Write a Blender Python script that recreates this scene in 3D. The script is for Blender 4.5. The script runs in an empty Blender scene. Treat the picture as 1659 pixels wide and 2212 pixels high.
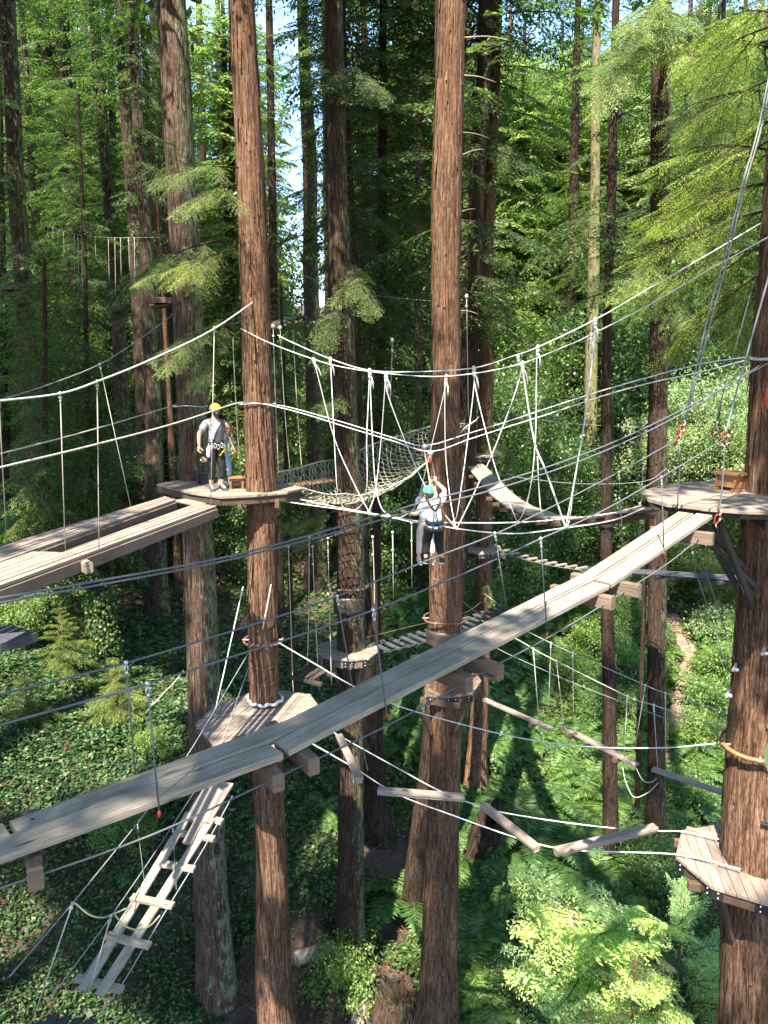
import bpy, bmesh, math, random
import numpy as np
from mathutils import Vector, Matrix, Quaternion

sc = bpy.context.scene
col = sc.collection
R_ = math.radians
rng = np.random.default_rng(11)
rnd = random.Random(5)

# ---------------------------------------------------------------- camera, sky, sun, exposure
PITCH = 9.5
FPX = 1661.0                      # focal length in photo pixels (photo 1659 x 2212)
cam_d = bpy.data.cameras.new("camera")
cam = bpy.data.objects.new("camera", cam_d)
col.objects.link(cam)
cam_d.sensor_fit = 'VERTICAL'
cam_d.sensor_height = 36.0
cam_d.lens = 36.0 * FPX / 2212.0
cam_d.clip_start = 0.05
cam_d.clip_end = 2000
cam.rotation_euler = (R_(90 - PITCH), 0, 0)
sc.camera = cam

SUN_EL, SUN_AZ = 57.0, 200.0      # azimuth from +Y clockwise (200 = behind the camera, to the left)
SV = Vector((math.sin(R_(SUN_AZ)) * math.cos(R_(SUN_EL)), math.cos(R_(SUN_AZ)) * math.cos(R_(SUN_EL)), math.sin(R_(SUN_EL))))
world = bpy.data.worlds.new("World")
sc.world = world
world.use_nodes = True
wn = world.node_tree.nodes
sky = wn.new("ShaderNodeTexSky")
sky.sky_type = 'NISHITA'
sky.sun_disc = False
sky.sun_elevation = R_(SUN_EL)
sky.sun_rotation = R_(SUN_AZ)
sky.air_density = 1.0
sky.dust_density = 0.1
sky.ozone_density = 3.0
world.node_tree.links.new(sky.outputs[0], wn["Background"].inputs[0])
wn["Background"].inputs[1].default_value = 0.15
sun_d = bpy.data.lights.new("sun", 'SUN')
sun_d.energy = 4.3
sun_d.angle = R_(0.5)
sun_d.color = (1.0, 0.95, 0.86)
sun = bpy.data.objects.new("sun", sun_d)
col.objects.link(sun)
sun.rotation_euler = SV.to_track_quat('Z', 'Y').to_euler()
sun.location = (0, -10, 60)
sc.view_settings.view_transform = 'Standard'
sc.view_settings.look = 'None'
sc.view_settings.exposure = 2.3
sc.view_settings.gamma = 1.0
sc.render.film_transparent = False
cy = sc.cycles
cy.max_bounces = 6
cy.diffuse_bounces = 3
cy.glossy_bounces = 2
cy.transmission_bounces = 4
cy.transparent_max_bounces = 4
cy.caustics_reflective = False
cy.caustics_refractive = False
cy.use_denoising = True
cy.denoiser = 'OPENIMAGEDENOISE'
cy.sample_clamp_indirect = 6.0

# ---------------------------------------------------------------- from photo pixel to place
FW = Vector((0, math.cos(R_(PITCH)), -math.sin(R_(PITCH))))
UP = Vector((0, math.sin(R_(PITCH)), math.cos(R_(PITCH))))
RT = Vector((1, 0, 0))

def ray(px, py):
    return FW + RT * ((px - 829.5) / FPX) + UP * ((1106 - py) / FPX)
def at(px, py, Y):                # the point Y metres ahead
    d = ray(px, py)
    return d * (Y / d.y)
def onz(px, py, z):               # the point at height z
    d = ray(px, py)
    return d * (z / d.z)
def vp(px, py, A, B):             # the point in the vertical plane through plan line A-B
    d = ray(px, py)
    abx, aby = B[0] - A[0], B[1] - A[1]
    k = (A[0] * aby - A[1] * abx) / (d.x * aby - d.y * abx)
    return d * k
def mpp(P):                       # metres per photo pixel at P
    return P.dot(FW) / FPX

# ---------------------------------------------------------------- scene helpers
def put(o, parent=None):
    col.objects.link(o)
    if parent is not None:
        o.parent = parent
    return o
def tag(o, label, cat, group=None, kind=None):
    o['label'] = label
    o['category'] = cat
    if group:
        o['group'] = group
    if kind:
        o['kind'] = kind
    return o
def thing(name, loc, label, cat, group=None):
    o = bpy.data.objects.new(name, None)
    o.empty_display_size = 0.2
    o.location = loc
    put(o)
    return tag(o, label, cat, group)
def wloc(o):
    p = Vector((0, 0, 0))
    while o is not None:
        p = p + o.location
        o = o.parent
    return p

class MB:
    """collects shapes (world coordinates) into one mesh"""
    def __init__(s):
        s.v = []; s.f = []; s.uv = []; s.mi = []; s.m = 0; s.sm = []
    def face(s, idx, uvs, smooth=False):
        s.f.append(idx); s.uv.extend(uvs); s.mi.append(s.m); s.sm.append(smooth)
    def beam(s, p0, p1, w, h, up=(0, 0, 1), off=None, c=0.0):
        p0, p1 = Vector(p0), Vector(p1)
        d = (p1 - p0); L = d.length; d.normalize()
        side = d.cross(Vector(up)).normalized(); u = side.cross(d).normalized()
        o = rnd.uniform(0, 50) if off is None else off
        ch = c if c else min(w, h) * 0.1
        prof = [(-w/2+ch, -h/2), (w/2-ch, -h/2), (w/2, -h/2+ch), (w/2, h/2-ch), (w/2-ch, h/2), (-w/2+ch, h/2), (-w/2, h/2-ch), (-w/2, -h/2+ch)]
        b = len(s.v); n = 8
        for P in (p0, p1):
            for a, e in prof:
                s.v.append(P + side * a + u * e)
        acc = 0.0
        for i in range(n):
            j = (i + 1) % n
            l = math.hypot(prof[j][0]-prof[i][0], prof[j][1]-prof[i][1])
            s.face([b+i, b+j, b+n+j, b+n+i], [(o, o+acc), (o, o+acc+l), (o+L, o+acc+l), (o+L, o+acc)])
            acc += l
        s.face([b+n-1-i for i in range(n)], [(o+prof[n-1-i][0]*.15, o+prof[n-1-i][1]) for i in range(n)])
        s.face([b+n+i for i in range(n)], [(o+prof[i][0]*.15, o+prof[i][1]) for i in range(n)])
        return s
    def tube(s, pts, r, seg=6, cap=True, smooth=True):
        pts = [Vector(p) for p in pts]
        n = len(pts)
        rr = r if hasattr(r, '__len__') else [r] * n
        b = len(s.v); acc = 0.0; o = rnd.uniform(0, 20)
        t0 = (pts[1] - pts[0]).normalized()
        ref = Vector((0, 0, 1)) if abs(t0.z) < .9 else Vector((0, 1, 0))
        side = t0.cross(ref).normalized()
        us = []
        for i in range(n):
            t = (pts[min(i+1, n-1)] - pts[max(i-1, 0)])
            t = t.normalized() if t.length > 1e-9 else t0
            side = (side - t * side.dot(t))
            side = side.normalized() if side.length > 1e-6 else t.orthogonal().normalized()
            w = t.cross(side)
            if i: acc += (pts[i] - pts[i-1]).length
            us.append(acc + o)
            for k in range(seg):
                a = 2 * math.pi * k / seg
                s.v.append(pts[i] + (side * math.cos(a) + w * math.sin(a)) * rr[i])
        for i in range(n-1):
            for k in range(seg):
                k2 = (k + 1) % seg
                c = 2 * math.pi * rr[i] / seg
                s.face([b+i*seg+k, b+i*seg+k2, b+(i+1)*seg+k2, b+(i+1)*seg+k], [(us[i], k*c), (us[i], (k+1)*c), (us[i+1], (k+1)*c), (us[i+1], k*c)], smooth)
        if cap:
            s.face([b+seg-1-k for k in range(seg)], [(0, 0)] * seg)
            s.face([b+(n-1)*seg+k for k in range(seg)], [(0, 0)] * seg)
        return s
    def prism(s, top, th, along=(1, 0)):
        """top: list of points, extruded down by th; uv u runs along 'along'"""
        top = [Vector(p) for p in top]
        nrm = Vector((0, 0, 0))
        for i in range(len(top)):
            nrm += top[i].cross(top[(i+1) % len(top)])
        if nrm.z < 0:
            top = top[::-1]
        n = len(top); b = len(s.v); o = rnd.uniform(0, 50)
        for p in top: s.v.append(p.copy())
        for p in top: s.v.append(p - Vector((0, 0, th)))
        ax = Vector((along[0], along[1], 0)).normalized(); ay = Vector((-ax.y, ax.x, 0))
        U = [(o + p.dot(ax), o + p.dot(ay)) for p in top]
        s.face(list(range(b, b+n)), U)
        s.face([b+n+n-1-i for i in range(n)], U[::-1])
        for i in range(n):
            j = (i+1) % n
            s.face([b+j, b+i, b+n+i, b+n+j], [U[j], U[i], (U[i][0], U[i][1]+th), (U[j][0], U[j][1]+th)])
        return s
    def ball(s, c, r, seg=10, rings=6):
        c = Vector(c); r = Vector(r) if hasattr(r, '__len__') else Vector((r, r, r))
        b = len(s.v)
        for i in range(rings+1):
            t = math.pi * i / rings
            for k in range(seg):
                a = 2*math.pi*k/seg
                s.v.append(c + Vector((r.x*math.sin(t)*math.cos(a), r.y*math.sin(t)*math.sin(a), r.z*math.cos(t))))
        for i in range(rings):
            for k in range(seg):
                k2 = (k+1) % seg
                s.face([b+i*seg+k, b+(i+1)*seg+k, b+(i+1)*seg+k2, b+i*seg+k2], [(0, 0)]*4, True)
        return s
    def build(s, name, mats, parent=None, origin=None):
        me = bpy.data.meshes.new(name)
        V = np.array([tuple(p) for p in s.v])
        if origin is None:
            origin = Vector((V[:, 0].mean(), V[:, 1].mean(), V[:, 2].min()))
        origin = Vector(origin)
        me.from_pydata((V - np.array(origin)).tolist(), [], s.f)
        uvl = me.uv_layers.new(name="UVMap")
        uvl.data.foreach_set("uv", np.array(s.uv, dtype=np.float32).ravel())
        mats = mats if isinstance(mats, (list, tuple)) else [mats]
        for m in mats: me.materials.append(m)
        me.polygons.foreach_set("material_index", np.array(s.mi, dtype=np.int32))
        me.polygons.foreach_set("use_smooth", np.array(s.sm, dtype=bool))
        me.update()
        o = bpy.data.objects.new(name, me)
        put(o, parent)
        o.location = origin - (wloc(parent) if parent is not None else Vector((0, 0, 0)))
        return o

def quads_mesh(name, Q, mats, mi=None):
    """Q: (n,4,3) array of separate quads -> mesh"""
    n = len(Q)
    me = bpy.data.meshes.new(name)
    me.vertices.add(n*4)
    me.vertices.foreach_set("co", Q.astype(np.float32).ravel())
    me.loops.add(n*4)
    me.loops.foreach_set("vertex_index", np.arange(n*4, dtype=np.int32))
    me.polygons.add(n)
    me.polygons.foreach_set("loop_start", np.arange(0, n*4, 4, dtype=np.int32))
    for m in (mats if isinstance(mats, (list, tuple)) else [mats]): me.materials.append(m)
    if mi is not None:
        me.polygons.foreach_set("material_index", mi.astype(np.int32))
    me.update(calc_edges=True)
    return me

def smooth_pts(pts, n=6):
    """Catmull-Rom through the points"""
    pts = [Vector(p) for p in pts]
    if len(pts) < 3: return pts
    P = [pts[0]*2 - pts[1]] + pts + [pts[-1]*2 - pts[-2]]
    out = []
    for i in range(1, len(P)-2):
        a, b, c, d = P[i-1], P[i], P[i+1], P[i+2]
        for k in range(n):
            t = k / n
            out.append(0.5*((b*2) + (c-a)*t + (a*2-b*5+c*4-d)*t*t + (b*3-a-c*3+d)*t**3))
    out.append(pts[-1])
    return out

# ---------------------------------------------------------------- materials
def new_mat(name):
    m = bpy.data.materials.new(name)
    m.use_nodes = True
    nt = m.node_tree
    nt.nodes.clear()
    return m, nt, nt.nodes, nt.links
def node(ns, typ, **kw):
    n = ns.new(typ)
    for k, v in kw.items(): setattr(n, k, v)
    return n
def ramp(ns, stops):
    r = ns.new("ShaderNodeValToRGB")
    e = r.color_ramp.elements
    while len(e) < len(stops): e.new(0.5)
    for x, (p, c) in zip(e, stops):
        x.position = p; x.color = (*c, 1)
    return r
def plain(name, c, rough=0.6, metal=0.0, var=0.0, scale=8.0):
    m, nt, ns, lk = new_mat(name)
    out = ns.new("ShaderNodeOutputMaterial"); p = ns.new("ShaderNodeBsdfPrincipled")
    p.inputs["Roughness"].default_value = rough; p.inputs["Metallic"].default_value = metal
    if var:
        tc = ns.new("ShaderNodeTexCoord"); nz = ns.new("ShaderNodeTexNoise")
        nz.inputs["Scale"].default_value = scale; nz.inputs["Detail"].default_value = 4
        lk.new(tc.outputs["Object"], nz.inputs["Vector"])
        r = ramp(ns, [(0.3, tuple(x*(1-var) for x in c)), (0.7, tuple(min(1, x*(1+var)) for x in c))])
        lk.new(nz.outputs["Fac"], r.inputs["Fac"]); lk.new(r.outputs["Color"], p.inputs["Base Color"])
    else:
        p.inputs["Base Color"].default_value = (*c, 1)
    lk.new(p.outputs[0], out.inputs[0])
    return m
def rope_mat(name, c, dark, pitch=40.0):
    m, nt, ns, lk = new_mat(name)
    out = ns.new("ShaderNodeOutputMaterial"); p = ns.new("ShaderNodeBsdfPrincipled")
    p.inputs["Roughness"].default_value = 0.75
    uv = ns.new("ShaderNodeUVMap"); mp = ns.new("ShaderNodeMapping")
    mp.inputs["Rotation"].default_value = (0, 0, 0.6)
    w = ns.new("ShaderNodeTexWave"); w.inputs["Scale"].default_value = pitch
    w.inputs["Distortion"].default_value = 0.4
    nz = ns.new("ShaderNodeTexNoise"); nz.inputs["Scale"].default_value = 2.5
    lk.new(uv.outputs[0], mp.inputs[0]); lk.new(mp.outputs[0], w.inputs[0]); lk.new(uv.outputs[0], nz.inputs["Vector"])
    r = ramp(ns, [(0.1, dark), (0.6, c)])
    mx = node(ns, "ShaderNodeMath", operation='MULTIPLY_ADD'); mx.inputs[1].default_value = 0.55
    a = node(ns, "ShaderNodeMath", operation='MULTIPLY'); a.inputs[1].default_value = 0.7
    lk.new(nz.outputs["Fac"], a.inputs[0]); lk.new(w.outputs["Fac"], mx.inputs[0]); lk.new(a.outputs[0], mx.inputs[2])
    lk.new(mx.outputs[0], r.inputs["Fac"]); lk.new(r.outputs["Color"], p.inputs["Base Color"])
    b = ns.new("ShaderNodeBump"); b.inputs["Strength"].default_value = .5; b.inputs["Distance"].default_value = .004
    lk.new(w.outputs["Fac"], b.inputs["Height"]); lk.new(b.outputs[0], p.inputs["Normal"])
    lk.new(p.outputs[0], out.inputs[0])
    return m
def wood_mat(name, c1, c2, c3, rough=0.75):
    """weathered timber; grain runs along u"""
    m, nt, ns, lk = new_mat(name)
    out = ns.new("ShaderNodeOutputMaterial"); p = ns.new("ShaderNodeBsdfPrincipled")
    p.inputs["Roughness"].default_value = rough
    p.inputs["Specular IOR Level"].default_value = 0.3
    uv = ns.new("ShaderNodeUVMap"); geo = ns.new("ShaderNodeNewGeometry")
    mp = ns.new("ShaderNodeMapping"); mp.inputs["Scale"].default_value = (1.3, 26, 1)
    g = ns.new("ShaderNodeTexNoise"); g.inputs["Scale"].default_value = 2.0; g.inputs["Detail"].default_value = 6; g.inputs["Distortion"].default_value = .8
    mp2 = ns.new("ShaderNodeMapping"); mp2.inputs["Scale"].default_value = (6, 90, 1)
    f = ns.new("ShaderNodeTexNoise"); f.inputs["Scale"].default_value = 2.0; f.inputs["Detail"].default_value = 3
    big = ns.new("ShaderNodeTexNoise"); big.inputs["Scale"].default_value = 1.7; big.inputs["Detail"].default_value = 4
    for a in (mp, mp2): lk.new(uv.outputs[0], a.inputs[0])
    lk.new(mp.outputs[0], g.inputs["Vector"]); lk.new(mp2.outputs[0], f.inputs["Vector"]); lk.new(uv.outputs[0], big.inputs["Vector"])
    r = ramp(ns, [(0.25, c1), (0.5, c2), (0.75, c3)])
    m1 = node(ns, "ShaderNodeMath", operation='MULTIPLY_ADD'); m1.inputs[1].default_value = .65
    m2 = node(ns, "ShaderNodeMath", operation='MULTIPLY'); m2.inputs[1].default_value = .35
    lk.new(f.outputs["Fac"], m2.inputs[0]); lk.new(g.outputs["Fac"], m1.inputs[0]); lk.new(m2.outputs[0], m1.inputs[2])
    # knots
    mk = ns.new("ShaderNodeMapping"); mk.inputs["Scale"].default_value = (1.1, 4.5, 1)
    vo = ns.new("ShaderNodeTexVoronoi"); vo.inputs["Scale"].default_value = 1.6
    lk.new(uv.outputs[0], mk.inputs[0]); lk.new(mk.outputs[0], vo.inputs["Vector"])
    rk = ramp(ns, [(0.05, (.30, .30, .30)), (0.13, (1, 1, 1))])
    lk.new(vo.outputs["Distance"], rk.inputs["Fac"])
    # per board tone
    rb = ramp(ns, [(0.0, (.72, .72, .74)), (0.5, (.95, .95, .95)), (1.0, (1.15, 1.1, 1.05))])
    lk.new(geo.outputs["Random Per Island"], rb.inputs["Fac"])
    rg = ramp(ns, [(0.3, (.72, .72, .72)), (0.65, (1.1, 1.1, 1.1))])
    lk.new(big.outputs["Fac"], rg.inputs["Fac"])
    lk.new(m1.outputs[0], r.inputs["Fac"])
    prev = r.outputs["Color"]
    for src in (rk, rb, rg):
        mx = node(ns, "ShaderNodeMix", data_type='RGBA', blend_type='MULTIPLY'); mx.inputs[0].default_value = 1
        lk.new(prev, mx.inputs[6]); lk.new(src.outputs["Color"], mx.inputs[7]); prev = mx.outputs[2]
    lk.new(prev, p.inputs["Base Color"])
    b = ns.new("ShaderNodeBump"); b.inputs["Strength"].default_value = .45; b.inputs["Distance"].default_value = .006
    lk.new(m1.outputs[0], b.inputs["Height"]); lk.new(b.outputs[0], p.inputs["Normal"])
    lk.new(p.outputs[0], out.inputs[0])
    return m
def bark_mat(name, dark, mid, light, lichen=0.0, lich_c=(.20, .23, .13), freq=11.0):
    m, nt, ns, lk = new_mat(name)
    out = ns.new("ShaderNodeOutputMaterial"); p = ns.new("ShaderNodeBsdfPrincipled")
    p.inputs["Roughness"].default_value = 0.9; p.inputs["Specular IOR Level"].default_value = 0.15
    uv = ns.new("ShaderNodeUVMap")
    mp = ns.new("ShaderNodeMapping"); mp.inputs["Scale"].default_value = (freq*1.5, 1.15, 1)
    n1 = ns.new("ShaderNodeTexNoise"); n1.inputs["Scale"].default_value = 1.6; n1.inputs["Detail"].default_value = 7; n1.inputs["Roughness"].default_value = .62; n1.inputs["Distortion"].default_value = .6
    mp2 = ns.new("ShaderNodeMapping"); mp2.inputs["Scale"].default_value = (freq*4.5, 6.0, 1)
    n2 = ns.new("ShaderNodeTexNoise"); n2.inputs["Scale"].default_value = 1.5; n2.inputs["Detail"].default_value = 5
    n3 = ns.new("ShaderNodeTexNoise"); n3.inputs["Scale"].default_value = .8; n3.inputs["Detail"].default_value = 5
    for a in (mp, mp2): lk.new(uv.outputs[0], a.inputs[0])
    lk.new(mp.outputs[0], n1.inputs["Vector"]); lk.new(mp2.outputs[0], n2.inputs["Vector"]); lk.new(uv.outputs[0], n3.inputs["Vector"])
    m2 = node(ns, "ShaderNodeMath", operation='MULTIPLY'); m2.inputs[1].default_value = .4
    m1 = node(ns, "ShaderNodeMath", operation='MULTIPLY_ADD'); m1.inputs[1].default_value = .68
    lk.new(n2.outputs["Fac"], m2.inputs[0]); lk.new(n1.outputs["Fac"], m1.inputs[0]); lk.new(m2.outputs[0], m1.inputs[2])
    r = ramp(ns, [(0.41, dark), (0.525, mid), (0.67, light)])
    lk.new(m1.outputs[0], r.inputs["Fac"])
    rg = ramp(ns, [(0.3, (.78, .74, .72)), (0.7, (1.15, 1.12, 1.1))])
    lk.new(n3.outputs["Fac"], rg.inputs["Fac"])
    mx = node(ns, "ShaderNodeMix", data_type='RGBA', blend_type='MULTIPLY'); mx.inputs[0].default_value = 1
    lk.new(r.outputs["Color"], mx.inputs[6]); lk.new(rg.outputs["Color"], mx.inputs[7])
    prev = mx.outputs[2]
    if lichen:
        mpl = ns.new("ShaderNodeMapping"); mpl.inputs["Scale"].default_value = (7, 2.2, 1)
        nl = ns.new("ShaderNodeTexNoise"); nl.inputs["Scale"].default_value = 1.3; nl.inputs["Detail"].default_value = 6; nl.inputs["Roughness"].default_value = .7
        lk.new(uv.outputs[0], mpl.inputs[0]); lk.new(mpl.outputs[0], nl.inputs["Vector"])
        geo = ns.new("ShaderNodeNewGeometry"); sx = ns.new("ShaderNodeSeparateXYZ"); lk.new(geo.outputs["Normal"], sx.inputs[0])
        mm = node(ns, "ShaderNodeMath", operation='MULTIPLY_ADD'); mm.inputs[1].default_value = .16; lk.new(sx.outputs[0], mm.inputs[0]); lk.new(nl.outputs["Fac"], mm.inputs[2])
        rl = ramp(ns, [(0.60 - .1*lichen, (0, 0, 0)), (0.70 - .1*lichen, (1, 1, 1))]); lk.new(mm.outputs[0], rl.inputs["Fac"])
        ml = node(ns, "ShaderNodeMix", data_type='RGBA'); lk.new(rl.outputs["Color"], ml.inputs[0]); lk.new(prev, ml.inputs[6]); ml.inputs[7].default_value = (*lich_c, 1)
        prev = ml.outputs[2]
    lk.new(prev, p.inputs["Base Color"])
    b = ns.new("ShaderNodeBump"); b.inputs["Strength"].default_value = 1.0; b.inputs["Distance"].default_value = .045
    lk.new(m1.outputs[0], b.inputs["Height"]); lk.new(b.outputs[0], p.inputs["Normal"])
    lk.new(p.outputs[0], out.inputs[0])
    return m
def leaf_mat(name, stops, trans=0.4, tc=(1.15, 1.36, .72), rough=.5, spec=.35):
    m, nt, ns, lk = new_mat(name)
    out = ns.new("ShaderNodeOutputMaterial"); p = ns.new("ShaderNodeBsdfPrincipled")
    p.inputs["Roughness"].default_value = rough; p.inputs["Specular IOR Level"].default_value = spec
    geo = ns.new("ShaderNodeNewGeometry"); oi = ns.new("ShaderNodeObjectInfo")
    r = ramp(ns, stops); lk.new(geo.outputs["Random Per Island"], r.inputs["Fac"])
    ro = ramp(ns, [(0, (.75, .82, .85)), (.5, (1, 1, 1)), (1, (1.25, 1.12, .85))]); lk.new(oi.outputs["Random"], ro.inputs["Fac"])
    mx = node(ns, "ShaderNodeMix", data_type='RGBA', blend_type='MULTIPLY'); mx.inputs[0].default_value = 1
    lk.new(r.outputs["Color"], mx.inputs[6]); lk.new(ro.outputs["Color"], mx.inputs[7])
    lk.new(mx.outputs[2], p.inputs["Base Color"])
    t = ns.new("ShaderNodeBsdfTranslucent")
    mt = node(ns, "ShaderNodeMix", data_type='RGBA', blend_type='MULTIPLY'); mt.inputs[0].default_value = 1
    lk.new(mx.outputs[2], mt.inputs[6]); mt.inputs[7].default_value = (*[x*1.6 for x in tc], 1)
    lk.new(mt.outputs[2], t.inputs["Color"])
    ms = ns.new("ShaderNodeMixShader"); ms.inputs[0].default_value = trans
    lk.new(p.outputs[0], ms.inputs[1]); lk.new(t.outputs[0], ms.inputs[2]); lk.new(ms.outputs[0], out.inputs[0])
    return m

M = {}
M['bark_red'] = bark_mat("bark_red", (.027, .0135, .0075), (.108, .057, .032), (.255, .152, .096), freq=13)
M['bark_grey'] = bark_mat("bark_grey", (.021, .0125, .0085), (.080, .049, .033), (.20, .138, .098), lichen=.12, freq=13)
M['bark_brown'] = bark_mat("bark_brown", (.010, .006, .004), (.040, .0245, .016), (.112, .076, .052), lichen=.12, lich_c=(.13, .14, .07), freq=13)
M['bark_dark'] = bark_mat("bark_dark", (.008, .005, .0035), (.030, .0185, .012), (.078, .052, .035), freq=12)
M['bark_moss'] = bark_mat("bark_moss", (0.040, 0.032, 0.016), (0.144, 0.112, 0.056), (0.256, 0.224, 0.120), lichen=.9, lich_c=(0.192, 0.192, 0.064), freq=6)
M['wood_grey'] = wood_mat("weathered_grey_timber", (.115, .092, .066), (.27, .222, .168), (.42, .36, .28))
M['wood_tan'] = wood_mat("weathered_tan_timber", (.12, .085, .062), (.255, .195, .15), (.38, .305, .245))
M['wood_brown'] = wood_mat("brown_timber", (0.040, 0.024, 0.015), (0.092, 0.056, 0.034), (0.158, 0.099, 0.063))
M['wood_dark'] = wood_mat("dark_timber", (0.020, 0.016, 0.012), (0.050, 0.038, 0.030), (0.086, 0.069, 0.054))
M['wood_orange'] = wood_mat("orange_timber", (0.158, 0.066, 0.026), (0.264, 0.125, 0.053), (0.363, 0.191, 0.092), rough=.55)
M['wood_slate'] = wood_mat("slate_timber", (0.023, 0.024, 0.028), (0.053, 0.054, 0.059), (0.099, 0.099, 0.106))
M['rope_white'] = rope_mat("white_rope", (0.640, 0.616, 0.560), (0.400, 0.376, 0.320))
M['rope_tan'] = rope_mat("tan_rope", (0.464, 0.416, 0.320), (0.240, 0.208, 0.144))
M['rope_net'] = rope_mat("net_rope", (0.288, 0.264, 0.192), (0.128, 0.112, 0.072))
M['rope_yellow'] = rope_mat("yellowed_rope", (0.400, 0.360, 0.176), (0.224, 0.192, 0.080))
M['cable'] = rope_mat("steel_cable", (.25, .25, .25), (.11, .11, .11), 60)
M['cable_dark'] = rope_mat("dark_cable", (.12, .125, .13), (.05, .053, .056), 50)
M['steel'] = plain("galvanised_steel", (.55, .55, .54), .4, .7, .2, 30)
M['black_steel'] = plain("black_steel", (.02, .02, .022), .45, .3, .3, 20)
M['rust'] = plain("rusty_steel", (.16, .07, .04), .8, .2, .4, 12)
M['band'] = plain("dark_sheet_metal", (.075, .06, .045), .45, .5, .35, 4)
M['red_alloy'] = plain("red_alloy", (.30, .028, .014), .4, .3)
M['rubber'] = plain("black_rubber", (.02, .018, .018), .7)
# ---------------------------------------------------------------- the ground of the ravine
_gp = [at(757, 2095, 20), at(462, 2195, 18.5), at(100, 2200, 16), at(100, 1450, 25), at(300, 1700, 21.5), at(600, 1750, 22), at(650, 1950, 20.5),
       at(540, 1200, 42), at(680, 1260, 40), at(300, 1385, 32), at(1025, 1690, 27), at(900, 1250, 43), at(1100, 1350, 38), at(805, 1825, 24.5),
       at(1320, 1870, 23), at(1412, 1890, 23.5), at(1480, 1400, 38), at(1440, 1640, 29.5), at(1620, 2080, 18.5), at(960, 2230, 17.3), at(850, 2190, 18.2),
       at(1250, 2150, 18), at(200, 1020, 60), at(20, 690, 80), at(830, 1000, 78), at(1300, 1000, 78), at(1600, 960, 78), at(500, 900, 80)]
_gp = [tuple(p) for p in _gp] + [(-110, 150, 30), (0, 220, 16), (110, 150, 12), (-20, 0, -9), (0, 0, -17.5), (20, 0, -15), (22, 20, -14.5), (-26, 20, -4), (-34, 42, -1),
       (34, 46, -10), (0, -40, -16), (-50, -40, 0), (50, -40, -12), (-65, 85, 14), (65, 85, 0), (300, 380, 30), (-300, 380, 60), (300, -100, 0), (-300, -100, 20)]
_gp = np.array(_gp)
_gxy = _gp[:, :2] / 30.0
def _phi(d2):
    return np.where(d2 < 1e-12, 0, 0.5 * d2 * np.log(np.maximum(d2, 1e-12)))
_n = len(_gp)
_K = _phi(((_gxy[:, None] - _gxy[None]) ** 2).sum(-1)) + np.eye(_n) * 0.01
_P = np.c_[np.ones(_n), _gxy]
_A = np.block([[_K, _P], [_P.T, np.zeros((3, 3))]])
_W = np.linalg.solve(_A, np.r_[_gp[:, 2], 0, 0, 0])
def gz(x, y):
    q = np.stack([np.asarray(x, float), np.asarray(y, float)], -1) / 30.0
    s = q.shape[:-1]; q = q.reshape(-1, 2)
    out = np.empty(len(q))
    for i in range(0, len(q), 20000):
        qq = q[i:i+20000]
        out[i:i+20000] = _phi(((qq[:, None] - _gxy[None]) ** 2).sum(-1)) @ _W[:_n] + _W[_n] + qq @ _W[_n+1:]
    x = q[:, 0]*30; y = q[:, 1]*30
    out += .16*np.sin(x*.9+.3*y) * np.cos(y*.7-.2*x) + .07*np.sin(2.3*x+1)*np.sin(1.9*y)
    return out.reshape(s)
def gzf(x, y): return float(gz(np.array([x]), np.array([y]))[0])
def gpix(px, py, y0=6.0, y1=120.0):
    """where the ray of a photo pixel first meets the ground"""
    d = ray(px, py); ys = np.linspace(y0, y1, 700)
    X = d.x/d.y*ys; Z = d.z/d.y*ys
    below = np.nonzero(Z < gz(X, ys))[0]
    i = below[0] if len(below) else 699
    return Vector((X[i], ys[i], gzf(X[i], ys[i])))
def to_px(P):
    dd = P @ np.array([FW, UP, RT]).T
    return 829.5 + FPX*dd[:, 2]/dd[:, 0], 1106 - FPX*dd[:, 1]/dd[:, 0]

def ground_material():
    m, nt, ns, lk = new_mat("forest_soil")
    out = ns.new("ShaderNodeOutputMaterial"); p = ns.new("ShaderNodeBsdfPrincipled"); p.inputs["Roughness"].default_value = .95
    tc = ns.new("ShaderNodeTexCoord")
    a = ns.new("ShaderNodeTexNoise"); a.inputs["Scale"].default_value = 5; a.inputs["Detail"].default_value = 10; a.inputs["Roughness"].default_value = .7
    b = ns.new("ShaderNodeTexNoise"); b.inputs["Scale"].default_value = 60; b.inputs["Detail"].default_value = 5
    lk.new(tc.outputs["Object"], a.inputs["Vector"]); lk.new(tc.outputs["Object"], b.inputs["Vector"])
    mm = node(ns, "ShaderNodeMath", operation='MULTIPLY_ADD'); mm.inputs[1].default_value = .5
    m2 = node(ns, "ShaderNodeMath", operation='MULTIPLY'); m2.inputs[1].default_value = .5
    lk.new(b.outputs["Fac"], m2.inputs[0]); lk.new(a.outputs["Fac"], mm.inputs[0]); lk.new(m2.outputs[0], mm.inputs[2])
    r = ramp(ns, [(.32, (.018, .010, .006)), (.5, (.06, .034, .022)), (.68, (.15, .088, .056))])
    lk.new(mm.outputs[0], r.inputs["Fac"]); lk.new(r.outputs["Color"], p.inputs["Base Color"])
    bm = ns.new("ShaderNodeBump"); bm.inputs["Strength"].default_value = .8; bm.inputs["Distance"].default_value = .05
    lk.new(mm.outputs[0], bm.inputs["Height"]); lk.new(bm.outputs[0], p.inputs["Normal"])
    lk.new(p.outputs[0], out.inputs[0])
    return m
M['soil'] = ground_material()
def _axis(a, b, n, k):
    t = np.linspace(-1, 1, n); s = np.sinh(k*t)/np.sinh(k)
    return (a+b)/2 + s*(b-a)/2
gx = _axis(-420, 420, 300, 4.5)
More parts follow.
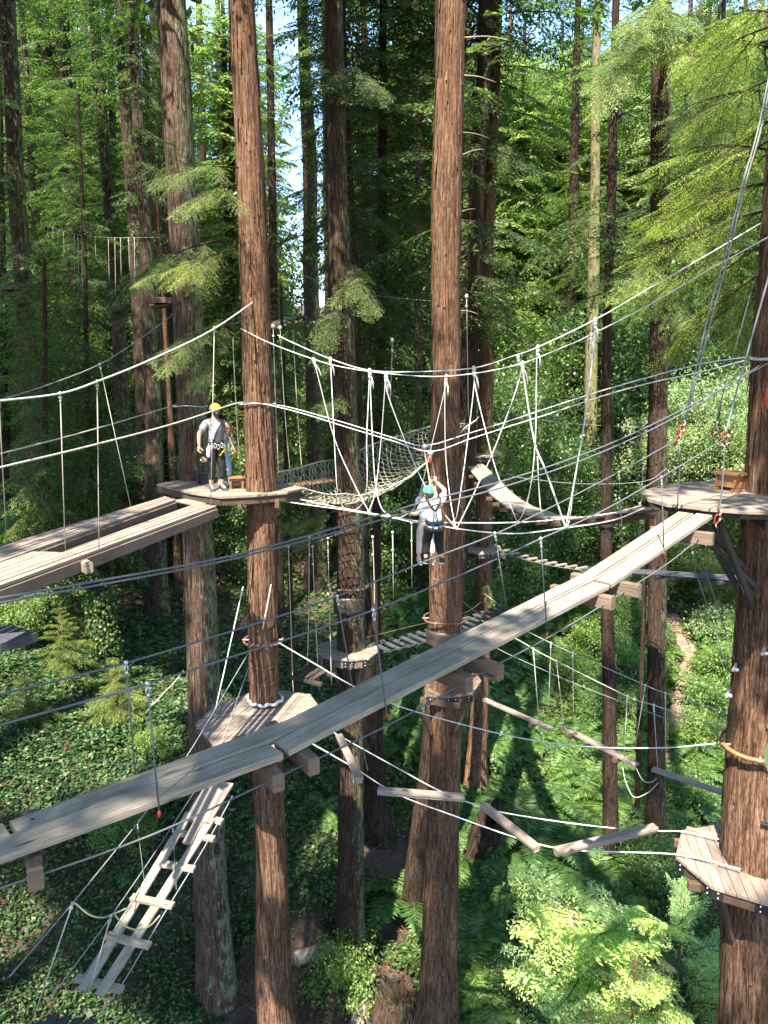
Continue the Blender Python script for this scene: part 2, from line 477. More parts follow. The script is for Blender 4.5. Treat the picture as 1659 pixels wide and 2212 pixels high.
gy = np.concatenate([np.linspace(-150, 4, 22)[:-1], np.linspace(4, 62, 130), np.linspace(62, 520, 60)[1:]])
GX, GY = np.meshgrid(gx, gy)
GZ = gz(GX, GY)
nv = GX.size; nx = len(gx)
gm = bpy.data.meshes.new("ground")
idx = np.arange(nv).reshape(GX.shape)
fc = np.stack([idx[:-1, :-1], idx[:-1, 1:], idx[1:, 1:], idx[1:, :-1]], -1).reshape(-1, 4)
gm.from_pydata(np.c_[GX.ravel(), GY.ravel(), GZ.ravel()].tolist(), [], fc.tolist())
gm.polygons.foreach_set("use_smooth", np.ones(len(gm.polygons), dtype=bool))
gm.materials.append(M['soil'])
ground = bpy.data.objects.new("ground", gm); put(ground); ground['kind'] = "structure"; ground['label'] = "brown forest soil of the ravine under the ivy"

# dirt footpath on the right bank and bare dirt on the left
def path_strip(name, pix, w, mat):
    pts = smooth_pts([gpix(x, y) for x, y in pix], 8)
    mb = MB()
    L = []; Rr = []
    for i, p in enumerate(pts):
        t = pts[min(i+1, len(pts)-1)] - pts[max(i-1, 0)]; t.z = 0; t.normalize(); n = Vector((-t.y, t.x, 0))
        ww = w*(.8+.4*rnd.random())
        row = []
        for k in (-1, -.5, 0, .5, 1):
            q = p + n*ww*k/2; row.append(Vector((q.x, q.y, gzf(q.x, q.y)+.05)))
        L.append(row)
    b = 0
    for row in L:
        for q in row: mb.v.append(q)
    for i in range(len(L)-1):
        for k in range(4):
            a = i*5+k
            mb.face([a, a+1, a+6, a+5], [(0, 0)]*4, True)
    o = mb.build(name, mat); o['kind'] = 'structure'
    return o
M['path'] = plain("trodden_dirt", (.20, .13, .09), .95, 0, .35, 3)
path_strip("path", [(1445, 1330), (1478, 1385), (1492, 1430), (1478, 1490), (1460, 1560), (1440, 1640), (1425, 1720)], .8, M['path'])['label'] = "narrow tan dirt footpath through bright shrubs on the right bank"
M['dirt'] = plain("brown_dirt", (.11, .066, .045), .95, 0, .4, 4)
path_strip("path", [(480, 1228), (560, 1212), (640, 1205), (730, 1215), (800, 1208)], 2.6, M['dirt'])['label'] = "bare brown dirt track between trunks on the left bank"
# ---------------------------------------------------------------- foliage templates (numpy)
def unit(a): return a / np.maximum(np.linalg.norm(a, axis=-1, keepdims=True), 1e-9)
def leaf_quads(P, D, N, L, W):
    D = unit(D); S = unit(np.cross(N, D)); L = L[..., None]; W = W[..., None]
    mid = P + D*L*.5
    return np.stack([P, mid + S*W/2, P + D*L, mid - S*W/2], -2)
def bough(g, L=2.5, ntw=20, twl=.42, nl=9, lL=.11, lW=.034, droop=.25, flat=.4, hang=.3):
    """one flat conifer spray along +X; returns leaf quads and stick quads"""
    t = np.linspace(.08, 1.0, ntw) + g.normal(0, .01, ntw)
    side = np.where(np.arange(ntw) % 2 == 0, 1., -1.)
    ax = np.stack([L*t, .06*L*np.sin(3*t + g.uniform(0, 6)), -droop*L*t*t], -1)
    an = np.radians(62 - 30*t + g.normal(0, 7, ntw))
    td = unit(np.stack([np.cos(an), side*np.sin(an), -.12 - hang*g.random(ntw) - droop*t], -1))
    tl = twl*L*np.sin(np.pi*(.12 + .82*t))**.8*g.uniform(.65, 1.15, ntw)
    tl = np.maximum(tl, .10*L)
    s = (np.arange(nl) + .4)/nl
    P = ax[:, None] + td[:, None]*(tl[:, None]*s[None])[..., None]
    P[..., 2] -= hang*.5*tl[:, None]*s[None]**2
    lsd = np.where(np.arange(nl) % 2 == 0, 1., -1.)[None]*np.ones((ntw, 1))
    la = lsd*np.radians(48) + g.normal(0, .25, (ntw, nl))
    up = np.array([0, 0, 1.])
    perp = unit(np.cross(up, td))
    D = td[:, None]*np.cos(la)[..., None] + perp[:, None]*np.sin(la)[..., None] + g.normal(0, .16, (ntw, nl, 3))
    D[..., 2] -= .15
    N = np.array([0, 0, 1.]) + g.normal(0, flat, (ntw, nl, 3))
    LL = lL*g.uniform(.7, 1.3, (ntw, nl)); WW = lW*g.uniform(.75, 1.25, (ntw, nl))
    Q = leaf_quads(P.reshape(-1, 3), D.reshape(-1, 3), N.reshape(-1, 3), LL.ravel(), WW.ravel())
    # sticks: main axis plus each twig as thin quads
    a0 = np.concatenate([[[0, 0, 0]], ax[:-1]]); a1 = ax
    th = (.012*L*(1-t*.8))[:, None]
    u = np.array([0, 0, 1.]); v = np.array([0, 1., 0])
    st = [np.stack([a0-u*th, a1-u*th, a1+u*th, a0+u*th], 1), np.stack([a0-v*th, a1-v*th, a1+v*th, a0+v*th], 1)]
    e = ax + td*tl[:, None]; e[:, 2] -= hang*.5*tl
    st.append(np.stack([ax-v*.004*L/2.5, e, e + u*.002, ax+v*.004*L/2.5], 1))
    return Q, np.concatenate(st)
def xform(Q, pos, yaw, pitch, sc, roll=0.0):
    cy_, sy_ = math.cos(yaw), math.sin(yaw); cp, sp = math.cos(pitch), math.sin(pitch); cr, sr = math.cos(roll), math.sin(roll)
    Rz = np.array([[cy_, -sy_, 0], [sy_, cy_, 0], [0, 0, 1]]); Ry = np.array([[cp, 0, -sp], [0, 1, 0], [sp, 0, cp]])
    Rx = np.array([[1, 0, 0], [0, cr, -sr], [0, sr, cr]])
    return (Q*sc) @ (Rz @ Ry @ Rx).T + np.array(pos)
g1 = np.random.default_rng(3)
B_FAR = [bough(g1, 3.0, 18, .44, 8, .30, .115, .22, .5) for _ in range(5)]
B_MID = [bough(g1, 2.5, 26, .44, 12, .15, .052, .24, .45) for _ in range(5)]
B_NEAR = [bough(g1, 2.0, 28, .40, 15, .076, .024, .20, .32, .30) for _ in range(5)]
B_SHADE = [bough(g1, 3.5, 16, .45, 7, .34, .13, .15, .35) for _ in range(4)]

B_SH2 = [bough(g1, 1.8, 11, .45, 4, .36, .16, .15, .35) for _ in range(4)]
# leaf colours (albedo)
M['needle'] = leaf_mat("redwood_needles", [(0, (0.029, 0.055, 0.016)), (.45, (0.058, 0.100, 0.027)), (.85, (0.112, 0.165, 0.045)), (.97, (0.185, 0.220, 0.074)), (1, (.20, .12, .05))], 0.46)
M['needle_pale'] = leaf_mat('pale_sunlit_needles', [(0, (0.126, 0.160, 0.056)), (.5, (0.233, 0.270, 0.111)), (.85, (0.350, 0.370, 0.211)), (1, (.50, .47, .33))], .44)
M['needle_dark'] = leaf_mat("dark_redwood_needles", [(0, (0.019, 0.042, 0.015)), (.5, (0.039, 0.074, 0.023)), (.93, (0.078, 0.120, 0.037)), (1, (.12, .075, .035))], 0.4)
M['needle_bright'] = leaf_mat("sunlit_redwood_needles", [(0, (0.083, 0.125, 0.030)), (.5, (0.161, 0.215, 0.056)), (.9, (0.253, 0.300, 0.093)), (1, (.36, .33, .15))], 0.46)  # needles in sun: their brightness is put into a lighter leaf colour
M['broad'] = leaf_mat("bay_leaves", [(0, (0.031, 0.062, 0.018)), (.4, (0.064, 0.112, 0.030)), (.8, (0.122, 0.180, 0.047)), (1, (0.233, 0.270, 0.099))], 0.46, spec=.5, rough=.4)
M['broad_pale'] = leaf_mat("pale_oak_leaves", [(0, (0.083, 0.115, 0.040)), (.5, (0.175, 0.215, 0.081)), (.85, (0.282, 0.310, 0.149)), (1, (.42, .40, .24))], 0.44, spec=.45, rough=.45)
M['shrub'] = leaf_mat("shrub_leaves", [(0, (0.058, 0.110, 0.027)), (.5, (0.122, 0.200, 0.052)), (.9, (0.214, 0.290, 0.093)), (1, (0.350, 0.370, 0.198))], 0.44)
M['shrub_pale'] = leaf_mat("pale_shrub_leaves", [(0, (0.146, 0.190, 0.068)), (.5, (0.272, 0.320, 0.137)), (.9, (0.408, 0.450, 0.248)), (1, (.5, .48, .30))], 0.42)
M['ivy'] = leaf_mat("ivy_leaves", [(0, (0.015, 0.036, 0.013)), (.45, (0.035, 0.074, 0.022)), (.82, (0.083, 0.135, 0.040)), (1, (0.185, 0.230, 0.087))], 0.28, rough=.5, spec=.3)
M['fern'] = leaf_mat("fern_fronds", [(0, (0.044, 0.095, 0.025)), (.6, (0.093, 0.165, 0.043)), (1, (0.165, 0.250, 0.074))], 0.42)
M['herb'] = leaf_mat("herb_leaves", [(0, (0.044, 0.085, 0.022)), (.5, (0.097, 0.165, 0.043)), (.9, (0.185, 0.250, 0.081)), (1, (.24, .16, .08))], 0.42)
M['twig'] = plain("brown_twigs", (.07, .045, .03), .9)
M['deadwood'] = plain("dead_grey_twigs", (.36, .30, .23), .9, 0, .3, 10)

def crown_mesh(name, places, temps, mats):
    QL, QS = [], []
    for (pos, yaw, pitch, s, roll, k) in places:
        q, st = temps[k % len(temps)]
        QL.append(xform(q, pos, yaw, pitch, s, roll)); QS.append(xform(st, pos, yaw, pitch, s, roll))
    Q = np.concatenate(QL + QS); nl_ = sum(len(q) for q in QL)
    mi = np.zeros(len(Q), np.int32); mi[nl_:] = 1
    return quads_mesh(name, Q, mats, mi)
def conifer_places(g, z0, z1, n, r0, r1, up0=-.05, up1=.35, tmpL=2.5, azi=None, skip=0.0):
    """boughs spiralling round a trunk: length r0 low to r1 high"""
    out = []
    for i in range(int(n*1.45)):
        t = (i + g.random())/(n*1.45)
        yaw = i*2.39996 + g.normal(0, .35) if azi is None else azi(g)
        z = z0 + (z1-z0)*t
        s = (r0 + (r1-r0)*t)/tmpL*g.uniform(.6, 1.2)
        out.append(((0, 0, z), yaw, up0 + (up1-up0)*t + g.normal(0, .12), s, g.normal(0, .25), int(g.integers(0, 99))))
    return out
def broad_crown(name, g, R, H, K, n, lL, lW, rc, mat, z0=0.0, lobes=1.0):
    """leaf clumps through an uneven ellipsoid R wide, H high"""
    u = unit(g.normal(0, 1, (K, 3))); rad = g.random(K)**.45
    C = u*rad[:, None]*np.array([R, R, H/2]) * (1 + lobes*.25*np.sin(3*np.arctan2(u[:, 1], u[:, 0]) + 4*u[:, 2]))[:, None]
    C[:, 2] += z0 + H/2
    k = g.integers(0, K, n)
    off = g.normal(0, 1, (n, 3))*rc*np.array([1, 1, .7])*g.uniform(.5, 1.2, (K, 1))[k]
    P = C[k] + off
    D = g.normal(0, 1, (n, 3)); D[:, 2] -= .35; D += .5*unit(off)
    N = np.array([0, 0, 1.]) + g.normal(0, .6, (n, 3)) + .4*unit(off)
    Q = leaf_quads(P, D, N, lL*g.uniform(.6, 1.35, n), lW*g.uniform(.7, 1.3, n))
    cen = np.array([0, 0, z0 + H*.15])
    a0 = np.repeat(cen[None], K, 0) + (C - cen)*.0; a0[:, 2] = z0 + np.clip((C[:, 2]-z0)*.35, 0, H)
    v = unit(np.cross(C - a0, np.array([0, 0, 1.]))); w = .012 + .02*g.random(K)[:, None]
    st = np.concatenate([np.stack([a0 - v*w, C, C + .01, a0 + v*w], 1), np.stack([a0 - np.array([0, 0, 1])*w, C, C + .01, a0 + np.array([0, 0, 1])*w], 1)])
    Q = np.concatenate([Q, st]); mi = np.zeros(len(Q), np.int32); mi[n:] = 1
    return quads_mesh(name, Q, [mat, M['twig']], mi)

# ---------------------------------------------------------------- trunks
def trunk_line(anch, Y, ztop):
    """anchors (px,py,width px) -> axis points and radii, base first"""
    P = [at(a[0], a[1], Y) for a in anch]; rad = [a[2]/2*mpp(p) for a, p in zip(anch, P)]
    top, sec = P[0], P[1]
    d = (top - P[-1]); d = d/d.z
    if ztop > top.z + .5:
        P.insert(0, top + d*(ztop - top.z)); rad.insert(0, max(rad[0]*.55, rad[0] - .012*(ztop-top.z)))
    bot = P[-1]; dd = P[-2] - P[-1]; dd = dd/dd.z
    zg = gzf(bot.x, bot.y) - .4
    if bot.z > zg:
        P.append(bot + dd*(zg - bot.z)); rad.append(rad[-1]*1.03)
    return P[::-1], rad[::-1]
def trunk_mesh(name, pts, rad, mat, parent, seg=28, dz=.35, ridge=.05, flare=.45, flare_h=1.6, seed=0, strips=0):
    g = np.random.default_rng(seed)
    zs = np.array([p.z for p in pts]); X = np.array([p.x for p in pts]); Yy = np.array([p.y for p in pts]); rr = np.array(rad)
    n = max(8, int((zs[-1]-zs[0])/dz)); z = np.linspace(zs[0], zs[-1], n)
    cx, cy_, r = np.interp(z, zs, X), np.interp(z, zs, Yy), np.interp(z, zs, rr)
    k = np.ones(5)/5
    if n > 12: r = np.convolve(np.pad(r, 2, 'edge'), k, 'valid')
    h = z - z[0]
    cx = cx + r*.10*(np.sin(z*.31 + seed) + .5*np.sin(z*.83 + 2*seed)); cy_ = cy_ + r*.08*np.sin(z*.37 + 3*seed); r = r*(1 + .035*np.sin(z*.9 + seed)*np.sin(z*.23 + 1.7*seed))
    r = r*(1 + flare*np.exp(-h/flare_h*1.6))
    th = np.pi/2 + 2*np.pi*np.arange(seg+1)/seg          # seam away from the camera
    T, Zg = np.meshgrid(th, z)
    d = np.zeros_like(T)
    for f, a in ((5, .5), (9, .6), (13, .5), (17, .35)):
        d += a*np.sin(f*T + g.uniform(0, 6) + .5*np.sin(Zg*g.uniform(.3, .8) + g.uniform(0, 6)))
    d += .6*g.normal(0, 1, T.shape)
    d[:, -1] = d[:, 0]
    fl = 1 + 3.0*np.exp(-h/flare_h*1.4)[:, None]
    RR = r[:, None]*(1 + ridge*.4*d*fl)
    V = np.stack([cx[:, None] + RR*np.cos(T), cy_[:, None] + RR*np.sin(T), Zg], -1)
    o = np.array([cx[0], cy_[0], z[0]])
    idx = np.arange(V[..., 0].size).reshape(T.shape)
    fc = np.stack([idx[:-1, :-1], idx[:-1, 1:], idx[1:, 1:], idx[1:, :-1]], -1).reshape(-1, 4)
    VV = V.reshape(-1, 3)
    if strips:
        m = strips; zi = g.uniform(z[0] + .3, min(z[-1], 9) - 1, m); th_ = g.uniform(0, 2*np.pi, m); ln = g.uniform(.25, 1.1, m); wd = g.uniform(.012, .04, m); of = g.exponential(.016, m) + .004
        f3 = []
        for q, (fz, fo) in enumerate(((1, -.3), (.6, .25), (.3, .6), (0, 1))):
            zq = zi + ln*fz; rq = np.interp(zq, z, r) + of*fo + .012
            for sg in (-1, 1):
                aq = th_ + sg*wd/np.interp(zq, z, r)*(.5 if q else .25)
                f3.append(np.stack([np.interp(zq, z, cx) + rq*np.cos(aq), np.interp(zq, z, cy_) + rq*np.sin(aq), zq], -1))
        SV3 = np.stack(f3, 1); b0 = len(VV); VV = np.concatenate([VV, SV3.reshape(-1, 3)])
        k8 = b0 + 8*np.arange(m)[:, None]
        fc = np.concatenate([fc] + [np.concatenate([k8+2*q, k8+2*q+1, k8+2*q+3, k8+2*q+2], 1) for q in range(3)])
    me = bpy.data.meshes.new(name)
    me.from_pydata((VV - o).tolist(), [], fc.tolist())
    uo = g.uniform(0, 40, 2)
    U = np.stack([(T - np.pi/2)*r.mean() + uo[0], Zg + uo[1]], -1).reshape(-1, 2)
    if strips: U = np.concatenate([U, np.stack([np.repeat(g.uniform(0, 30, strips), 8) + np.tile([0, .03]*4, strips), SV3.reshape(-1, 3)[:, 2]], -1)])
    uvl = me.uv_layers.new(name="UVMap"); uvl.data.foreach_set("uv", U[fc.ravel()].astype(np.float32).ravel())
    me.polygons.foreach_set("use_smooth", np.ones(len(fc), dtype=bool))
    me.materials.append(mat); me.update()
    ob = put(bpy.data.objects.new(name, me), parent)
    ob.location = Vector(o) - (wloc(parent) if parent else Vector((0, 0, 0)))
    return ob
TREES = {}
def tree(key, anch, Y, bark, label, ztop=26, seg=28, ridge=.05, flare=.45, name='redwood_tree', group=None, seed=None, dz=.35, flare_h=1.6):
    P, r = trunk_line(anch, Y, ztop)
    root = thing(name, P[0], label, 'tree', group)
    trunk_mesh('trunk', P, r, M[bark], root, seg, dz, ridge, flare, flare_h, seed if seed is not None else len(TREES)+1, 900 if seg >= 44 else (350 if seg >= 36 else 0))
    TREES[key] = dict(root=root, P=P, r=r, Y=Y)
    return root
def axis_at(key, z):
    t = TREES[key]; P = t['P']; zs = [p.z for p in P]
    return Vector((np.interp(z, zs, [p.x for p in P]), np.interp(z, zs, [p.y for p in P]), z))
def rad_at(key, z):
    t = TREES[key]; return float(np.interp(z, [p.z for p in t['P']], t['r']))
def add_crown(key, me, z=0.0, name='crown', rot=0.0):
    a = axis_at(key, z); root = TREES[key]['root']
    o = put(bpy.data.objects.new(name, me), root); o.location = a - root.location; o.rotation_euler = (0, 0, rot)
    return o

# near trunks ------------------------------------------------------------------
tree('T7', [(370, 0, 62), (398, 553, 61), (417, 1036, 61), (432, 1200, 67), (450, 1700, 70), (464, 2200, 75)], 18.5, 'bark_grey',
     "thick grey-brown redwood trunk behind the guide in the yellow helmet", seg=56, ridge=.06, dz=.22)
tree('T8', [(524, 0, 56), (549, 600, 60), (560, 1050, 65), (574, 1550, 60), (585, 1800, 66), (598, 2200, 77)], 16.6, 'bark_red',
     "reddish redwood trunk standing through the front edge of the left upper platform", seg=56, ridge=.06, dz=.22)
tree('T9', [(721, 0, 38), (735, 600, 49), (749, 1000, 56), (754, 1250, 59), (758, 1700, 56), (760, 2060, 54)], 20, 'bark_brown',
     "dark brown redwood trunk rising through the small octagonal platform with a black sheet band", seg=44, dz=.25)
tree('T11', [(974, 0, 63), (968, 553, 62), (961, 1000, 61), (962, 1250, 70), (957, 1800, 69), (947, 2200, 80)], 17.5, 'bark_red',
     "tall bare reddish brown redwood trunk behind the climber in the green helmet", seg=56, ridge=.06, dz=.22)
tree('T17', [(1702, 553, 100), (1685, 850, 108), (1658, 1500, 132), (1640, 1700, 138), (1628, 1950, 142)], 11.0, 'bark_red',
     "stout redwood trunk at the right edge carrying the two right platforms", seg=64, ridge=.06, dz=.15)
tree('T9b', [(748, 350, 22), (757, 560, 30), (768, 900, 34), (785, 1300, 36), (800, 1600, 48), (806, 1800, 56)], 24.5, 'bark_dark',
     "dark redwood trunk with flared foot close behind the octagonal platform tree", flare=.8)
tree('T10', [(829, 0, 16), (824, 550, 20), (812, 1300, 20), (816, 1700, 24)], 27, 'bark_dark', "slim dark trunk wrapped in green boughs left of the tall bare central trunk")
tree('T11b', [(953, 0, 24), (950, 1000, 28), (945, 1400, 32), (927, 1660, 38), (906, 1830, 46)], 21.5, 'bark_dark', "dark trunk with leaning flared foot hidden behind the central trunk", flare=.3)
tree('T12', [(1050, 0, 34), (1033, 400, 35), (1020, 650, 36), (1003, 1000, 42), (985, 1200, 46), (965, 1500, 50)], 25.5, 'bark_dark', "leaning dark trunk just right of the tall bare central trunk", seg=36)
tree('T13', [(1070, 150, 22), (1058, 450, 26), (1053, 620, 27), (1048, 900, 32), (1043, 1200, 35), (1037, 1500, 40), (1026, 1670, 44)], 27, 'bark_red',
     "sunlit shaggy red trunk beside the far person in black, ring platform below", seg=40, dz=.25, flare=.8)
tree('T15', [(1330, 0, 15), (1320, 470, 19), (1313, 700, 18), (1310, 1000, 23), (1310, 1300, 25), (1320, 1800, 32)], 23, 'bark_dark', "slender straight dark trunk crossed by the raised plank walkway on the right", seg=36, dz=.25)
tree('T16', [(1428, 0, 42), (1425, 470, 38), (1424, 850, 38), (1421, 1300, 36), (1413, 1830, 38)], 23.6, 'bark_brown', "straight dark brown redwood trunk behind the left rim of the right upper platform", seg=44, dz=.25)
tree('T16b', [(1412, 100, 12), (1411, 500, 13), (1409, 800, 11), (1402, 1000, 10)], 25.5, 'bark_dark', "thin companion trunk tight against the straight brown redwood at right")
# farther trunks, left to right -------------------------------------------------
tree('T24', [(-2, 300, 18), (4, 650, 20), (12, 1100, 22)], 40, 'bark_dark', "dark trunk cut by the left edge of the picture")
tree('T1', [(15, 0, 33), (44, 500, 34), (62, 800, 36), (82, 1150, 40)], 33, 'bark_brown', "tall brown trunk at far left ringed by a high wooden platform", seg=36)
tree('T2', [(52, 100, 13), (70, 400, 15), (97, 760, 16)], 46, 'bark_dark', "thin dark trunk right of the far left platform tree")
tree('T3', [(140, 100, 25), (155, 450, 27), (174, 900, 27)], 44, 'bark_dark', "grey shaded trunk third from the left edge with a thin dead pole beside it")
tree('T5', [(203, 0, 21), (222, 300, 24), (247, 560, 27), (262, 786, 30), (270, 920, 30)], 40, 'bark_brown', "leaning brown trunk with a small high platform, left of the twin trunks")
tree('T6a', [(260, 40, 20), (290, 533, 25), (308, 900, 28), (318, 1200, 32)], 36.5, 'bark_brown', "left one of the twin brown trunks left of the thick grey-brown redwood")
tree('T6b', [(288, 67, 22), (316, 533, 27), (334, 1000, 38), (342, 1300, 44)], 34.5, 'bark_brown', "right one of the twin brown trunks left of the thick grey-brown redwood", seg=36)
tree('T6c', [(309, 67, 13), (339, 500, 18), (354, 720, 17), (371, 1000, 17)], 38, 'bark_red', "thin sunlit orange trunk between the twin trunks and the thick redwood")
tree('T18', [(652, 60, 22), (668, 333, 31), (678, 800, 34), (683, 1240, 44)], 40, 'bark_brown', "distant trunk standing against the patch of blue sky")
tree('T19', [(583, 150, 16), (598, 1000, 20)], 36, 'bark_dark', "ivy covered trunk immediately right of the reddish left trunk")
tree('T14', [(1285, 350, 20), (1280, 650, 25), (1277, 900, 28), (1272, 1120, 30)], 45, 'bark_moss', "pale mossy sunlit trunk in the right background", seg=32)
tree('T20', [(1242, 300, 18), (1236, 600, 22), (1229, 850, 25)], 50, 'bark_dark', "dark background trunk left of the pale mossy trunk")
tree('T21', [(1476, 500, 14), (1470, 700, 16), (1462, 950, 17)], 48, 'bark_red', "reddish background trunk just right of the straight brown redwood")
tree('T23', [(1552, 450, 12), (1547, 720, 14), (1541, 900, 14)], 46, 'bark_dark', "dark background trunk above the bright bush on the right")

M['snag'] = plain('bleached_snag', (.20, .15, .11), .9, 0, .3, 10)
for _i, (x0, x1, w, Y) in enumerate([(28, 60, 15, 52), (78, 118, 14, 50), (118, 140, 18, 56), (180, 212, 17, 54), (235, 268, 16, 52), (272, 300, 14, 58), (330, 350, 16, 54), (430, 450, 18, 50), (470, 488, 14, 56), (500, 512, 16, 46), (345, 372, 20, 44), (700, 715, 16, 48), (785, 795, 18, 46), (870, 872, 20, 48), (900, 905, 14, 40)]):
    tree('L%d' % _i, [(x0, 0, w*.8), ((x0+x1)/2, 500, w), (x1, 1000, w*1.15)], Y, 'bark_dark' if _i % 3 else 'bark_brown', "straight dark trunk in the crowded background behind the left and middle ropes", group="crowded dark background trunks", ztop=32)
# stubs and dead snags on the central trunk
def snags(key, lst, mat):
    root = TREES[key]['root']
    for (x0, y0, x1, y1, yy, w) in lst:
        a = at(x0, y0, TREES[key]['Y'] - .1); b = at(x1, y1, TREES[key]['Y'] + yy)
        mid = (a+b)/2 + Vector((0, 0, .05*(b-a).length))
        mb = MB(); mb.tube(smooth_pts([a, mid, b], 4), [w*(1-.8*i/8) for i in range(9)], 5); mb.build('branch_stub', mat, root)
snags('T11', [(1004, 82, 1104, 88, -.6, .024), (1003, 163, 1072, 178, -.4, .02), (1000, 335, 1045, 322, -.5, .022), (998, 457, 1026, 451, -.3, .014),
              (1000, 286, 1058, 299, -.2, .012), (996, 671, 1032, 678, -.3, .016)], M['snag'])
snags('T13', [(1064, 528, 1078, 524, -.6, .04), (1066, 668, 1078, 664, -.6, .035), (1066, 640, 1080, 646, -.4, .03)], M['deadwood'])

# ---------------------------------------------------------------- sunlit places: boughs that would shade them are left out
LIT = [(at(x, y, Y), r*(.60 if Y < 19 else .8)) for x, y, Y, r in [
    (250, 1150, 11, 2.6), (60, 1220, 9, 2.4), (420, 1095, 14, 2), (370, 1080, 15, 1.8), (150, 1160, 10, 2.4), (160, 1240, 10, 2.2), (330, 1140, 12, 2.2),
    (470, 1055, 16, 1.6), (580, 1058, 16, 1.5), (463, 950, 16, 1.1), (640, 1050, 17, .8),
    (560, 700, 16.2, .7), (565, 820, 16.2, .7), (565, 960, 16.2, .7), (574, 1520, 16.2, .6), (545, 1590, 15.2, .5), (590, 2130, 16.4, .7),
    (925, 1140, 14, 1.4), (750, 1080, 15, 1.0), (800, 900, 15, 1.3), (1000, 1000, 13.5, 1.2), (1150, 1000, 13, 1.2), (1230, 1100, 12, 1.2), (700, 900, 15.5, 1), (1270, 850, 12.5, 1),
    (1450, 1070, 10.5, 1.0), (1560, 1070, 10.5, 1.0), (1620, 950, 10.7, .8), (1450, 1160, 9.8, .7),
    (1530, 1850, 10.6, 1.2), (1590, 1800, 10.8, .8), (1110, 1785, 12, .7), (1310, 1815, 11, .8), (910, 1715, 13, .7), (755, 1640, 14, .6),
    (1300, 1990, 14, 1.7), (1480, 1940, 14, 1.8), (1200, 2130, 13.5, 1.4), (1420, 2060, 13.8, 1.8), (1200, 1970, 13.8, 1.2),
    (1450, 1300, 34, 4), (1550, 1000, 40, 4.5), (1540, 1250, 36, 4), (1400, 1560, 28, 2.4), (1200, 1500, 28, 2.0), (1500, 1600, 27, 2.5), (950, 1680, 23, 1.2), (1250, 1650, 25, 1.6), (1150, 1640, 26, 1.5),
    (1000, 1600, 26.6, 1.2), (1050, 700, 26.7, 1.6), (1050, 500, 26.7, 1.4), (1045, 1150, 26.7, .9), (1278, 760, 44.6, 3), (1275, 600, 44.6, 2.5),
    (60, 1450, 24, 1.6), (200, 1560, 23, 1.4), (310, 1560, 23, 1.1), (150, 1680, 21, 1.0), (80, 2090, 17, 1.3), (300, 2160, 16, .9), (30, 1640, 21, 1.0), (420, 1500, 27, .9), (220, 1370, 25, 1.6), (70, 1320, 27, 1.6), (60, 1500, 24, 1.0), (500, 1250, 39, 2.2), (240, 1590, 22.5, 1.0), (110, 2180, 16, 1.6), (330, 1460, 26, 1.1), (40, 1980, 17, .9), (660, 1690, 22, 1.1), (640, 1760, 21.5, .9),
    (340, 700, 38, 1.5), (340, 560, 38, 1.5), (968, 250, 17.2, .9), (968, 500, 17.2, .9), (965, 750, 17.2, .8), (390, 100, 18, .8), (530, 300, 16.3, .8), (530, 100, 16.3, .8),
    (1550, 300, 12.3, 2.2), (1550, 550, 12.5, 1.8), (1480, 450, 13, 1.6), (1620, 250, 12, 1.6), (1450, 620, 13, 1.5), (1400, 120, 20, 2.2), (1330, 160, 20, 1.8), (1450, 500, 20, 2.5), (440, 390, 15.5, 1.0), (400, 560, 15.5, 1.0), (440, 760, 15.5, .7),
    (1200, 300, 45, 5), (1250, 500, 50, 4), (700, 750, 50, 3), (100, 250, 50, 4), (1500, 780, 30, 2.5), (1130, 620, 40, 3), (750, 300, 50, 3),
    (330, 1720, 3.9, .35), (120, 1790, 3.4, .3), (470, 1700, 14.2, .5), (400, 1800, 13, .35), (800, 1400, 20, 1.0)]]
_LP = np.array([tuple(p) for p, r in LIT]); _LR = np.array([r for p, r in LIT]); _S = np.array(SV)
def blocks_light(c, rad, sub=None):
    d = np.array(c) - _LP; t = d @ _S
    dist = np.linalg.norm(d - t[:, None]*_S, axis=1)
    ok = (t > (2.5 if sub is None else .6)) & (dist < _LR + rad)
    return bool(np.any(ok if sub is None else ok[sub]))
def carve(places, base, tmpL, keep=0.0):
    out = []
    for pl in places:
        (x, y, z), yaw, pitch, s, roll, k = pl
        bad = False
        for f in (.15, .45, .75, 1.0):
            c = (base[0] + x + math.cos(yaw)*s*tmpL*f, base[1] + y + math.sin(yaw)*s*tmpL*f, base[2] + z + math.sin(pitch)*s*tmpL*f)
            if blocks_light(c, s*tmpL*(.27 if f < .8 else .17)): bad = True; break
        if not bad or rnd.random() < keep: out.append(pl)
    return out

# crowns of the near trees start above the picture; a few boughs hang into it
gC = np.random.default_rng(21)
def high_crown(key, z0, z1, n, r, temps=B_SHADE, tl=3.5, mats=None):
    a = axis_at(key, z0)
    pl = conifer_places(gC, 0, z1 - z0, n, r, r*.5, .0, .3, tl)
    pl = carve(pl, a, tl)
    if pl: add_crown(key, crown_mesh('crown', pl, temps, mats or [M['needle'], M['twig']]), z0)
for k, z0, n, r in (('T7', 9.6, 90, 3.6), ('T8', 9.8, 90, 3.6), ('T9', 10.5, 80, 3.4), ('T11', 9.8, 90, 3.6), ('T17', 7.0, 110, 4.6)):
    high_crown(k, z0, 25.5, n, r)

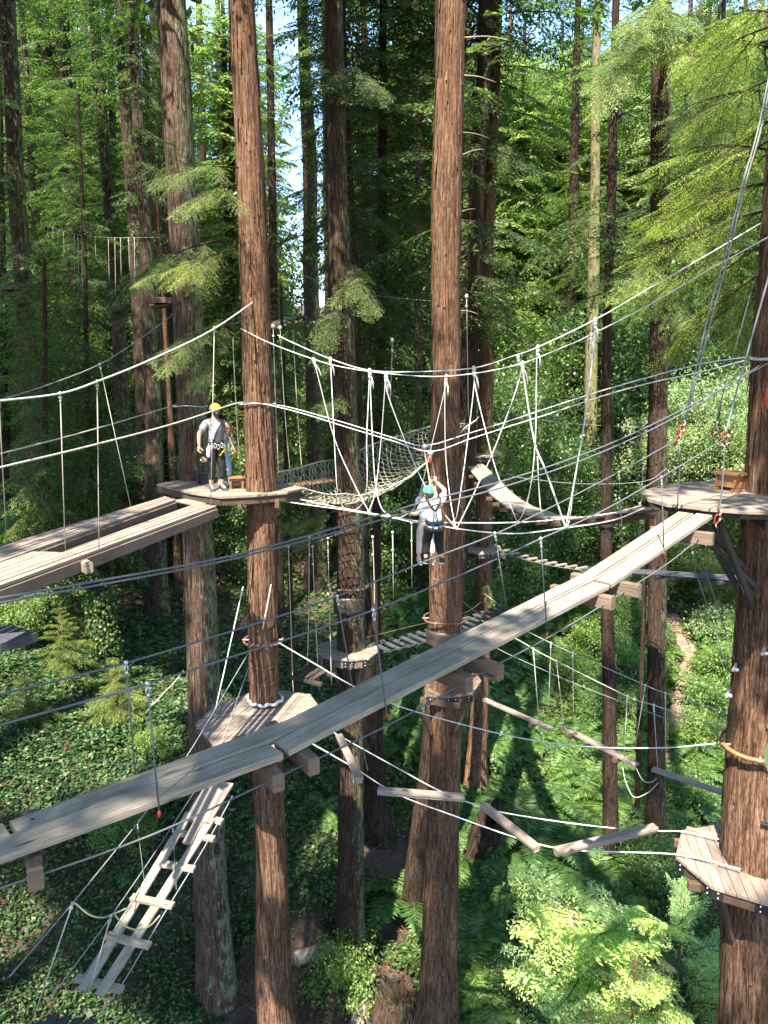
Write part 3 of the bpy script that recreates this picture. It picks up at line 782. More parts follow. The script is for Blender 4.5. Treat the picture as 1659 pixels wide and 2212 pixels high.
GSUB = [i for i, (p, r) in enumerate(LIT) if p.x > 3.2 and 9.5 < p.y < 11.2 and -2.2 < p.z < -.5]
def placed_bough(key, items, temps, tl, mats, name='branch'):
    """each item: base px, tip px, Y of base, Y of tip"""
    root = TREES[key]['root']
    for (x0, y0, Y0, x1, y1, Y1, w) in items:
        a, b = at(x0, y0, Y0), at(x1, y1, Y1)
        d = b - a; L = d.length
        yaw = math.atan2(d.y, d.x); pitch = math.asin(max(-1, min(1, d.z/L)))
        pls = []; n = 4 + int(1.2*w) + int(L*1.6)
        for j in range(n):
            f = .12 + .88*(j + gC.random()*.6)/n
            sg = 1 if j % 2 else -1; sc_l = min(1.0, L/tl)*gC.uniform(.42, .72)*(1.15 - .45*f)
            q = d*f + Vector((0, 0, .10*L*math.sin(3.1*f)*.5))
            if blocks_light(tuple(a + q*1.1), .5, GSUB): continue
            pls.append((tuple(q), yaw + sg*gC.uniform(.25, 1.0)*(1.2 - f), pitch*.5 - gC.uniform(-.05, .45), sc_l, gC.normal(0, .3), int(gC.integers(0, 99))))
        pls.append((tuple(d*.62), yaw, pitch, min(1.0, L/tl)*.55, gC.normal(0, .15), int(gC.integers(0, 99))))
        mbl = MB(); mbl.tube([a + d*t + Vector((0, 0, .10*L*math.sin(3.1*t)*.5)) for t in np.linspace(-.05, .9, 8)], [(.022 - .018*t)*min(1.6, L/2.0) for t in np.linspace(0, 1, 8)], 5); mbl.build('limb', M['bark_dark'], root)
        me = crown_mesh(name, pls, temps, mats)
        o = put(bpy.data.objects.new(name, me), root); o.location = a - wloc(root)
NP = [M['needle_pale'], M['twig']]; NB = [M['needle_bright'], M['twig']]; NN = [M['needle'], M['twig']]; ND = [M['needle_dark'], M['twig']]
placed_bough('T8', [(512, 362, 16.4, 366, 378, 15.2, 4), (505, 400, 16.4, 420, 440, 15.0, 2), (505, 540, 16.4, 395, 585, 15.3, 3)], B_NEAR, 2.0, NB)
placed_bough('T7', [(470, 520, 18, 290, 605, 15.8, 5), (455, 560, 18, 350, 590, 15.6, 3), (510, 700, 18, 372, 770, 15.8, 3), (470, 745, 18, 430, 815, 16.6, 3), (385, 370, 18.2, 372, 300, 17, 1)], B_NEAR, 2.0, NB)
placed_bough('T9', [(735, 1105, 19.6, 640, 1130, 18.8, 3), (700, 1130, 19.6, 650, 1165, 18.8, 1)], B_NEAR, 2.0, NB)
placed_bough('T9', [(745, 130, 19.8, 800, 190, 18.6, 2), (730, 200, 19.8, 690, 150, 18.6, 2), (752, 690, 19.8, 640, 700, 18.5, 2), (745, 640, 19.8, 690, 760, 18.6, 2), (750, 560, 19.8, 790, 640, 18.5, 2), (750, 840, 19.8, 700, 880, 18.6, 1)], B_MID, 2.5, NN)
# right foreground sprays from the right-hand tree
placed_bough('T17', [(1690, 120, 11.8, 1560, 90, 13.4, 4), (1690, 330, 11.8, 1480, 330, 13.6, 4), (1690, 480, 11.8, 1560, 480, 12.6, 4), (1655, 60, 11.6, 1500, 150, 13.0, 5), (1665, 170, 11.6, 1530, 260, 13.0, 5), (1670, 300, 11.6, 1500, 420, 13.0, 5), (1680, 390, 11.6, 1440, 470, 13.0, 6), (1680, 450, 11.6, 1420, 545, 13.0, 6),
                     (1690, 520, 11.6, 1410, 640, 13.0, 6), (1690, 560, 11.6, 1480, 730, 13.0, 5), (1690, 600, 11.6, 1520, 700, 13.0, 4), (1680, 30, 11.6, 1560, 40, 13.0, 4), (1680, 240, 11.6, 1600, 350, 13.0, 3), (1690, 640, 11.6, 1600, 760, 13.0, 3)], B_NEAR, 2.0, NB)
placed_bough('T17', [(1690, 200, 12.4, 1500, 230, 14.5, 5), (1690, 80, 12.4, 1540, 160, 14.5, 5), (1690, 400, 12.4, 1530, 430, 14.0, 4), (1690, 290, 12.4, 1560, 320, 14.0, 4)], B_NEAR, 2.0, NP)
placed_bough('T16', [(1450, 20, 23, 1330, 130, 19.5, 6), (1450, 40, 23, 1310, 200, 19.0, 6), (1440, 10, 23, 1380, 60, 19.5, 4), (1440, 80, 23, 1500, 140, 20, 4), (1445, 440, 23.2, 1520, 520, 21, 4), (1420, 560, 23.2, 1360, 610, 21, 3), (1440, 640, 23.2, 1500, 700, 21.5, 3)], B_MID, 2.5, NB)
placed_bough('T13', [(1060, 880, 26.6, 1110, 900, 25.6, 2), (1050, 1250, 26.6, 1080, 1300, 25.6, 2), (1055, 930, 26.6, 1100, 990, 25.6, 2), (1065, 300, 26.6, 1110, 340, 25, 2)], B_MID, 2.5, NN)

# crowns that fill the mid distance
def mid_crown(key, z0, z1, n, r0, r1, mats=NN, temps=B_MID, tl=2.5, keep=.15):
    a = axis_at(key, z0)
    pl = carve(conifer_places(gC, 0, z1 - z0, n, r0, r1, -.25, .1, tl), a, tl, keep)
    if pl: add_crown(key, crown_mesh('crown', pl, temps, mats), z0)
mid_crown('T1', 2, 20, 60, 2.6, 2.6, NN); mid_crown('T2', -2, 22, 60, 2.8, 3.0, ND)
mid_crown('T3', -1, 22, 75, 2.4, 3.2); mid_crown('T5', 4, 22, 75, 2.4, 3.0)
mid_crown('T6a', 6, 20, 40, 2.2, 2.6); mid_crown('T6b', 8, 20, 36, 2.2, 2.6); mid_crown('T6c', 9, 20, 26, 1.6, 2.2)
mid_crown('T18', 6.5, 24, 50, 2.0, 2.6, NN); mid_crown('T19', -6, 15, 90, 1.1, 1.3, NN)
mid_crown('T18', 14, 26, 50, 3.2, 3.2, NN)
mid_crown('T9b', 1.5, 13, 40, 2.0, 2.4, ND); mid_crown('T10', -1.0, 14.5, 130, 2.3, 3.0, ND); mid_crown('T12', 2.0, 14, 90, 2.4, 3.2, NN)
mid_crown('T11b', 2.0, 14, 36, 2.4, 2.6, ND)
mid_crown('T15', 2.5, 14, 60, 2.0, 2.6, NN); mid_crown('T16b', 0, 12, 40, 2.0, 2.6, ND)
mid_crown('T14', 9, 24, 60, 2.6, 3.0); mid_crown('T20', 6, 26, 70, 3, 3.4); mid_crown('T21', 5, 24, 60, 2.6, 3); mid_crown('T23', 3, 22, 60, 2.8, 3)
mid_crown('T13', 6.5, 14, 30, 2.0, 2.4)
# young conifer in front of the left trunks
tree('T4', [(170, 250, 7), (184, 600, 10), (196, 1150, 13)], 29, 'bark_dark', "slim young conifer with feathery dark sprays before the left trunks", ztop=10)
mid_crown('T4', -6.5, 10.5, 150, 2.4, 1.0, NN, keep=.6)
tree('T4b', [(95, 560, 8), (100, 1000, 11)], 27, 'bark_dark', "young conifer with low dark sprays below the far left platform", ztop=3.5)
mid_crown('T4b', -6, 3.5, 80, 2.3, .7, NN, keep=.6)
tree('T4c', [(612, 800, 8), (622, 1100, 11)], 26, 'bark_dark', "young conifer with pale sprays behind the cargo net", ztop=3.2)
mid_crown('T4c', -5.5, 3.2, 60, 1.7, .6, NN, keep=.6)

# ---------------------------------------------------------------- background forest
gB = np.random.default_rng(77)
FAR_CON = []
for i in range(4):
    pl = conifer_places(gB, 2 + i, 30, 230, 3.9, 2.5, -.25, .15, 3.0)
    FAR_CON.append(crown_mesh('crown', pl, B_FAR, [M['needle'], M['twig']]))
FAR_PALE = []
for i in range(2):
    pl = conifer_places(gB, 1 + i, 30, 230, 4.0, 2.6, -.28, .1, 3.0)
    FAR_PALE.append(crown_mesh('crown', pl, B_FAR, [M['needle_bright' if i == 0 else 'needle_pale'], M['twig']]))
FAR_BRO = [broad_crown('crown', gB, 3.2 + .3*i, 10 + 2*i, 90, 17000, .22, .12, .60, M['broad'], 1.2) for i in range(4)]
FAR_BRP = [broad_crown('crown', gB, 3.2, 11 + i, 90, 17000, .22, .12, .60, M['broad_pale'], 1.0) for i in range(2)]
def simple_trunk(h, r, mat, seed):
    pts = [Vector((0, 0, -1)), Vector((.1, .05, h*.5)), Vector((.0, .1, h))]
    o = trunk_mesh('trunk', pts, [r, r*.75, r*.2], M[mat], None, 12, 1.2, .06, .5, 1.4, seed)
    me = o.data; bpy.data.objects.remove(o); return me
TR_CON = [simple_trunk(31, .42 + .08*i, ('bark_dark', 'bark_brown', 'bark_red')[i], 60+i) for i in range(3)]
TR_BRO = [simple_trunk(9, .20 + .05*i, 'bark_dark', 70+i) for i in range(2)]
N_BG = 0
def bg_tree(x, y, kind, s=1.0, rot=None, lab=None, grp=None):
    global N_BG
    z = gzf(x, y)
    nm = {'con': 'conifer_tree', 'pale': 'conifer_tree', 'bro': 'broadleaf_tree', 'brp': 'broadleaf_tree'}[kind]
    lab0, grp0 = {'con': ("dark green background conifer in the dense forest far behind the ropes", "far dark conifers"),
                  'pale': ("bright yellow-green conifer in the sunlit forest far behind the ropes", "far sunlit conifers"),
                  'bro': ("leafy green broadleaf tree of the thick background woodland", "background broadleaf trees"),
                  'brp': ("pale sunlit broadleaf tree of the background woodland", "pale background broadleaf trees")}[kind]
    r = thing(nm, (x, y, z), lab or lab0, 'tree', grp or grp0)
    r.rotation_euler = (0, 0, gB.uniform(0, 6.28) if rot is None else rot); r.scale = (s, s, s)
    cr = {'con': FAR_CON, 'pale': FAR_PALE, 'bro': FAR_BRO, 'brp': FAR_BRP}[kind]
    put(bpy.data.objects.new('trunk', (TR_CON if kind in ('con', 'pale') else TR_BRO)[N_BG % (3 if kind in ('con', 'pale') else 2)]), r)
    put(bpy.data.objects.new('crown', cr[N_BG % len(cr)]), r)
    N_BG += 1
    return r
def sky_gap(x, y, half=0.0):
    """keep the blue patch between the left trunks open"""
    px = 829.5 + FPX*x/(y*math.cos(R_(PITCH)))
    w = 3.2*FPX/y
    return 600 - w*half < px < 695 + w*half
cand = []
for (ya, yb, step, kinds) in ((44, 52, 4.0, 'mix'), (54, 66, 4.0, 'mix'), (68, 84, 4.4, 'mix'), (88, 112, 5.0, 'mix')):
    half = (yb)*.60
    x = -half
    while x < half:
        y = gB.uniform(ya, yb); xx = x + gB.normal(0, .9)
        cand.append((xx, y)); x += step*gB.uniform(.75, 1.25)
for (x, y) in cand:
    px = 829.5 + FPX*x/(y*.986)
    if sky_gap(x, y, .45): continue
    if px < 330 and gB.random() < .25 and y > 66: continue
    u = gB.random()
    if px > 1080:
        kind = 'pale' if u < .46 else 'brp' if u < .62 else 'con' if u < .82 else 'bro'
    elif px < 700:
        kind = 'bro' if u < .48 else 'con' if u < .8 else 'pale' if u < .92 else 'brp'
    else:
        kind = 'con' if u < .45 else 'bro' if u < .75 else 'pale' if u < .92 else 'brp'
    bg_tree(x, y, kind, gB.uniform(.8, 1.2) if kind in ('con', 'pale') else gB.uniform(.9, 1.5))
for (px, Y, k, s_) in [(1000, 60, 'con', 1.1), (1055, 70, 'pale', 1.2), (1110, 58, 'pale', 1.1), (1150, 74, 'brp', 1.6), (1190, 62, 'pale', 1.15), (1250, 70, 'pale', 1.2), (1300, 60, 'con', 1.1), (1350, 72, 'pale', 1.25), (1390, 58, 'pale', 1.1), (1460, 66, 'pale', 1.2),
                       (1500, 56, 'pale', 1.1), (1550, 68, 'pale', 1.25), (1600, 58, 'pale', 1.1), (1650, 70, 'pale', 1.2), (1480, 80, 'pale', 1.4), (1580, 84, 'pale', 1.4), (1380, 88, 'pale', 1.4), (1230, 90, 'con', 1.4), (1080, 86, 'con', 1.4), (930, 84, 'con', 1.4), (880, 66, 'con', 1.2), (780, 70, 'con', 1.2),
                       (330, 64, 'bro', 2.2), (420, 70, 'con', 1.2), (500, 62, 'bro', 2.0), (560, 74, 'con', 1.2), (20, 66, 'con', 1.2), (130, 72, 'bro', 2.2), (230, 64, 'con', 1.1)]:
    p = at(px, 828, Y); bg_tree(p.x, p.y, k, s_)
# low broadleaf understory under the sky patch and between the mid trunks
for (px, Y, s, k) in [(560, 52, .9, 'bro'), (625, 56, .75, 'bro'), (690, 50, .8, 'bro'), (600, 48, .6, 'bro'), (660, 62, .8, 'brp'), (480, 46, .9, 'bro'), (520, 40, .6, 'brp'), (470, 38, .7, 'bro'), (420, 52, 1, 'bro'),
                      (150, 42, .8, 'bro'), (60, 48, .9, 'bro'), (250, 46, .8, 'bro'), (220, 36, .55, 'bro'), (330, 44, .7, 'bro'), (-60, 40, .9, 'bro'), (20, 58, 1, 'brp'), (110, 36, .5, 'bro'),
                      (720, 44, .8, 'bro'), (790, 42, .8, 'bro'), (860, 40, .75, 'bro'), (900, 48, .9, 'bro'), (1080, 42, .9, 'bro'), (1130, 46, .9, 'brp'), (1120, 36, .6, 'bro'), (1180, 40, .8, 'bro'), (1170, 54, 1, 'brp'), (1220, 44, .7, 'bro'), (1340, 44, .8, 'bro'),
                      (1400, 50, .8, 'bro'), (1500, 50, .9, 'bro'), (1600, 46, .9, 'bro'), (1680, 40, .8, 'bro'), (1350, 56, 1, 'brp'), (1450, 60, 1, 'bro'), (1000, 52, 1, 'bro'), (850, 56, 1, 'brp'), (760, 54, .9, 'bro')]:
    p = at(px, 828, Y)
    bg_tree(p.x, p.y, k, s)

# ---------------------------------------------------------------- unseen trees added outside the frame for the shade of their crowns
SH_T = [(-9.5, 3.5, 4.8), (8.5, 1.5, 4.6), (-6.5, -5, 5), (2.2, -6, 5), (10, -6, 5), (-16, 8, 5.2), (-16, -3, 5), (14, 8, 4.6), (-21, 15, 5), (-.5, -13, 5), (-10, -13, 5), (-25, 24, 5), (16, 14, 4.6)]
SH_ROOT = []
for i, (x, y, rr_) in enumerate(SH_T):
    z = gzf(x, y)
    root = thing('redwood_tree', (x, y, z), "unseen redwood added outside the frame for the shade its crown casts", 'tree', "added shade redwoods around the viewpoint"); SH_ROOT.append(root)
    trunk_mesh('trunk', [Vector((x, y, z-.4)), Vector((x, y, 34))], [.5, .2], M['bark_brown'], root, 16, 1.0, .05, .4, 1.6, 90+i)
    z0 = 8.5 if y < 8 else 10
    pl = []
    for k in range(430):
        a = gC.uniform(0, 6.28); q = rr_*1.1*gC.random()**.6
        pl.append(((q*math.cos(a), q*math.sin(a), gC.uniform(0, 30 - z0)), a + gC.normal(0, .6), gC.normal(-.05, .2), gC.uniform(.8, 1.3), gC.normal(0, .2), int(gC.integers(0, 99))))
    pl = carve(pl, (x, y, z0), 1.8)
    o = put(bpy.data.objects.new('crown', crown_mesh('crown', pl, B_SH2, NN)), root); o.location = (0, 0, z0 - z)

# ---------------------------------------------------------------- unseen sprays added along the sun rays to shade chosen spots
SHADE = [(at(x, y, Y), r) for x, y, Y, r in [
    (900, 1430, 6.6, .35), (1060, 1360, 7.5, .3),
    (905, 1500, 21.3, .7), (900, 1680, 21.3, .7), (890, 1800, 21.3, .7), (820, 1600, 24, 1),
    (440, 1300, 18.2, .8), (445, 1600, 18.2, .8), (452, 1850, 18.2, .8), (460, 2100, 18.2, .8), (562, 1200, 16.3, .7), (566, 1330, 16.3, .6), (585, 1800, 16.3, .6), (592, 1950, 16.3, .6),
    (752, 1200, 19.7, .8), (756, 1500, 19.7, .8), (758, 1800, 19.7, .8), (760, 2000, 19.7, .8), (745, 700, 19.7, .8), (740, 950, 19.7, .8), (960, 1000, 17.2, .6), (962, 1250, 17.2, .7), (958, 1600, 17.2, .6), (955, 1850, 17.2, .7), (950, 2100, 17.2, .7),
    (1665, 700, 10.6, .6), (1660, 1250, 10.5, .6), (1650, 1400, 10.5, .5), (1640, 1560, 10.5, .5), (1620, 2020, 10.6, .6), (1424, 800, 23.2, 1), (1422, 1200, 23.2, 1), (1416, 1600, 23.2, 1), (1311, 900, 22.7, .8), (1311, 1400, 22.7, .8), (1316, 1700, 22.7, .8),
    (700, 1900, 20.5, 1.5), (850, 1900, 22, 1.4), (800, 2100, 19, 1.4), (640, 2050, 19.5, 1.3), (1050, 1950, 19.5, 1.5), (1150, 1880, 21, 1.4), (1050, 2120, 18, 1.3), (1230, 1850, 22, 1.2), (1120, 2000, 19, 1.2), (1380, 1890, 21, 1.2), (1500, 1830, 22, 1.2), (1620, 2050, 18.5, 1.2),
    (320, 1800, 20, 1.5), (250, 1950, 18, 1.3), (360, 2000, 17.5, 1.2), (520, 1450, 30, 2), (540, 1350, 34, 2), (350, 1350, 33, 2), (520, 1700, 22.5, 1.3), (680, 1480, 30, 1.5),
    (60, 1000, 40, 3), (250, 1000, 40, 3), (450, 1000, 45, 3), (330, 1100, 34, 2), (80, 900, 33, 1.5), (310, 900, 35, 1.5), (330, 1150, 34, 1.5), (650, 950, 40, 3), (850, 950, 40, 3), (1200, 950, 45, 3), (1340, 1000, 45, 3), (900, 850, 45, 3), (1600, 850, 45, 2.5), (1450, 880, 45, 2)]]
SB = {}
for p, r in SHADE:
    for k in range(int(16 + 20*r*r)):
        h = gC.uniform(9.5, 21) - p.z; c = p + SV*(h/SV.z) + Vector((gC.normal(0, .55*r), gC.normal(0, .55*r), gC.normal(0, .5)))
        if c.y > .35*c.z + 9 and c.z < .43*c.y + 1.5: continue          # would hang into the picture
        if blocks_light(tuple(c), .5): continue
        j = min(range(len(SH_T)), key=lambda q: (SH_T[q][0]-c.x)**2 + (SH_T[q][1]-c.y)**2)
        SB.setdefault(j, []).append((tuple(c), math.atan2(c.y-SH_T[j][1], c.x-SH_T[j][0]) + gC.normal(0, .7), gC.normal(-.05, .2), gC.uniform(.6, .9), gC.normal(0, .2), int(gC.integers(0, 99))))
for j, pl in SB.items():
    root = SH_ROOT[j]
    o = put(bpy.data.objects.new('low_boughs', crown_mesh('low_boughs', [((c[0]-root.location.x, c[1]-root.location.y, c[2]-root.location.z), y_, p_, s_, r_, k_) for c, y_, p_, s_, r_, k_ in pl], B_SH2, NN)), root)
# ---------------------------------------------------------------- ground cover, ferns, shrubs
gG = np.random.default_rng(5)
DIRT = [(gpix(690, 2150), 1.5), (gpix(560, 2185), 1.1), (gpix(830, 1850), 1.3), (gpix(850, 2000), .7), (gpix(800, 2190), 1.4), (gpix(560, 1214), 1.6), (gpix(640, 1206), 1.7), (gpix(720, 1212), 1.5), (gpix(500, 1224), 1.2)]
PATHP = [gpix(x, y) for x, y in [(1445, 1330), (1478, 1385), (1492, 1430), (1478, 1490), (1460, 1560), (1440, 1640)]]
def clear_mask(x, y, rp=.55):
    ok = np.ones(len(x), bool)
    for p, r in DIRT: ok &= np.hypot(x-p.x, y-p.y) > r*(.8 + .5*gG.random(len(x)))
    for i in range(len(PATHP)-1):
        for f in np.linspace(0, 1, 6):
            q = PATHP[i]*(1-f) + PATHP[i+1]*f; ok &= np.hypot(x-q.x, y-q.y) > rp
    return ok
def scatter(n, y0, y1, bias=1.0):
    """ground points inside the picture (slightly beyond its edges)"""
    y = y0 + (y1-y0)*gG.random(n)**bias
    x = (gG.random(n)*2-1)*y*.60
    z = gz(x, y); P = np.stack([x, y, z], -1)
    px, py = to_px(P)
    ok = (px > -60) & (px < 1720) & (py < 2290) & (py > 700)
    return P[ok], px[ok], py[ok]
def mound(x, y): return .22*(np.sin(1.3*x+.5)*np.sin(1.7*y) + .6*np.sin(3.1*x+y) * np.cos(2.7*y-x)) + .22
def cover(name, label, cat, mat, n, yr, sel, size, hgt, tilt=.55):
    P, px, py = scatter(n, *yr)
    ns_ = np.sin(.9*P[:, 0]+1.3*P[:, 1]) * np.sin(1.7*P[:, 0]-.8*P[:, 1]+2) + .6*np.sin(3.3*P[:, 0]+.7)*np.sin(2.9*P[:, 1]) + .35*np.sin(7.1*P[:, 0]+5*P[:, 1])
    k = sel(px, py, P) & clear_mask(P[:, 0], P[:, 1]) & (gG.random(len(P)) < np.clip(1.1 + .5*ns_, .35, 1)); P = P[k]
    D_ = P[:, 1]; s = size*np.clip(D_/20, .8, 2.6)
    m = mound(P[:, 0], P[:, 1])
    P = P.copy(); P[:, 2] += np.maximum(.03, m)*hgt*gG.uniform(.35, 1.0, len(P))
    a = gG.uniform(0, 2*np.pi, len(P)); D = np.stack([np.cos(a), np.sin(a), gG.normal(-.1, .3, len(P))], -1)
    N = np.array([0, -.15, 1.]) + gG.normal(0, tilt, (len(P), 3))
    Q = leaf_quads(P, D, N, s*gG.lognormal(0, .32, len(P)), s*.9*gG.lognormal(0, .3, len(P)))
    o = put(bpy.data.objects.new(name, quads_mesh(name, Q, mat))); tag(o, label, cat, kind='stuff'); return o
left = lambda px, py, P: gG.random(len(px)) < 1/(1+np.exp((px - (900 - .12*(py-1100)))/45))
right = lambda px, py, P: gG.random(len(px)) < 1/(1+np.exp(-(px - (860 - .12*(py-1100)))/45))
cover('ivy', "glossy dark ivy carpeting the left bank and ravine floor under the trunks", 'ivy', M['ivy'], 330000, (12, 34, .9), left, .105, .75)
cover('ivy', "ivy and low growth on the far left slope behind the trunks", 'ivy', M['ivy'], 130000, (32, 85, 1.0), left, .105, .9)
cover('ground_plants', "low green herbs covering the right bank between ferns and shrubs", 'ground plants', M['herb'], 200000, (13, 36, .9), right, .10, 1.0, .5)
cover('ground_plants', "low undergrowth on the distant right slope under the background trees", 'ground plants', M['herb'], 110000, (34, 85, 1.0), right, .11, 1.3, .5)
cover('ivy', "dark ivy between the stump and ferns on the lower right ravine floor", 'ivy', M['ivy'], 110000, (14, 22, 1.0), lambda px, py, P: (px > 780) & (px < 1500) & (py > 1780), .10, .7)
def litter(n):
    QL = []
    for p, r in DIRT:
        m = int(n*r*r); a = gG.uniform(0, 6.28, m); q = r*1.5*gG.random(m)**.5; x = p.x + q*np.cos(a); y = p.y + q*np.sin(a)
        P = np.stack([x, y, gz(x, y) + .02 + .03*gG.random(m)], -1); D = gG.normal(0, 1, (m, 3)); D[:, 2] *= .25
        QL.append(leaf_quads(P, D, np.array([0, 0, 1.]) + gG.normal(0, .35, (m, 3)), gG.lognormal(-2.2, .5, m), gG.uniform(.008, .035, m)))
    o = put(bpy.data.objects.new('needle_litter', quads_mesh('needle_litter', np.concatenate(QL), M['litter']))); tag(o, "brown fallen needles, twigs and leaves on the bare soil patches", 'leaf litter', kind='stuff')
M['litter'] = leaf_mat("forest_litter", [(0, (.025, .013, .008)), (.4, (.075, .040, .024)), (.75, (.15, .085, .05)), (.93, (.26, .18, .11)), (1, (.07, .12, .03))], .1, rough=.9, spec=.1)
litter(900)
P, px, py = scatter(5000, 13, 45)
k_ = (px < 950); P = P[k_]; a_ = gG.uniform(0, 6.28, len(P)); P[:, 2] += .12 + .2*gG.random(len(P))
o = put(bpy.data.objects.new('dead_twigs', quads_mesh('dead_twigs', leaf_quads(P, np.stack([np.cos(a_), np.sin(a_), gG.normal(.1, .3, len(P))], -1), np.array([0, -.4, 1.]) + gG.normal(0, .5, (len(P), 3)), gG.lognormal(-1.1, .5, len(P)), gG.uniform(.010, .03, len(P))), M['litter'])))
tag(o, "brown dead twigs and fronds scattered through the ivy", 'twigs', kind='stuff')

# fern: arching fronds with pinnae
def fern_mesh(g, nf=15, L=.95):
    Q = []
    for i in range(nf):
        yaw = 2*math.pi*i/nf + g.normal(0, .2); l = L*g.uniform(.65, 1.1); rise = g.uniform(.45, .9)
        n = 18; t = np.linspace(.12, 1, n)
        R = l*(t*.95); Z = l*(rise*t*1.5 - (rise*1.1+.25)*t*t)
        ax = np.stack([R*math.cos(yaw), R*math.sin(yaw), Z], -1)
        tang = unit(np.gradient(ax, axis=0)); side = unit(np.cross(tang, [0, 0, 1.])); nrm = np.cross(side, tang)
        wl = l*.27*np.sin(np.pi*(.18 + .8*t))**.9
        for sg in (-1, 1):
            D = side*sg + tang*.45 + g.normal(0, .06, (n, 3)); D[:, 2] -= .12
            Q.append(leaf_quads(ax, D, nrm, wl, np.full(n, l*.055)))
        ax0 = np.concatenate([[[0, 0, 0]], ax[:-1]])
        w = side*.006
        Q.append(np.stack([ax0-w, ax-w, ax+w, ax0+w], 1))
    return quads_mesh('sword_fern', np.concatenate(Q), M['fern'])
FERN = [fern_mesh(gG, 14 + 2*i, .9 + .1*i) for i in range(4)]
def fern(p, s, lab=None, grp="ferns on the ravine floor"):
    o = bpy.data.objects.new('sword_fern', FERN[gG.integers(0, 4)]); put(o)
    o.location = p; o.rotation_euler = (gG.normal(0, .12), gG.normal(0, .12), gG.uniform(0, 6.28)); o.scale = (s, s, s)
    return tag(o, lab or "green fern among the many ferns and ivy of the ravine floor", 'fern', None if lab else grp)
fern(gpix(885, 1965), 1.9, "large bright fern clump left of the central trunk in the dark ravine floor")
fern(gpix(930, 1975), 1.4, "smaller fern tucked against the left foot of the central trunk")
for (x, y, s) in [(720, 1700, .9), (690, 1760, .9), (560, 1770, .8), (790, 1750, .8), (650, 1100, 1.0), (590, 1290, 1.0), (610, 1240, 1.0), (290, 1900, .6), (545, 1850, .7)]:
    fern(gpix(x, y), s)
nf_ = 0
P, px, py = scatter(6000, 16, 40)
for p, x, y in zip(P, px, py):
    if nf_ >= 210: break
    ok = (x > 960 and y > 1230 and not (1050 < x < 1659 and y > 1960)) or (850 < x < 960 and 1250 < y < 1700)
    if ok and gG.random() < (.95 if x < 1400 else .5) and clear_mask(p[None, 0], p[None, 1], .8)[0]:
        fern((p[0], p[1], p[2] + .05), gG.uniform(1.0, 1.9)*(1.0 if y > 1400 else 1.15)); nf_ += 1

SHR = [broad_crown('foliage', gG, 1.0, 1.7, 40, 4200, .105, .055, .22, M['shrub'], .2) for _ in range(3)]
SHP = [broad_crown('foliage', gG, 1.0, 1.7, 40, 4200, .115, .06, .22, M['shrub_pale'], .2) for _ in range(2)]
SHR_B = [broad_crown('foliage', gG, 1.0, 1.7, 80, 11000, .062, .034, .17, M['shrub'], .2) for _ in range(2)]
SHP_B = [broad_crown('foliage', gG, 1.0, 1.7, 120, 17000, .044, .025, .14, M['shrub_pale'], .2) for _ in range(2)]
def stem_mesh():
    mb = MB()
    for i in range(5):
        a = rnd.uniform(0, 6.28); r = rnd.uniform(.2, .6)
        mb.tube([(0, 0, -.1), (r*.4*math.cos(a), r*.4*math.sin(a), .6), (r*math.cos(a), r*math.sin(a), 1.3)], [.025, .018, .008], 5)
    o = mb.build('stem', M['twig'], None, (0, 0, 0)); me = o.data; bpy.data.objects.remove(o); return me
STEM = stem_mesh()
def shrub(p, s, pale=False, lab=None, grp=None, sz=None):
    r = thing('leafy_shrub', p, lab or ("pale sunlit shrub in the thicket on the right bank" if pale else "green leafy shrub in the thicket on the ravine bank"), 'shrub',
              None if lab else (grp or ("pale shrubs of the right bank" if pale else "green shrubs of the ravine banks")))
    r.rotation_euler = (0, 0, gG.uniform(0, 6.28)); r.scale = (s, s, (sz or s))
    L = (SHP_B if s > 1.3 else SHP) if pale else (SHR_B if s > 1.3 else SHR)
    put(bpy.data.objects.new('foliage', L[gG.integers(0, len(L))]), r); put(bpy.data.objects.new('stem', STEM), r)
    return r
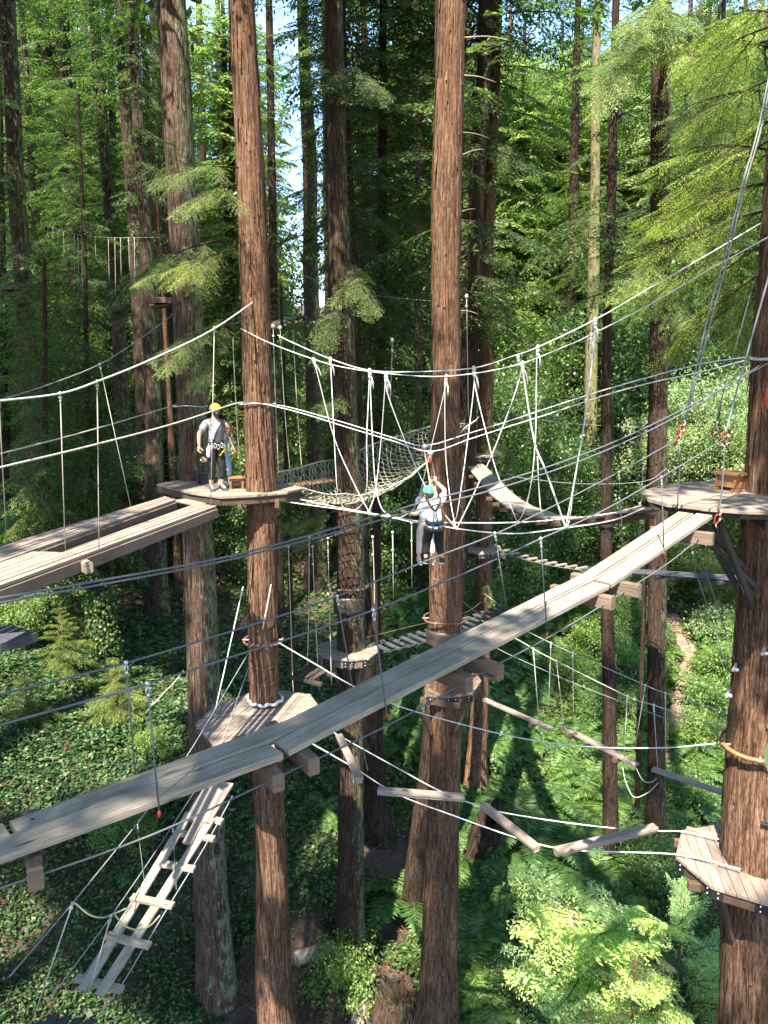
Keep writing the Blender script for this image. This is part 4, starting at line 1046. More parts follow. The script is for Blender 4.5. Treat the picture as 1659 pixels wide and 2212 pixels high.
for (x, y, s, pale) in [(1350, 1250, 1.5, 0), (1420, 1240, 1.4, 0), (1330, 1330, 1.4, 0), (1380, 1400, 1.5, 0), (1340, 1480, 1.3, 0), (1270, 1420, 1.2, 0), (1290, 1350, 1.2, 0), (1230, 1490, 1.0, 0),
                        (1560, 1330, 1.6, 1), (1590, 1420, 1.4, 0), (1530, 1280, 1.5, 1), (1560, 1500, 1.3, 0), (1600, 1560, 1.2, 0), (1520, 1560, 1.2, 0), (1500, 1620, 1.0, 0), (1370, 1580, 1.0, 0), (1280, 1560, .9, 0),
                        (1480, 1260, 1.5, 0), (1390, 1300, 1.3, 1), (1540, 1400, 1.2, 1), (1300, 1160, 1.8, 0), (1200, 1200, 1.6, 0), (1370, 1130, 1.8, 0), (1150, 1260, 1.3, 0), (1240, 1300, 1.3, 0), (1600, 1240, 1.8, 0), (1480, 1150, 1.9, 0),
                        (1600, 1130, 2.0, 0), (1410, 1190, 1.8, 1), (1530, 1180, 1.8, 1), (1180, 1120, 1.8, 0), (1110, 1180, 1.4, 0), (1430, 1750, .9, 0), (1500, 1760, .9, 0), (1380, 1900, .9, 0), (1440, 1950, .9, 0), (1350, 1860, .8, 0), (1480, 1870, .9, 0),
                        (1260, 1050, 2.2, 0), (1130, 1060, 2.0, 0), (1340, 1020, 2.2, 0), (880, 1130, 1.6, 0), (900, 1060, 2.0, 0), (1090, 1000, 2.2, 0), (1190, 980, 2.2, 0),
                        (60, 1330, 1.4, 1), (30, 1400, 1.2, 0), (120, 1380, 1.1, 0), (40, 1250, 1.6, 0), (120, 1200, 1.5, 0), (300, 1180, 1.3, 0), (200, 1120, 1.8, 0), (60, 1090, 2.0, 0), (130, 1040, 2.2, 0), (30, 980, 2.4, 0), (250, 1010, 2.2, 0), (430, 1060, 1.6, 0), (500, 960, 2.2, 0), (620, 1000, 2.0, 0), (560, 1080, 1.6, 0),
                        (330, 1640, .6, 0), (270, 1810, .6, 0), (310, 1850, .55, 0), (420, 1690, .5, 0), (240, 1850, .6, 0)]:
    shrub(gpix(x, y), s, bool(pale))
# the big bright bush behind the right platform
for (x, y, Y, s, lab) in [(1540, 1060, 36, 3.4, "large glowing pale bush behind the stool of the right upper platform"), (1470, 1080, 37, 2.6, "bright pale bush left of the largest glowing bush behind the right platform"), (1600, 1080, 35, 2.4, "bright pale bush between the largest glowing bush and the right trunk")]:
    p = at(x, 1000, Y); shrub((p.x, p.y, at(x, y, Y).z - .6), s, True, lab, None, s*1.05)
shrub(gpix(738, 2168), .95, False, "dim leafy bush beside the rotten stump at the foot of the octagonal platform tree")
# saplings in the lit ivy on the left
def sapling(p, h, r, lab, mats=NB, n=46, temps=B_MID, tl=2.5, r1=.15, name='conifer_sapling'):
    root = thing(name, p, lab, 'sapling')
    mb = MB(); mb.tube([Vector(p) + Vector((0, 0, -.2)), Vector(p) + Vector((.03, 0, h*.5)), Vector(p) + Vector((0, 0, h))], [.05*h/3, .03*h/3, .006], 6); mb.build('trunk', M['bark_red'], root)
    pl = conifer_places(gG, h*.12, h, n, r, r1, -.05, .45, tl)
    o = put(bpy.data.objects.new('crown', crown_mesh('crown', pl, temps, mats)), root)
    return root
sapling(gpix(140, 1470), 2.6, 1.2, "feathery lit sapling left of the ivy draped stub on the left bank")
sapling(gpix(255, 1560), 2.2, 1.1, "feathery lit sapling below the ivy draped stub on the left bank")
sapling(gpix(160, 1395), 2.0, 1.0, "small feathery sapling beside the ivy draped stub near the black boards", NN)
sapling(gpix(60, 1560), 1.8, .9, "small leafy sapling near the left edge in the lit ivy", NN)
# bright spreading sapling, bottom right
def sprays(name, lab, items, root_px, Y, mats, cat='sapling'):
    base = at(root_px[0], root_px[1], Y); zb = gzf(base.x, base.y)
    root = thing(name, (base.x, base.y, zb), lab, cat)
    top = at(*root_px[2:4], Y) if len(root_px) > 2 else base
    mb = MB(); mb.tube(smooth_pts([(base.x, base.y, zb-.3), (base+top)/2 if (base+top).z/2 > zb else base, top], 4), [.05*(1-.85*i/8) for i in range(9)], 6); mb.build('trunk', M['bark_red'], root)
    for (x0, y0, dY0, x1, y1, dY1, w) in items:
        a, b = at(x0, y0, Y+dY0), at(x1, y1, Y+dY1); d = b-a; L = d.length
        yaw = math.atan2(d.y, d.x); pitch = math.asin(d.z/L) + .15
        pls = [((0, 0, 0), yaw, pitch, L/2.0, gG.normal(0, .2), int(gG.integers(0, 99)))]
        for j in range(w + (7 if mats is NS else 2)):
            f = gG.uniform(.1, .95)
            pls.append((tuple(d*f), yaw + gG.choice([-1, 1])*gG.uniform(.4, 1.0), pitch - gG.uniform(-.1, .4), L/2.0*gG.uniform(.35, .6), gG.normal(0, .4), int(gG.integers(0, 99))))
        o = put(bpy.data.objects.new('branch', crown_mesh('branch', pls, B_SAP, mats)), root); o.location = a - wloc(root)
    return root
B_SAP = [bough(np.random.default_rng(40+i), 2.0, 26, .42, 13, .115, .055, .15, .6, .25) for i in range(4)]
M['sap'] = leaf_mat("sunlit_sapling_leaves", [(0, (.17, .27, .09)), (.5, (.37, .49, .20)), (.9, (.48, .58, .29)), (1, (.46, .36, .22))], .42)  # raised leaf colour carries the sunlit glow of the sapling
NS = [M['sap'], M['twig']]
sprays('conifer_sapling', "glowing pale green sapling spreading across the bottom right corner",
       [(1440, 2040, 0, 1185, 1965, -.6, 6), (1440, 2030, 0, 1300, 1965, -.2, 5), (1450, 2060, .2, 1380, 1990, 1.0, 5), (1470, 2040, 0, 1475, 1935, .2, 7), (1470, 2000, 0, 1500, 1950, -.5, 5), (1460, 2020, 0, 1420, 1990, -.9, 4), (1460, 2080, 0, 1560, 2040, .4, 5),
        (1440, 2120, 0, 1170, 2110, -.9, 6), (1430, 2130, 0, 1260, 2060, -.4, 6), (1440, 2100, 0, 1210, 2160, -1.0, 5), (1450, 2120, 0, 1350, 2090, -1.2, 6), (1470, 2130, 0, 1590, 2120, -.3, 6), (1450, 2160, 0, 1400, 2200, -1.4, 5), (1480, 2170, 0, 1620, 2190, -.8, 5), (1440, 2180, 0, 1290, 2210, -1.2, 5), (1480, 2100, .4, 1560, 2080, 1.2, 5)],
       (1455, 2205, 1478, 1940), 14.2, NS)
sprays('conifer_sapling', "darker feathery sapling in front of the glowing one at the bottom edge",
       [(1370, 2150, 0, 1300, 2090, .2, 4), (1370, 2130, 0, 1450, 2080, .3, 4), (1370, 2190, 0, 1270, 2190, -.3, 4), (1370, 2190, 0, 1460, 2180, -.3, 4), (1370, 2120, 0, 1375, 2070, .3, 4)],
       (1368, 2215, 1370, 2070), 12.6, ND)
# shrubby growth closing the lower right corner
for (x, y, s) in [(1600, 2130, .9), (1640, 2190, .9), (1560, 2190, .8), (1120, 2180, .7), (1640, 2060, .8)]:
    shrub(gpix(x, y), s)
# ivy draped old stub on the left bank
def ivy_stub():
    p = gpix(235, 1440); root = thing('ivy_covered_stump', p, "broken stub draped in pale sunlit ivy on the left bank", 'stump')
    h = 3.0
    mb = MB(); mb.tube([p + Vector((0, 0, -.3)), p + Vector((-.1, 0, h*.6)), p + Vector((-.25, 0, h))], [.38, .30, .2], 10); mb.build('trunk', M['bark_dark'], root)
    n = 2600; t = gG.random(n); a = gG.uniform(0, 6.28, n); rr = .36 + .22*gG.random(n)
    P = np.array(p) + np.stack([rr*np.cos(a) - .25*t, rr*np.sin(a), t*h], -1)
    N = np.stack([np.cos(a), np.sin(a), .5 + 0*a], -1) + gG.normal(0, .4, (n, 3)); D = np.array([0, 0, -1.]) + gG.normal(0, .6, (n, 3))
    o = put(bpy.data.objects.new('ivy', quads_mesh('ivy', leaf_quads(P, D, N, gG.uniform(.09, .15, n), gG.uniform(.08, .12, n)) - np.array(p), M['ivy'])), root)
ivy_stub()

# dead wood on the ground
def log_obj(name, a, b, r0, r1, mat, lab, cat):
    a, b = Vector(a), Vector(b); mb = MB()
    pts = [a + (b-a)*t + Vector((rnd.uniform(-.03, .03), rnd.uniform(-.03, .03), rnd.uniform(-.03, .03))) for t in np.linspace(0, 1, 9)]
    mb.tube(pts, [(r0 + (r1-r0)*t)*rnd.uniform(.9, 1.1) for t in np.linspace(0, 1, 9)], 14)
    return tag(mb.build(name, mat), lab, cat)
pa, pb = gpix(640, 2088), gpix(752, 2072); log_obj('fallen_log', pa + Vector((0, 0, .22)), pb + Vector((.2, .4, .30)), .20, .17, M['wood_grey'], "short bleached fallen log on the soil left of the octagonal platform tree", 'log')
def stump(name, p, h, r, lab, mat, tilt=(0, 0), jag=.35, seed=1):
    g = np.random.default_rng(seed); root = thing(name, p, lab, 'stump')
    seg, n = 30, 14; V = []; F = []; UVs = []
    for i in range(n):
        t = i/(n-1)
        for k in range(seg):
            a = 2*math.pi*k/seg
            rr = r*(1.35 - .5*t + .10*math.sin(4*a+1) + .08*math.sin(9*a + 3*t) + .05*g.normal())
            hh = h*t*(1 + jag*t*(math.sin(2*a+seed) + .7*math.sin(5*a+2) + .5*g.normal())*.5)
            V.append(Vector(p) + Vector((rr*math.cos(a) + tilt[0]*t, rr*math.sin(a) + tilt[1]*t, hh - .3)))
    mb = MB(); mb.v = V
    for i in range(n-1):
        for k in range(seg):
            k2 = (k+1) % seg
            mb.face([i*seg+k, i*seg+k2, (i+1)*seg+k2, (i+1)*seg+k], [(k*.12, i*h/n), ((k+1)*.12, i*h/n), ((k+1)*.12, (i+1)*h/n), (k*.12, (i+1)*h/n)], True)
    c = len(mb.v)
    for k in range(seg):
        q = mb.v[(n-1)*seg+k]; ctr = Vector((p[0]+tilt[0], p[1]+tilt[1], q.z)); mb.v.append(ctr + (q-ctr)*.72 - Vector((0, 0, h*(.12 + .12*g.random()))))
    mb.v.append(Vector(p) + Vector((tilt[0], tilt[1], h*.5)))
    for k in range(seg):
        k2 = (k+1) % seg; mb.face([(n-1)*seg+k, (n-1)*seg+k2, c+k2, c+k], [(k*.1, 0), (k*.1+.1, 0), (k*.1+.1, .2), (k*.1, .2)], False)
        mb.face([c+k, c+k2, c+seg], [(k*.1, .3), (k*.1+.1, .3), (k*.1+.05, .8)], False)
    mb.build('trunk', mat, root, p)
stump('rotten_stump', gpix(850, 2235), 1.35, .55, "large rotten reddish stump at the bottom edge left of the central trunk", M['bark_brown'], (.1, .2), .22, 3)
stump('rotten_stump', gpix(775, 2215), 1.0, .24, "narrow splintered grey stump at the bottom edge beside the larger rotten one", M['snag'], (.15, .1), .25, 4)
stump('mossy_stump', gpix(1060, 1850), 1.5, .75, "broad mossy dark stump among ferns right of the central trunk", M['bark_dark'], (.1, .1), .3, 5)
log_obj('fallen_log', gpix(1095, 1800) + Vector((0, 0, .3)), gpix(1180, 1890) + Vector((0, 0, .3)), .3, .22, M['bark_dark'], "mossy dark fallen log beside the broad stump", 'log')
for i, (x0, y0, x1, y1) in enumerate([(1090, 1830, 1088, 1925), (215, 1520, 300, 1475), (275, 1590, 400, 1500)]):
    a, b = gpix(x0, y0), gpix(x1, y1)
    log_obj('dead_branch', a + Vector((0, 0, .9 if i == 0 else .1)), b + Vector((0, 0, .2 if i == 0 else .9)), .03, .015, M['deadwood'],
            ["thin upright dead stick beside the broad mossy stump", "grey dead stick lying in the ivy on the left bank", "longer dead branch resting in the ivy left of the thick trunk"][i], 'branch')
M['wood_mid'] = wood_mat('brown_sunlit_timber', (.075, .05, .034), (.16, .11, .078), (.25, .18, .13))
# ---------------------------------------------------------------- decks and platforms
def clip_poly(poly, n, lo, hi):
    """convex clip of 2-D poly to lo <= p.n <= hi"""
    def half(pl, s, c):
        out = []
        for i in range(len(pl)):
            a, b = pl[i], pl[(i+1) % len(pl)]
            da, db = s*(a[0]*n[0]+a[1]*n[1]) - c, s*(b[0]*n[0]+b[1]*n[1]) - c
            if da >= 0: out.append(a)
            if (da >= 0) != (db >= 0):
                t = da/(da-db); out.append((a[0]+(b[0]-a[0])*t, a[1]+(b[1]-a[1])*t))
        return out
    p = half(poly, 1, lo)
    return half(p, -1, -hi) if len(p) >= 3 else []
def deck_mesh(mb, poly, z, d, w=.14, th=.045, gap=.008):
    """boards running along direction d over the convex plan polygon"""
    d = Vector((d[0], d[1], 0)).normalized(); n = (-d.y, d.x)
    pr = [p[0]*n[0]+p[1]*n[1] for p in poly]
    c = min(pr)
    while c < max(pr):
        q = clip_poly([(p[0], p[1]) for p in poly], n, c + gap/2, c + w - gap/2)
        if len(q) >= 3:
            zz = z + rnd.uniform(-.004, .004)
            mb.prism([Vector((a, b, zz)) for a, b in q], th, (d.x, d.y))
        c += w
def platform(pix, z, d, label, key=None, mat='wood_tan', w=.14, rim=True, brace=True, rim_mat='wood_brown', corner=True, name='tree_platform', rh=.15, inset=.06):
    poly = [onz(x, y, z) for x, y in pix]
    c = sum(poly, Vector())/len(poly)
    root = thing(name, (c.x, c.y, z - .2), label, 'platform')
    mb = MB(); deck_mesh(mb, poly, z, d, w); mb.build('deck', M[mat], root)
    ins = [c + (p-c)*(1 - inset/max(.2, (p-c).length)) for p in poly]
    if rim:
        mb = MB()
        for i in range(len(ins)):
            a, b = ins[i].copy(), ins[(i+1) % len(ins)].copy()
            if (a-b).length < .15: continue
            a.z = b.z = z - .045 - rh/2 - .003
            mb.beam(a, b, .05, rh)
        mb.build('rim', M[rim_mat], root)
        if corner:
            for i in range(len(ins)):
                mb = MB()
                p = c + (ins[i]-c)*(1 + .03/(ins[i]-c).length); a = ins[i-1]; b = ins[(i+1) % len(ins)]
                for q in (a, b):
                    dd = (q-p); dd.z = 0
                    if dd.length < .3: continue
                    dd.normalize(); p0 = Vector((p.x, p.y, z-.05-rh/2)); mb.m = 0
                    mb.beam(p0 - dd*.01, p0 + dd*.16, .012, rh*.92)
                    o = (p0 - Vector((c.x, c.y, p0.z))).normalized(); mb.m = 1
                    for k in (-.04, .04): mb.ball(p0 + dd*.09 + o*.012 + Vector((0, 0, k)), .016, 6, 4)
                if mb.v: mb.build('bracket', [M['black_steel'], M['steel']], root)
    if key:
        a = axis_at(key, z); r = rad_at(key, z)
        mb = MB(); dv = Vector((d[0], d[1], 0)).normalized(); nv = Vector((-dv.y, dv.x, 0))
        R = max((Vector((p.x, p.y, 0)) - Vector((a.x, a.y, 0))).length for p in poly)
        for s in (-1, 1):
            e0 = a + dv*s*(r + .06); e0.z = z - .045 - .16
            pr = [p.dot(nv) for p in poly]
            mb.beam(Vector((e0.x, e0.y, e0.z)) + nv*(min(pr) - e0.dot(nv) + .12), Vector((e0.x, e0.y, e0.z)) + nv*(max(pr) - e0.dot(nv) - .12), .09, .14)
        mb.build('joist', M[rim_mat], root)
        if brace:
            for k in range(4):
                an = k*math.pi/2 + .6; o = Vector((math.cos(an), math.sin(an), 0))
                e = a + o*R*.62; e.z = z - .3
                f = a + o*r*.95; f.z = z - .3 - R*.62
                mb = MB(); mb.beam(e, f, .07, .09); mb.build('brace', M[rim_mat], root)
    return root
PC = [(338, 1045), (387, 1037), (470, 1035), (553, 1039), (620, 1045), (660, 1053), (620, 1063), (553, 1069), (477, 1073), (413, 1064)]
platform(PC, -2.3, (1, .12), "left upper platform round two trunks where the yellow-helmeted guide stands", 'T8', 'wood_tan', .14, corner=False, brace=False)
PD = [(422, 1563), (467, 1520), (537, 1497), (603, 1490), (670, 1499), (692, 1530), (660, 1590), (560, 1626), (460, 1608)]
platform(PD, -7.2, (1, .1), "left lower platform around the reddish trunk, half in shadow", 'T8', 'wood_tan', .13, brace=False)
PE = [(680, 1402), (689, 1391), (727, 1380), (787, 1380), (815, 1394), (818, 1407), (797, 1422), (753, 1426), (697, 1419)]
platform(PE, -7.1, (1, -.5), "small octagonal grey platform around the dark trunk with black sheet band", 'T9', 'wood_tan', .14, rim_mat='wood_mid', rh=.22)
PF = [(917, 1485), (930, 1458), (997, 1451), (1030, 1455), (1040, 1470), (1022, 1497), (977, 1504), (920, 1502)]
platform(PF, -7.2, (.4, 1), "small octagonal platform on the central trunk just under the raised walkway", 'T11', 'wood_mid', .14, rim_mat='wood_brown', rh=.2)
PG = [(1385, 1066), (1392, 1058), (1420, 1050), (1480, 1042), (1560, 1036), (1680, 1034), (1790, 1042), (1850, 1060), (1830, 1085), (1750, 1100), (1680, 1104), (1600, 1102), (1520, 1096), (1440, 1087), (1400, 1076)]
platform(PG, -1.55, (1, -.25), "large round sunlit upper platform at right with a wooden box stool on it", 'T17', 'wood_tan', .14, rim=True, corner=False, rim_mat='wood_dark', rh=.09, inset=.16)
PH = [(1459, 1850), (1473, 1793), (1557, 1780), (1660, 1776), (1745, 1795), (1770, 1860), (1745, 1945), (1660, 1953), (1537, 1915)]
platform(PH, -7.35, (.18, 1), "sunlit octagonal lower platform around the stout right-hand trunk", 'T17', 'wood_tan', .145, rim_mat='wood_brown', rh=.17)
PI = [(990, 980), (998, 971), (1036, 968), (1067, 970), (1083, 977), (1064, 986), (1020, 986)]
platform(PI, -2.4, (1, .2), "far upper platform where the person in black stands against a sunlit trunk", 'T13', 'wood_grey', .14, rim_mat='wood_dark', corner=False, brace=False)
PJ = [(1003, 1184), (1012, 1177), (1035, 1173), (1062, 1174), (1080, 1179), (1084, 1187), (1062, 1195), (1030, 1196), (1009, 1192)]
platform(PJ, -5.75, (1, .3), "small pale ring platform around the far sunlit red trunk", 'T13', 'wood_tan', .14, rim_mat='wood_brown', brace=False)
def high_platform(key, px0, px1, py, label, Y):
    z = at((px0+px1)/2, py, Y).z; a = axis_at(key, z); r = abs(at(px1, py, Y).x - at(px0, py, Y).x)/2
    cx = at((px0+px1)/2, py, Y).x
    poly = [Vector((cx + r*math.cos(k*math.pi/4+.39), a.y + r*math.sin(k*math.pi/4+.39), z)) for k in range(8)]
    root = thing('tree_platform', (cx, a.y, z-.3), label, 'platform')
    mb = MB(); deck_mesh(mb, poly, z, (1, .3), .14); mb.build('deck', M['wood_brown'], root)
    mb = MB(); mk = MB()
    for i in range(8):
        p, q = poly[i].copy(), poly[(i+1) % 8].copy(); p.z = q.z = z - .15; mb.beam(p, q, .05, .19)
        mk.beam(p + (q-p)*.0 + Vector((0, 0, 0)), p + (q-p)*.16, .07, .2)
    mb.build('rim', M['wood_brown'], root); mk.build('bracket', M['black_steel'], root)
    for k in range(4):
        an = k*math.pi/2 + .8; o = Vector((math.cos(an), math.sin(an), 0)); e = Vector((cx, a.y, z-.3)) + o*r*.8; f = a + o*rad_at(key, z) - Vector((0, 0, r*.75))
        mb = MB(); mb.beam(e, f, .08, .1); mb.build('brace', M['wood_brown'], root)
high_platform('T1', 7, 97, 617, "high brown octagonal platform on the tall trunk at far left", 33)
high_platform('T5', 232, 282, 664, "small high platform on the leaning trunk left of the twin trunks", 40)
high_platform('T6b', 328, 380, 644, "high dark platform on the twin trunks beside the thick redwood", 34.5)
high_platform('T18', 632, 705, 690, "distant high platform behind the reddish trunk under the patch of sky", 38)
# distant little deck with picnic-table shaped stool
pk = at(1388, 957, 38)
root = thing('tree_platform', pk, "tiny distant pale platform behind the straight brown redwood", 'platform')
mb = MB(); mb.beam(pk + Vector((-.45, 0, 0)), pk + Vector((1.6, .2, 0)), 1.0, .12); mb.build('deck', M['wood_tan'], root)
mb = MB(); mb.tube([pk + Vector((.1, 0, -.06)), pk + Vector((.1, 0, -5.4))], .03, 6); mb.build('hanger', M['cable'], root)
def stool(name, c, w, dp, h, yaw, mat, label, solid=False):
    c = Vector(c); f = Vector((math.cos(yaw), math.sin(yaw), 0)); n = Vector((-f.y, f.x, 0)); z = Vector((0, 0, 1))
    root = thing(name, c, label, 'stool')
    t = .04
    mb = MB(); mb.beam(c - f*(w/2+.02) + z*(h-t/2), c + f*(w/2+.02) + z*(h-t/2), dp+.06, t); mb.build('seat', M[mat], root)
    for s in (-1, 1):
        mb = MB(); b = c + f*s*(w/2-t); mb.beam(b - n*dp/2 + z*(h/2), b + n*dp/2 + z*(h/2), t, h-2*t-.006, (0, 0, 1)); mb.build('leg', M[mat], root)
        mb = MB(); mb.beam(b - n*(dp/2+.03) + z*(t/2-.002), b + n*(dp/2+.03) + z*(t/2-.002), .07, t-.006); mb.build('foot', M[mat], root)
    mb = MB()
    if solid: mb.beam(c - f*(w/2-t*1.6) + n*(dp/2-t) + z*h/2, c + f*(w/2-t*1.6) + n*(dp/2-t) + z*h/2, t, h-2.4*t)
    mb.beam(c - f*(w/2-t*1.6) + z*(h-t*2.2), c + f*(w/2-t*1.6) + z*(h-t*2.2), .05, .07)
    mb.beam(c - f*(w/2-t*1.6) + z*(.10), c + f*(w/2-t*1.6) + z*(.10), .05, .05)
    mb.build('stretcher', M[mat], root)
    return root
stool('wooden_stool', onz(1583, 1058, -1.55), .40, .36, .27, R_(118), 'wood_orange', "orange wooden box stool standing on the large right upper platform", True)
stool('wooden_stool', onz(511, 1055, -2.3), .34, .28, .27, R_(12), 'wood_orange', "small orange step stool against the reddish trunk at the guide's feet")
stool('wooden_stool', onz(441, 1044, -2.3), .34, .28, .27, R_(8), 'wood_slate', "dark grey step stool in the shade behind the guide")
stool('wooden_stool', onz(1035, 972, -2.4), .34, .3, .42, R_(10), 'wood_brown', "small dark stool beside the person in black on the far platform")
stool('wooden_stool', pk + Vector((.1, 0, .065)), .5, .3, .42, 0, 'wood_orange', "tiny orange stool on the distant pale platform")

# ---------------------------------------------------------------- the long raised plank walkway
zl, zr = -2.6, -1.55
N0, N1 = onz(0, 1860, zl), onz(1541, 1112, zr)
F0, F1 = onz(3, 1778, zl), onz(1463, 1105, zr)
G0 = (N0*.53 + F0*.47); G1 = (N1*.5 + F1*.5)
NL, FL = ((N0.x, N0.y), (N1.x, N1.y)), ((F0.x, F0.y), (F1.x, F1.y))
wk = thing('plank_walkway', (N0+N1)/2 - Vector((0, 0, .1)), "long raised walkway of weathered grey planks crossing from lower left to the right upper platform", 'walkway')
_wt = []
for _x, _y in [(0, 1860), (280, 1763), (553, 1657), (617, 1624), (860, 1508), (1107, 1380), (1320, 1262), (1440, 1184), (1541, 1112)]:
    _q = vp(_x, _y, *NL); _d = Vector((NL[1][0]-NL[0][0], NL[1][1]-NL[0][1])); _t = Vector((_q.x-NL[0][0], _q.y-NL[0][1])).dot(_d)/_d.dot(_d)
    _wt.append((_t, _q.z - (N0.z + (N1.z-N0.z)*_t)))
_sl = (_wt[1][1]-_wt[0][1])/(_wt[1][0]-_wt[0][0]); _wt.insert(0, (-.4, _wt[0][1] - _sl*(_wt[0][0]+.4)))
def wpt(t, s):                       # t along, s: 0 near edge .. 1 far edge
    a = N0 + (N1-N0)*t; b = F0 + (F1-F0)*t
    sag = Vector((0, 0, float(np.interp(t, [q[0] for q in _wt], [q[1] for q in _wt]))))
    return a + (b-a)*s + sag
def tof(px, py, line=NL):            # parameter of a pixel along the near edge
    p = vp(px, py, *line); d = Vector((line[1][0]-line[0][0], line[1][1]-line[0][1])); q = Vector((p.x-line[0][0], p.y-line[0][1])); return q.dot(d)/d.dot(d)
def plank(t0, t1, s0, s1, mat='wood_grey', th=.05, lift=0.0, name='plank', root=None):
    mb = MB(); n = max(1, int((t1-t0)/.12)); off = rnd.uniform(0, 40)
    c = lambda t: (wpt(t, s0) + wpt(t, s1))/2 + Vector((0, 0, lift - th/2))
    w = (wpt((t0+t1)/2, s0) - wpt((t0+t1)/2, s1)).length
    a, b = c(t0), c(t1); mb.beam(a, b, w, th, c=.006); return mb.build(name, M[mat], root or wk)
tj = tof(614, 1623); tk = tof(1320, 1263); ta = tof(0, 1860); tjf = .30
cuts_n = [(-.12, tj - .003), (tj + .003, tk - .003), (tk + .003, 1.0)]
for a, b in cuts_n: plank(a, b, .0, .485)
for a, b in [(-.12, .004), (.009, tj + .03), (tj + .0305, tk + .015), (tk + .0155, 1.0)]: plank(a, b, .515, 1.0)
# crossbeams under the joints, sticking out on both sides
for (px, py, w, h, lf, ln) in [(74, 1878, .085, .15, .10, .06), (585, 1672, .09, .13, .12, .10), (657, 1638, .09, .13, .12, .12), (990, 1470, .09, .14, .12, .10), (1046, 1440, .09, .14, .10, .16), (1300, 1290, .09, .14, .12, .10), (1345, 1262, .09, .14, .12, .16), (1505, 1150, .09, .15, .06, .16)]:
    t = tof(px, py - 18 if px < 900 else py - 10)
    a = wpt(t, 0); b = wpt(t, 1); d = (b-a).normalized()
    mb = MB(); mb.beam(a - d*(ln+.03) + Vector((0, 0, -.052-h/2)), b + d*(lf+.05) + Vector((0, 0, -.052-h/2)), w, h, c=.008); mb.build('crossbeam', M['wood_mid'], wk)
# bolt heads sunk in the planks
mb = MB()
for px, py in [(75, 1835), (300, 1740), (470, 1640), (530, 1615), (660, 1585), (780, 1530), (860, 1465), (940, 1440), (1000, 1400), (1090, 1385), (1180, 1330), (1240, 1290), (1330, 1240), (1400, 1180), (195, 1705), (95, 1755)]:
    p = vp(px, py, (G0.x, G0.y), (G1.x, G1.y)); t = tof(px, py, ((G0.x, G0.y), (G1.x, G1.y)))
    q = wpt(t, rnd.choice([.2, .3, .7, .8])); mb.tube([q + Vector((0, 0, -.005)), q + Vector((0, 0, .007))], .013, 8)
mb.build('bolt', M['black_steel'], wk)

def cab(name, label, pts, r, mat, cat='cable', group=None, n=5, parent=None, seg=6):
    mb = MB(); mb.tube(smooth_pts(pts, n), r, seg)
    o = mb.build(name, M[mat], parent)
    return tag(o, label, cat, group) if label else o
def vl(pix, line, dz=0): return [vp(x, y, *line) + Vector((0, 0, dz)) for x, y in pix]
def hanger(parent, a, b, r=.006, mat='cable_dark', knot=True, clamp='steel', kr=None):
    """vertical line from cable to deck with its loop and clamps"""
    a, b = Vector(a), Vector(b); mb = MB()
    d = (b-a); L = d.length; d.normalize()
    mb.tube([a, b], r, 5)
    o = mb.build('hanger', M[mat], parent)
    if knot:
        k = kr or r*2.6
        mb = MB(); mb.ball(a, (k, k, k*1.2), 7, 5); mb.ball(a + d*k*4.5, (k*.7, k*.7, k*1.1), 7, 5)
        sd = d.orthogonal().normalized()
        mb.tube([a + d*k, a + d*k*2.6 + sd*k*.8, a + d*k*4.2], r, 5); mb.tube([a + d*k, a + d*k*2.6 - sd*k*.8, a + d*k*4.2], r, 5)
        mb.build('clamp', M[clamp], o)
    return o
def ext(pts, f=.35):                  # carry a cable on past its first point, out of the picture
    return [pts[0] + (pts[0]-pts[1])*f] + pts
# hand cables of the walkway
n1 = cab('hand_cable', "far-edge hand cable of the raised walkway, rising to the left pair of red carabiners",
         ext(vl([(0, 1500), (272, 1432), (553, 1347), (728, 1288), (953, 1199), (1069, 1154), (1200, 1091), (1297, 1041), (1370, 1002), (1462, 950)], FL)), .007, 'cable_dark')
n2 = cab('hand_cable', "near-edge hand cable of the raised walkway, rising to the front red carabiner",
         ext(vl([(0, 1566), (318, 1477), (553, 1402), (806, 1318), (1020, 1231), (1168, 1164), (1297, 1106), (1429, 1031), (1565, 948)], NL)), .0075, 'cable_dark')
for x0, y0, x1, y1 in [(272, 1432, 292, 1672), (728, 1288, 761, 1481), (1069, 1152, 1093, 1305), (1337, 1020, 1345, 1180)]:
    hanger(n1, vp(x0, y0, *FL), vp(x1, y1, *FL), .006)
for x0, y0, x1, y1 in [(318, 1477, 343, 1738), (806, 1318, 835, 1530), (1168, 1164, 1182, 1358), (1429, 1031, 1435, 1185)]:
    o = hanger(n2, vp(x0, y0, *NL), vp(x1, y1, *NL) + Vector((0, 0, -.05)), .0065)
    q = vp(x1, y1, *NL) + Vector((0, 0, -.065)); mb = MB(); mb.ball(q, (.014, .014, .03), 7, 5); mb.build('shackle', M['red_alloy'], o)
e1 = cab('support_cable', "thick grey support cable threaded under the near ends of the walkway crossbeams", ext([wpt(tof(x, y), 0) + (wpt(.5, 0)-wpt(.5, 1)).normalized()*.05 + Vector((0, 0, z)) for x, y, z in [(0, 1860, -.13), (320, 1755, -.15), (617, 1622, -.13), (850, 1510, -.15), (1020, 1425, -.13), (1184, 1340, -.15), (1320, 1262, -.13), (1435, 1190, -.15), (1505, 1135, -.12)]]), .0065, 'cable_dark')
e2 = cab('support_cable', "grey support cable hidden along the far side beneath the walkway crossbeams", ext([wpt(t, 1.06) + Vector((0, 0, z)) for t, z in [(.02, -.13), (.3, -.15), (.5, -.13), (.72, -.15), (1, -.12)]]), .0065, 'cable_dark')
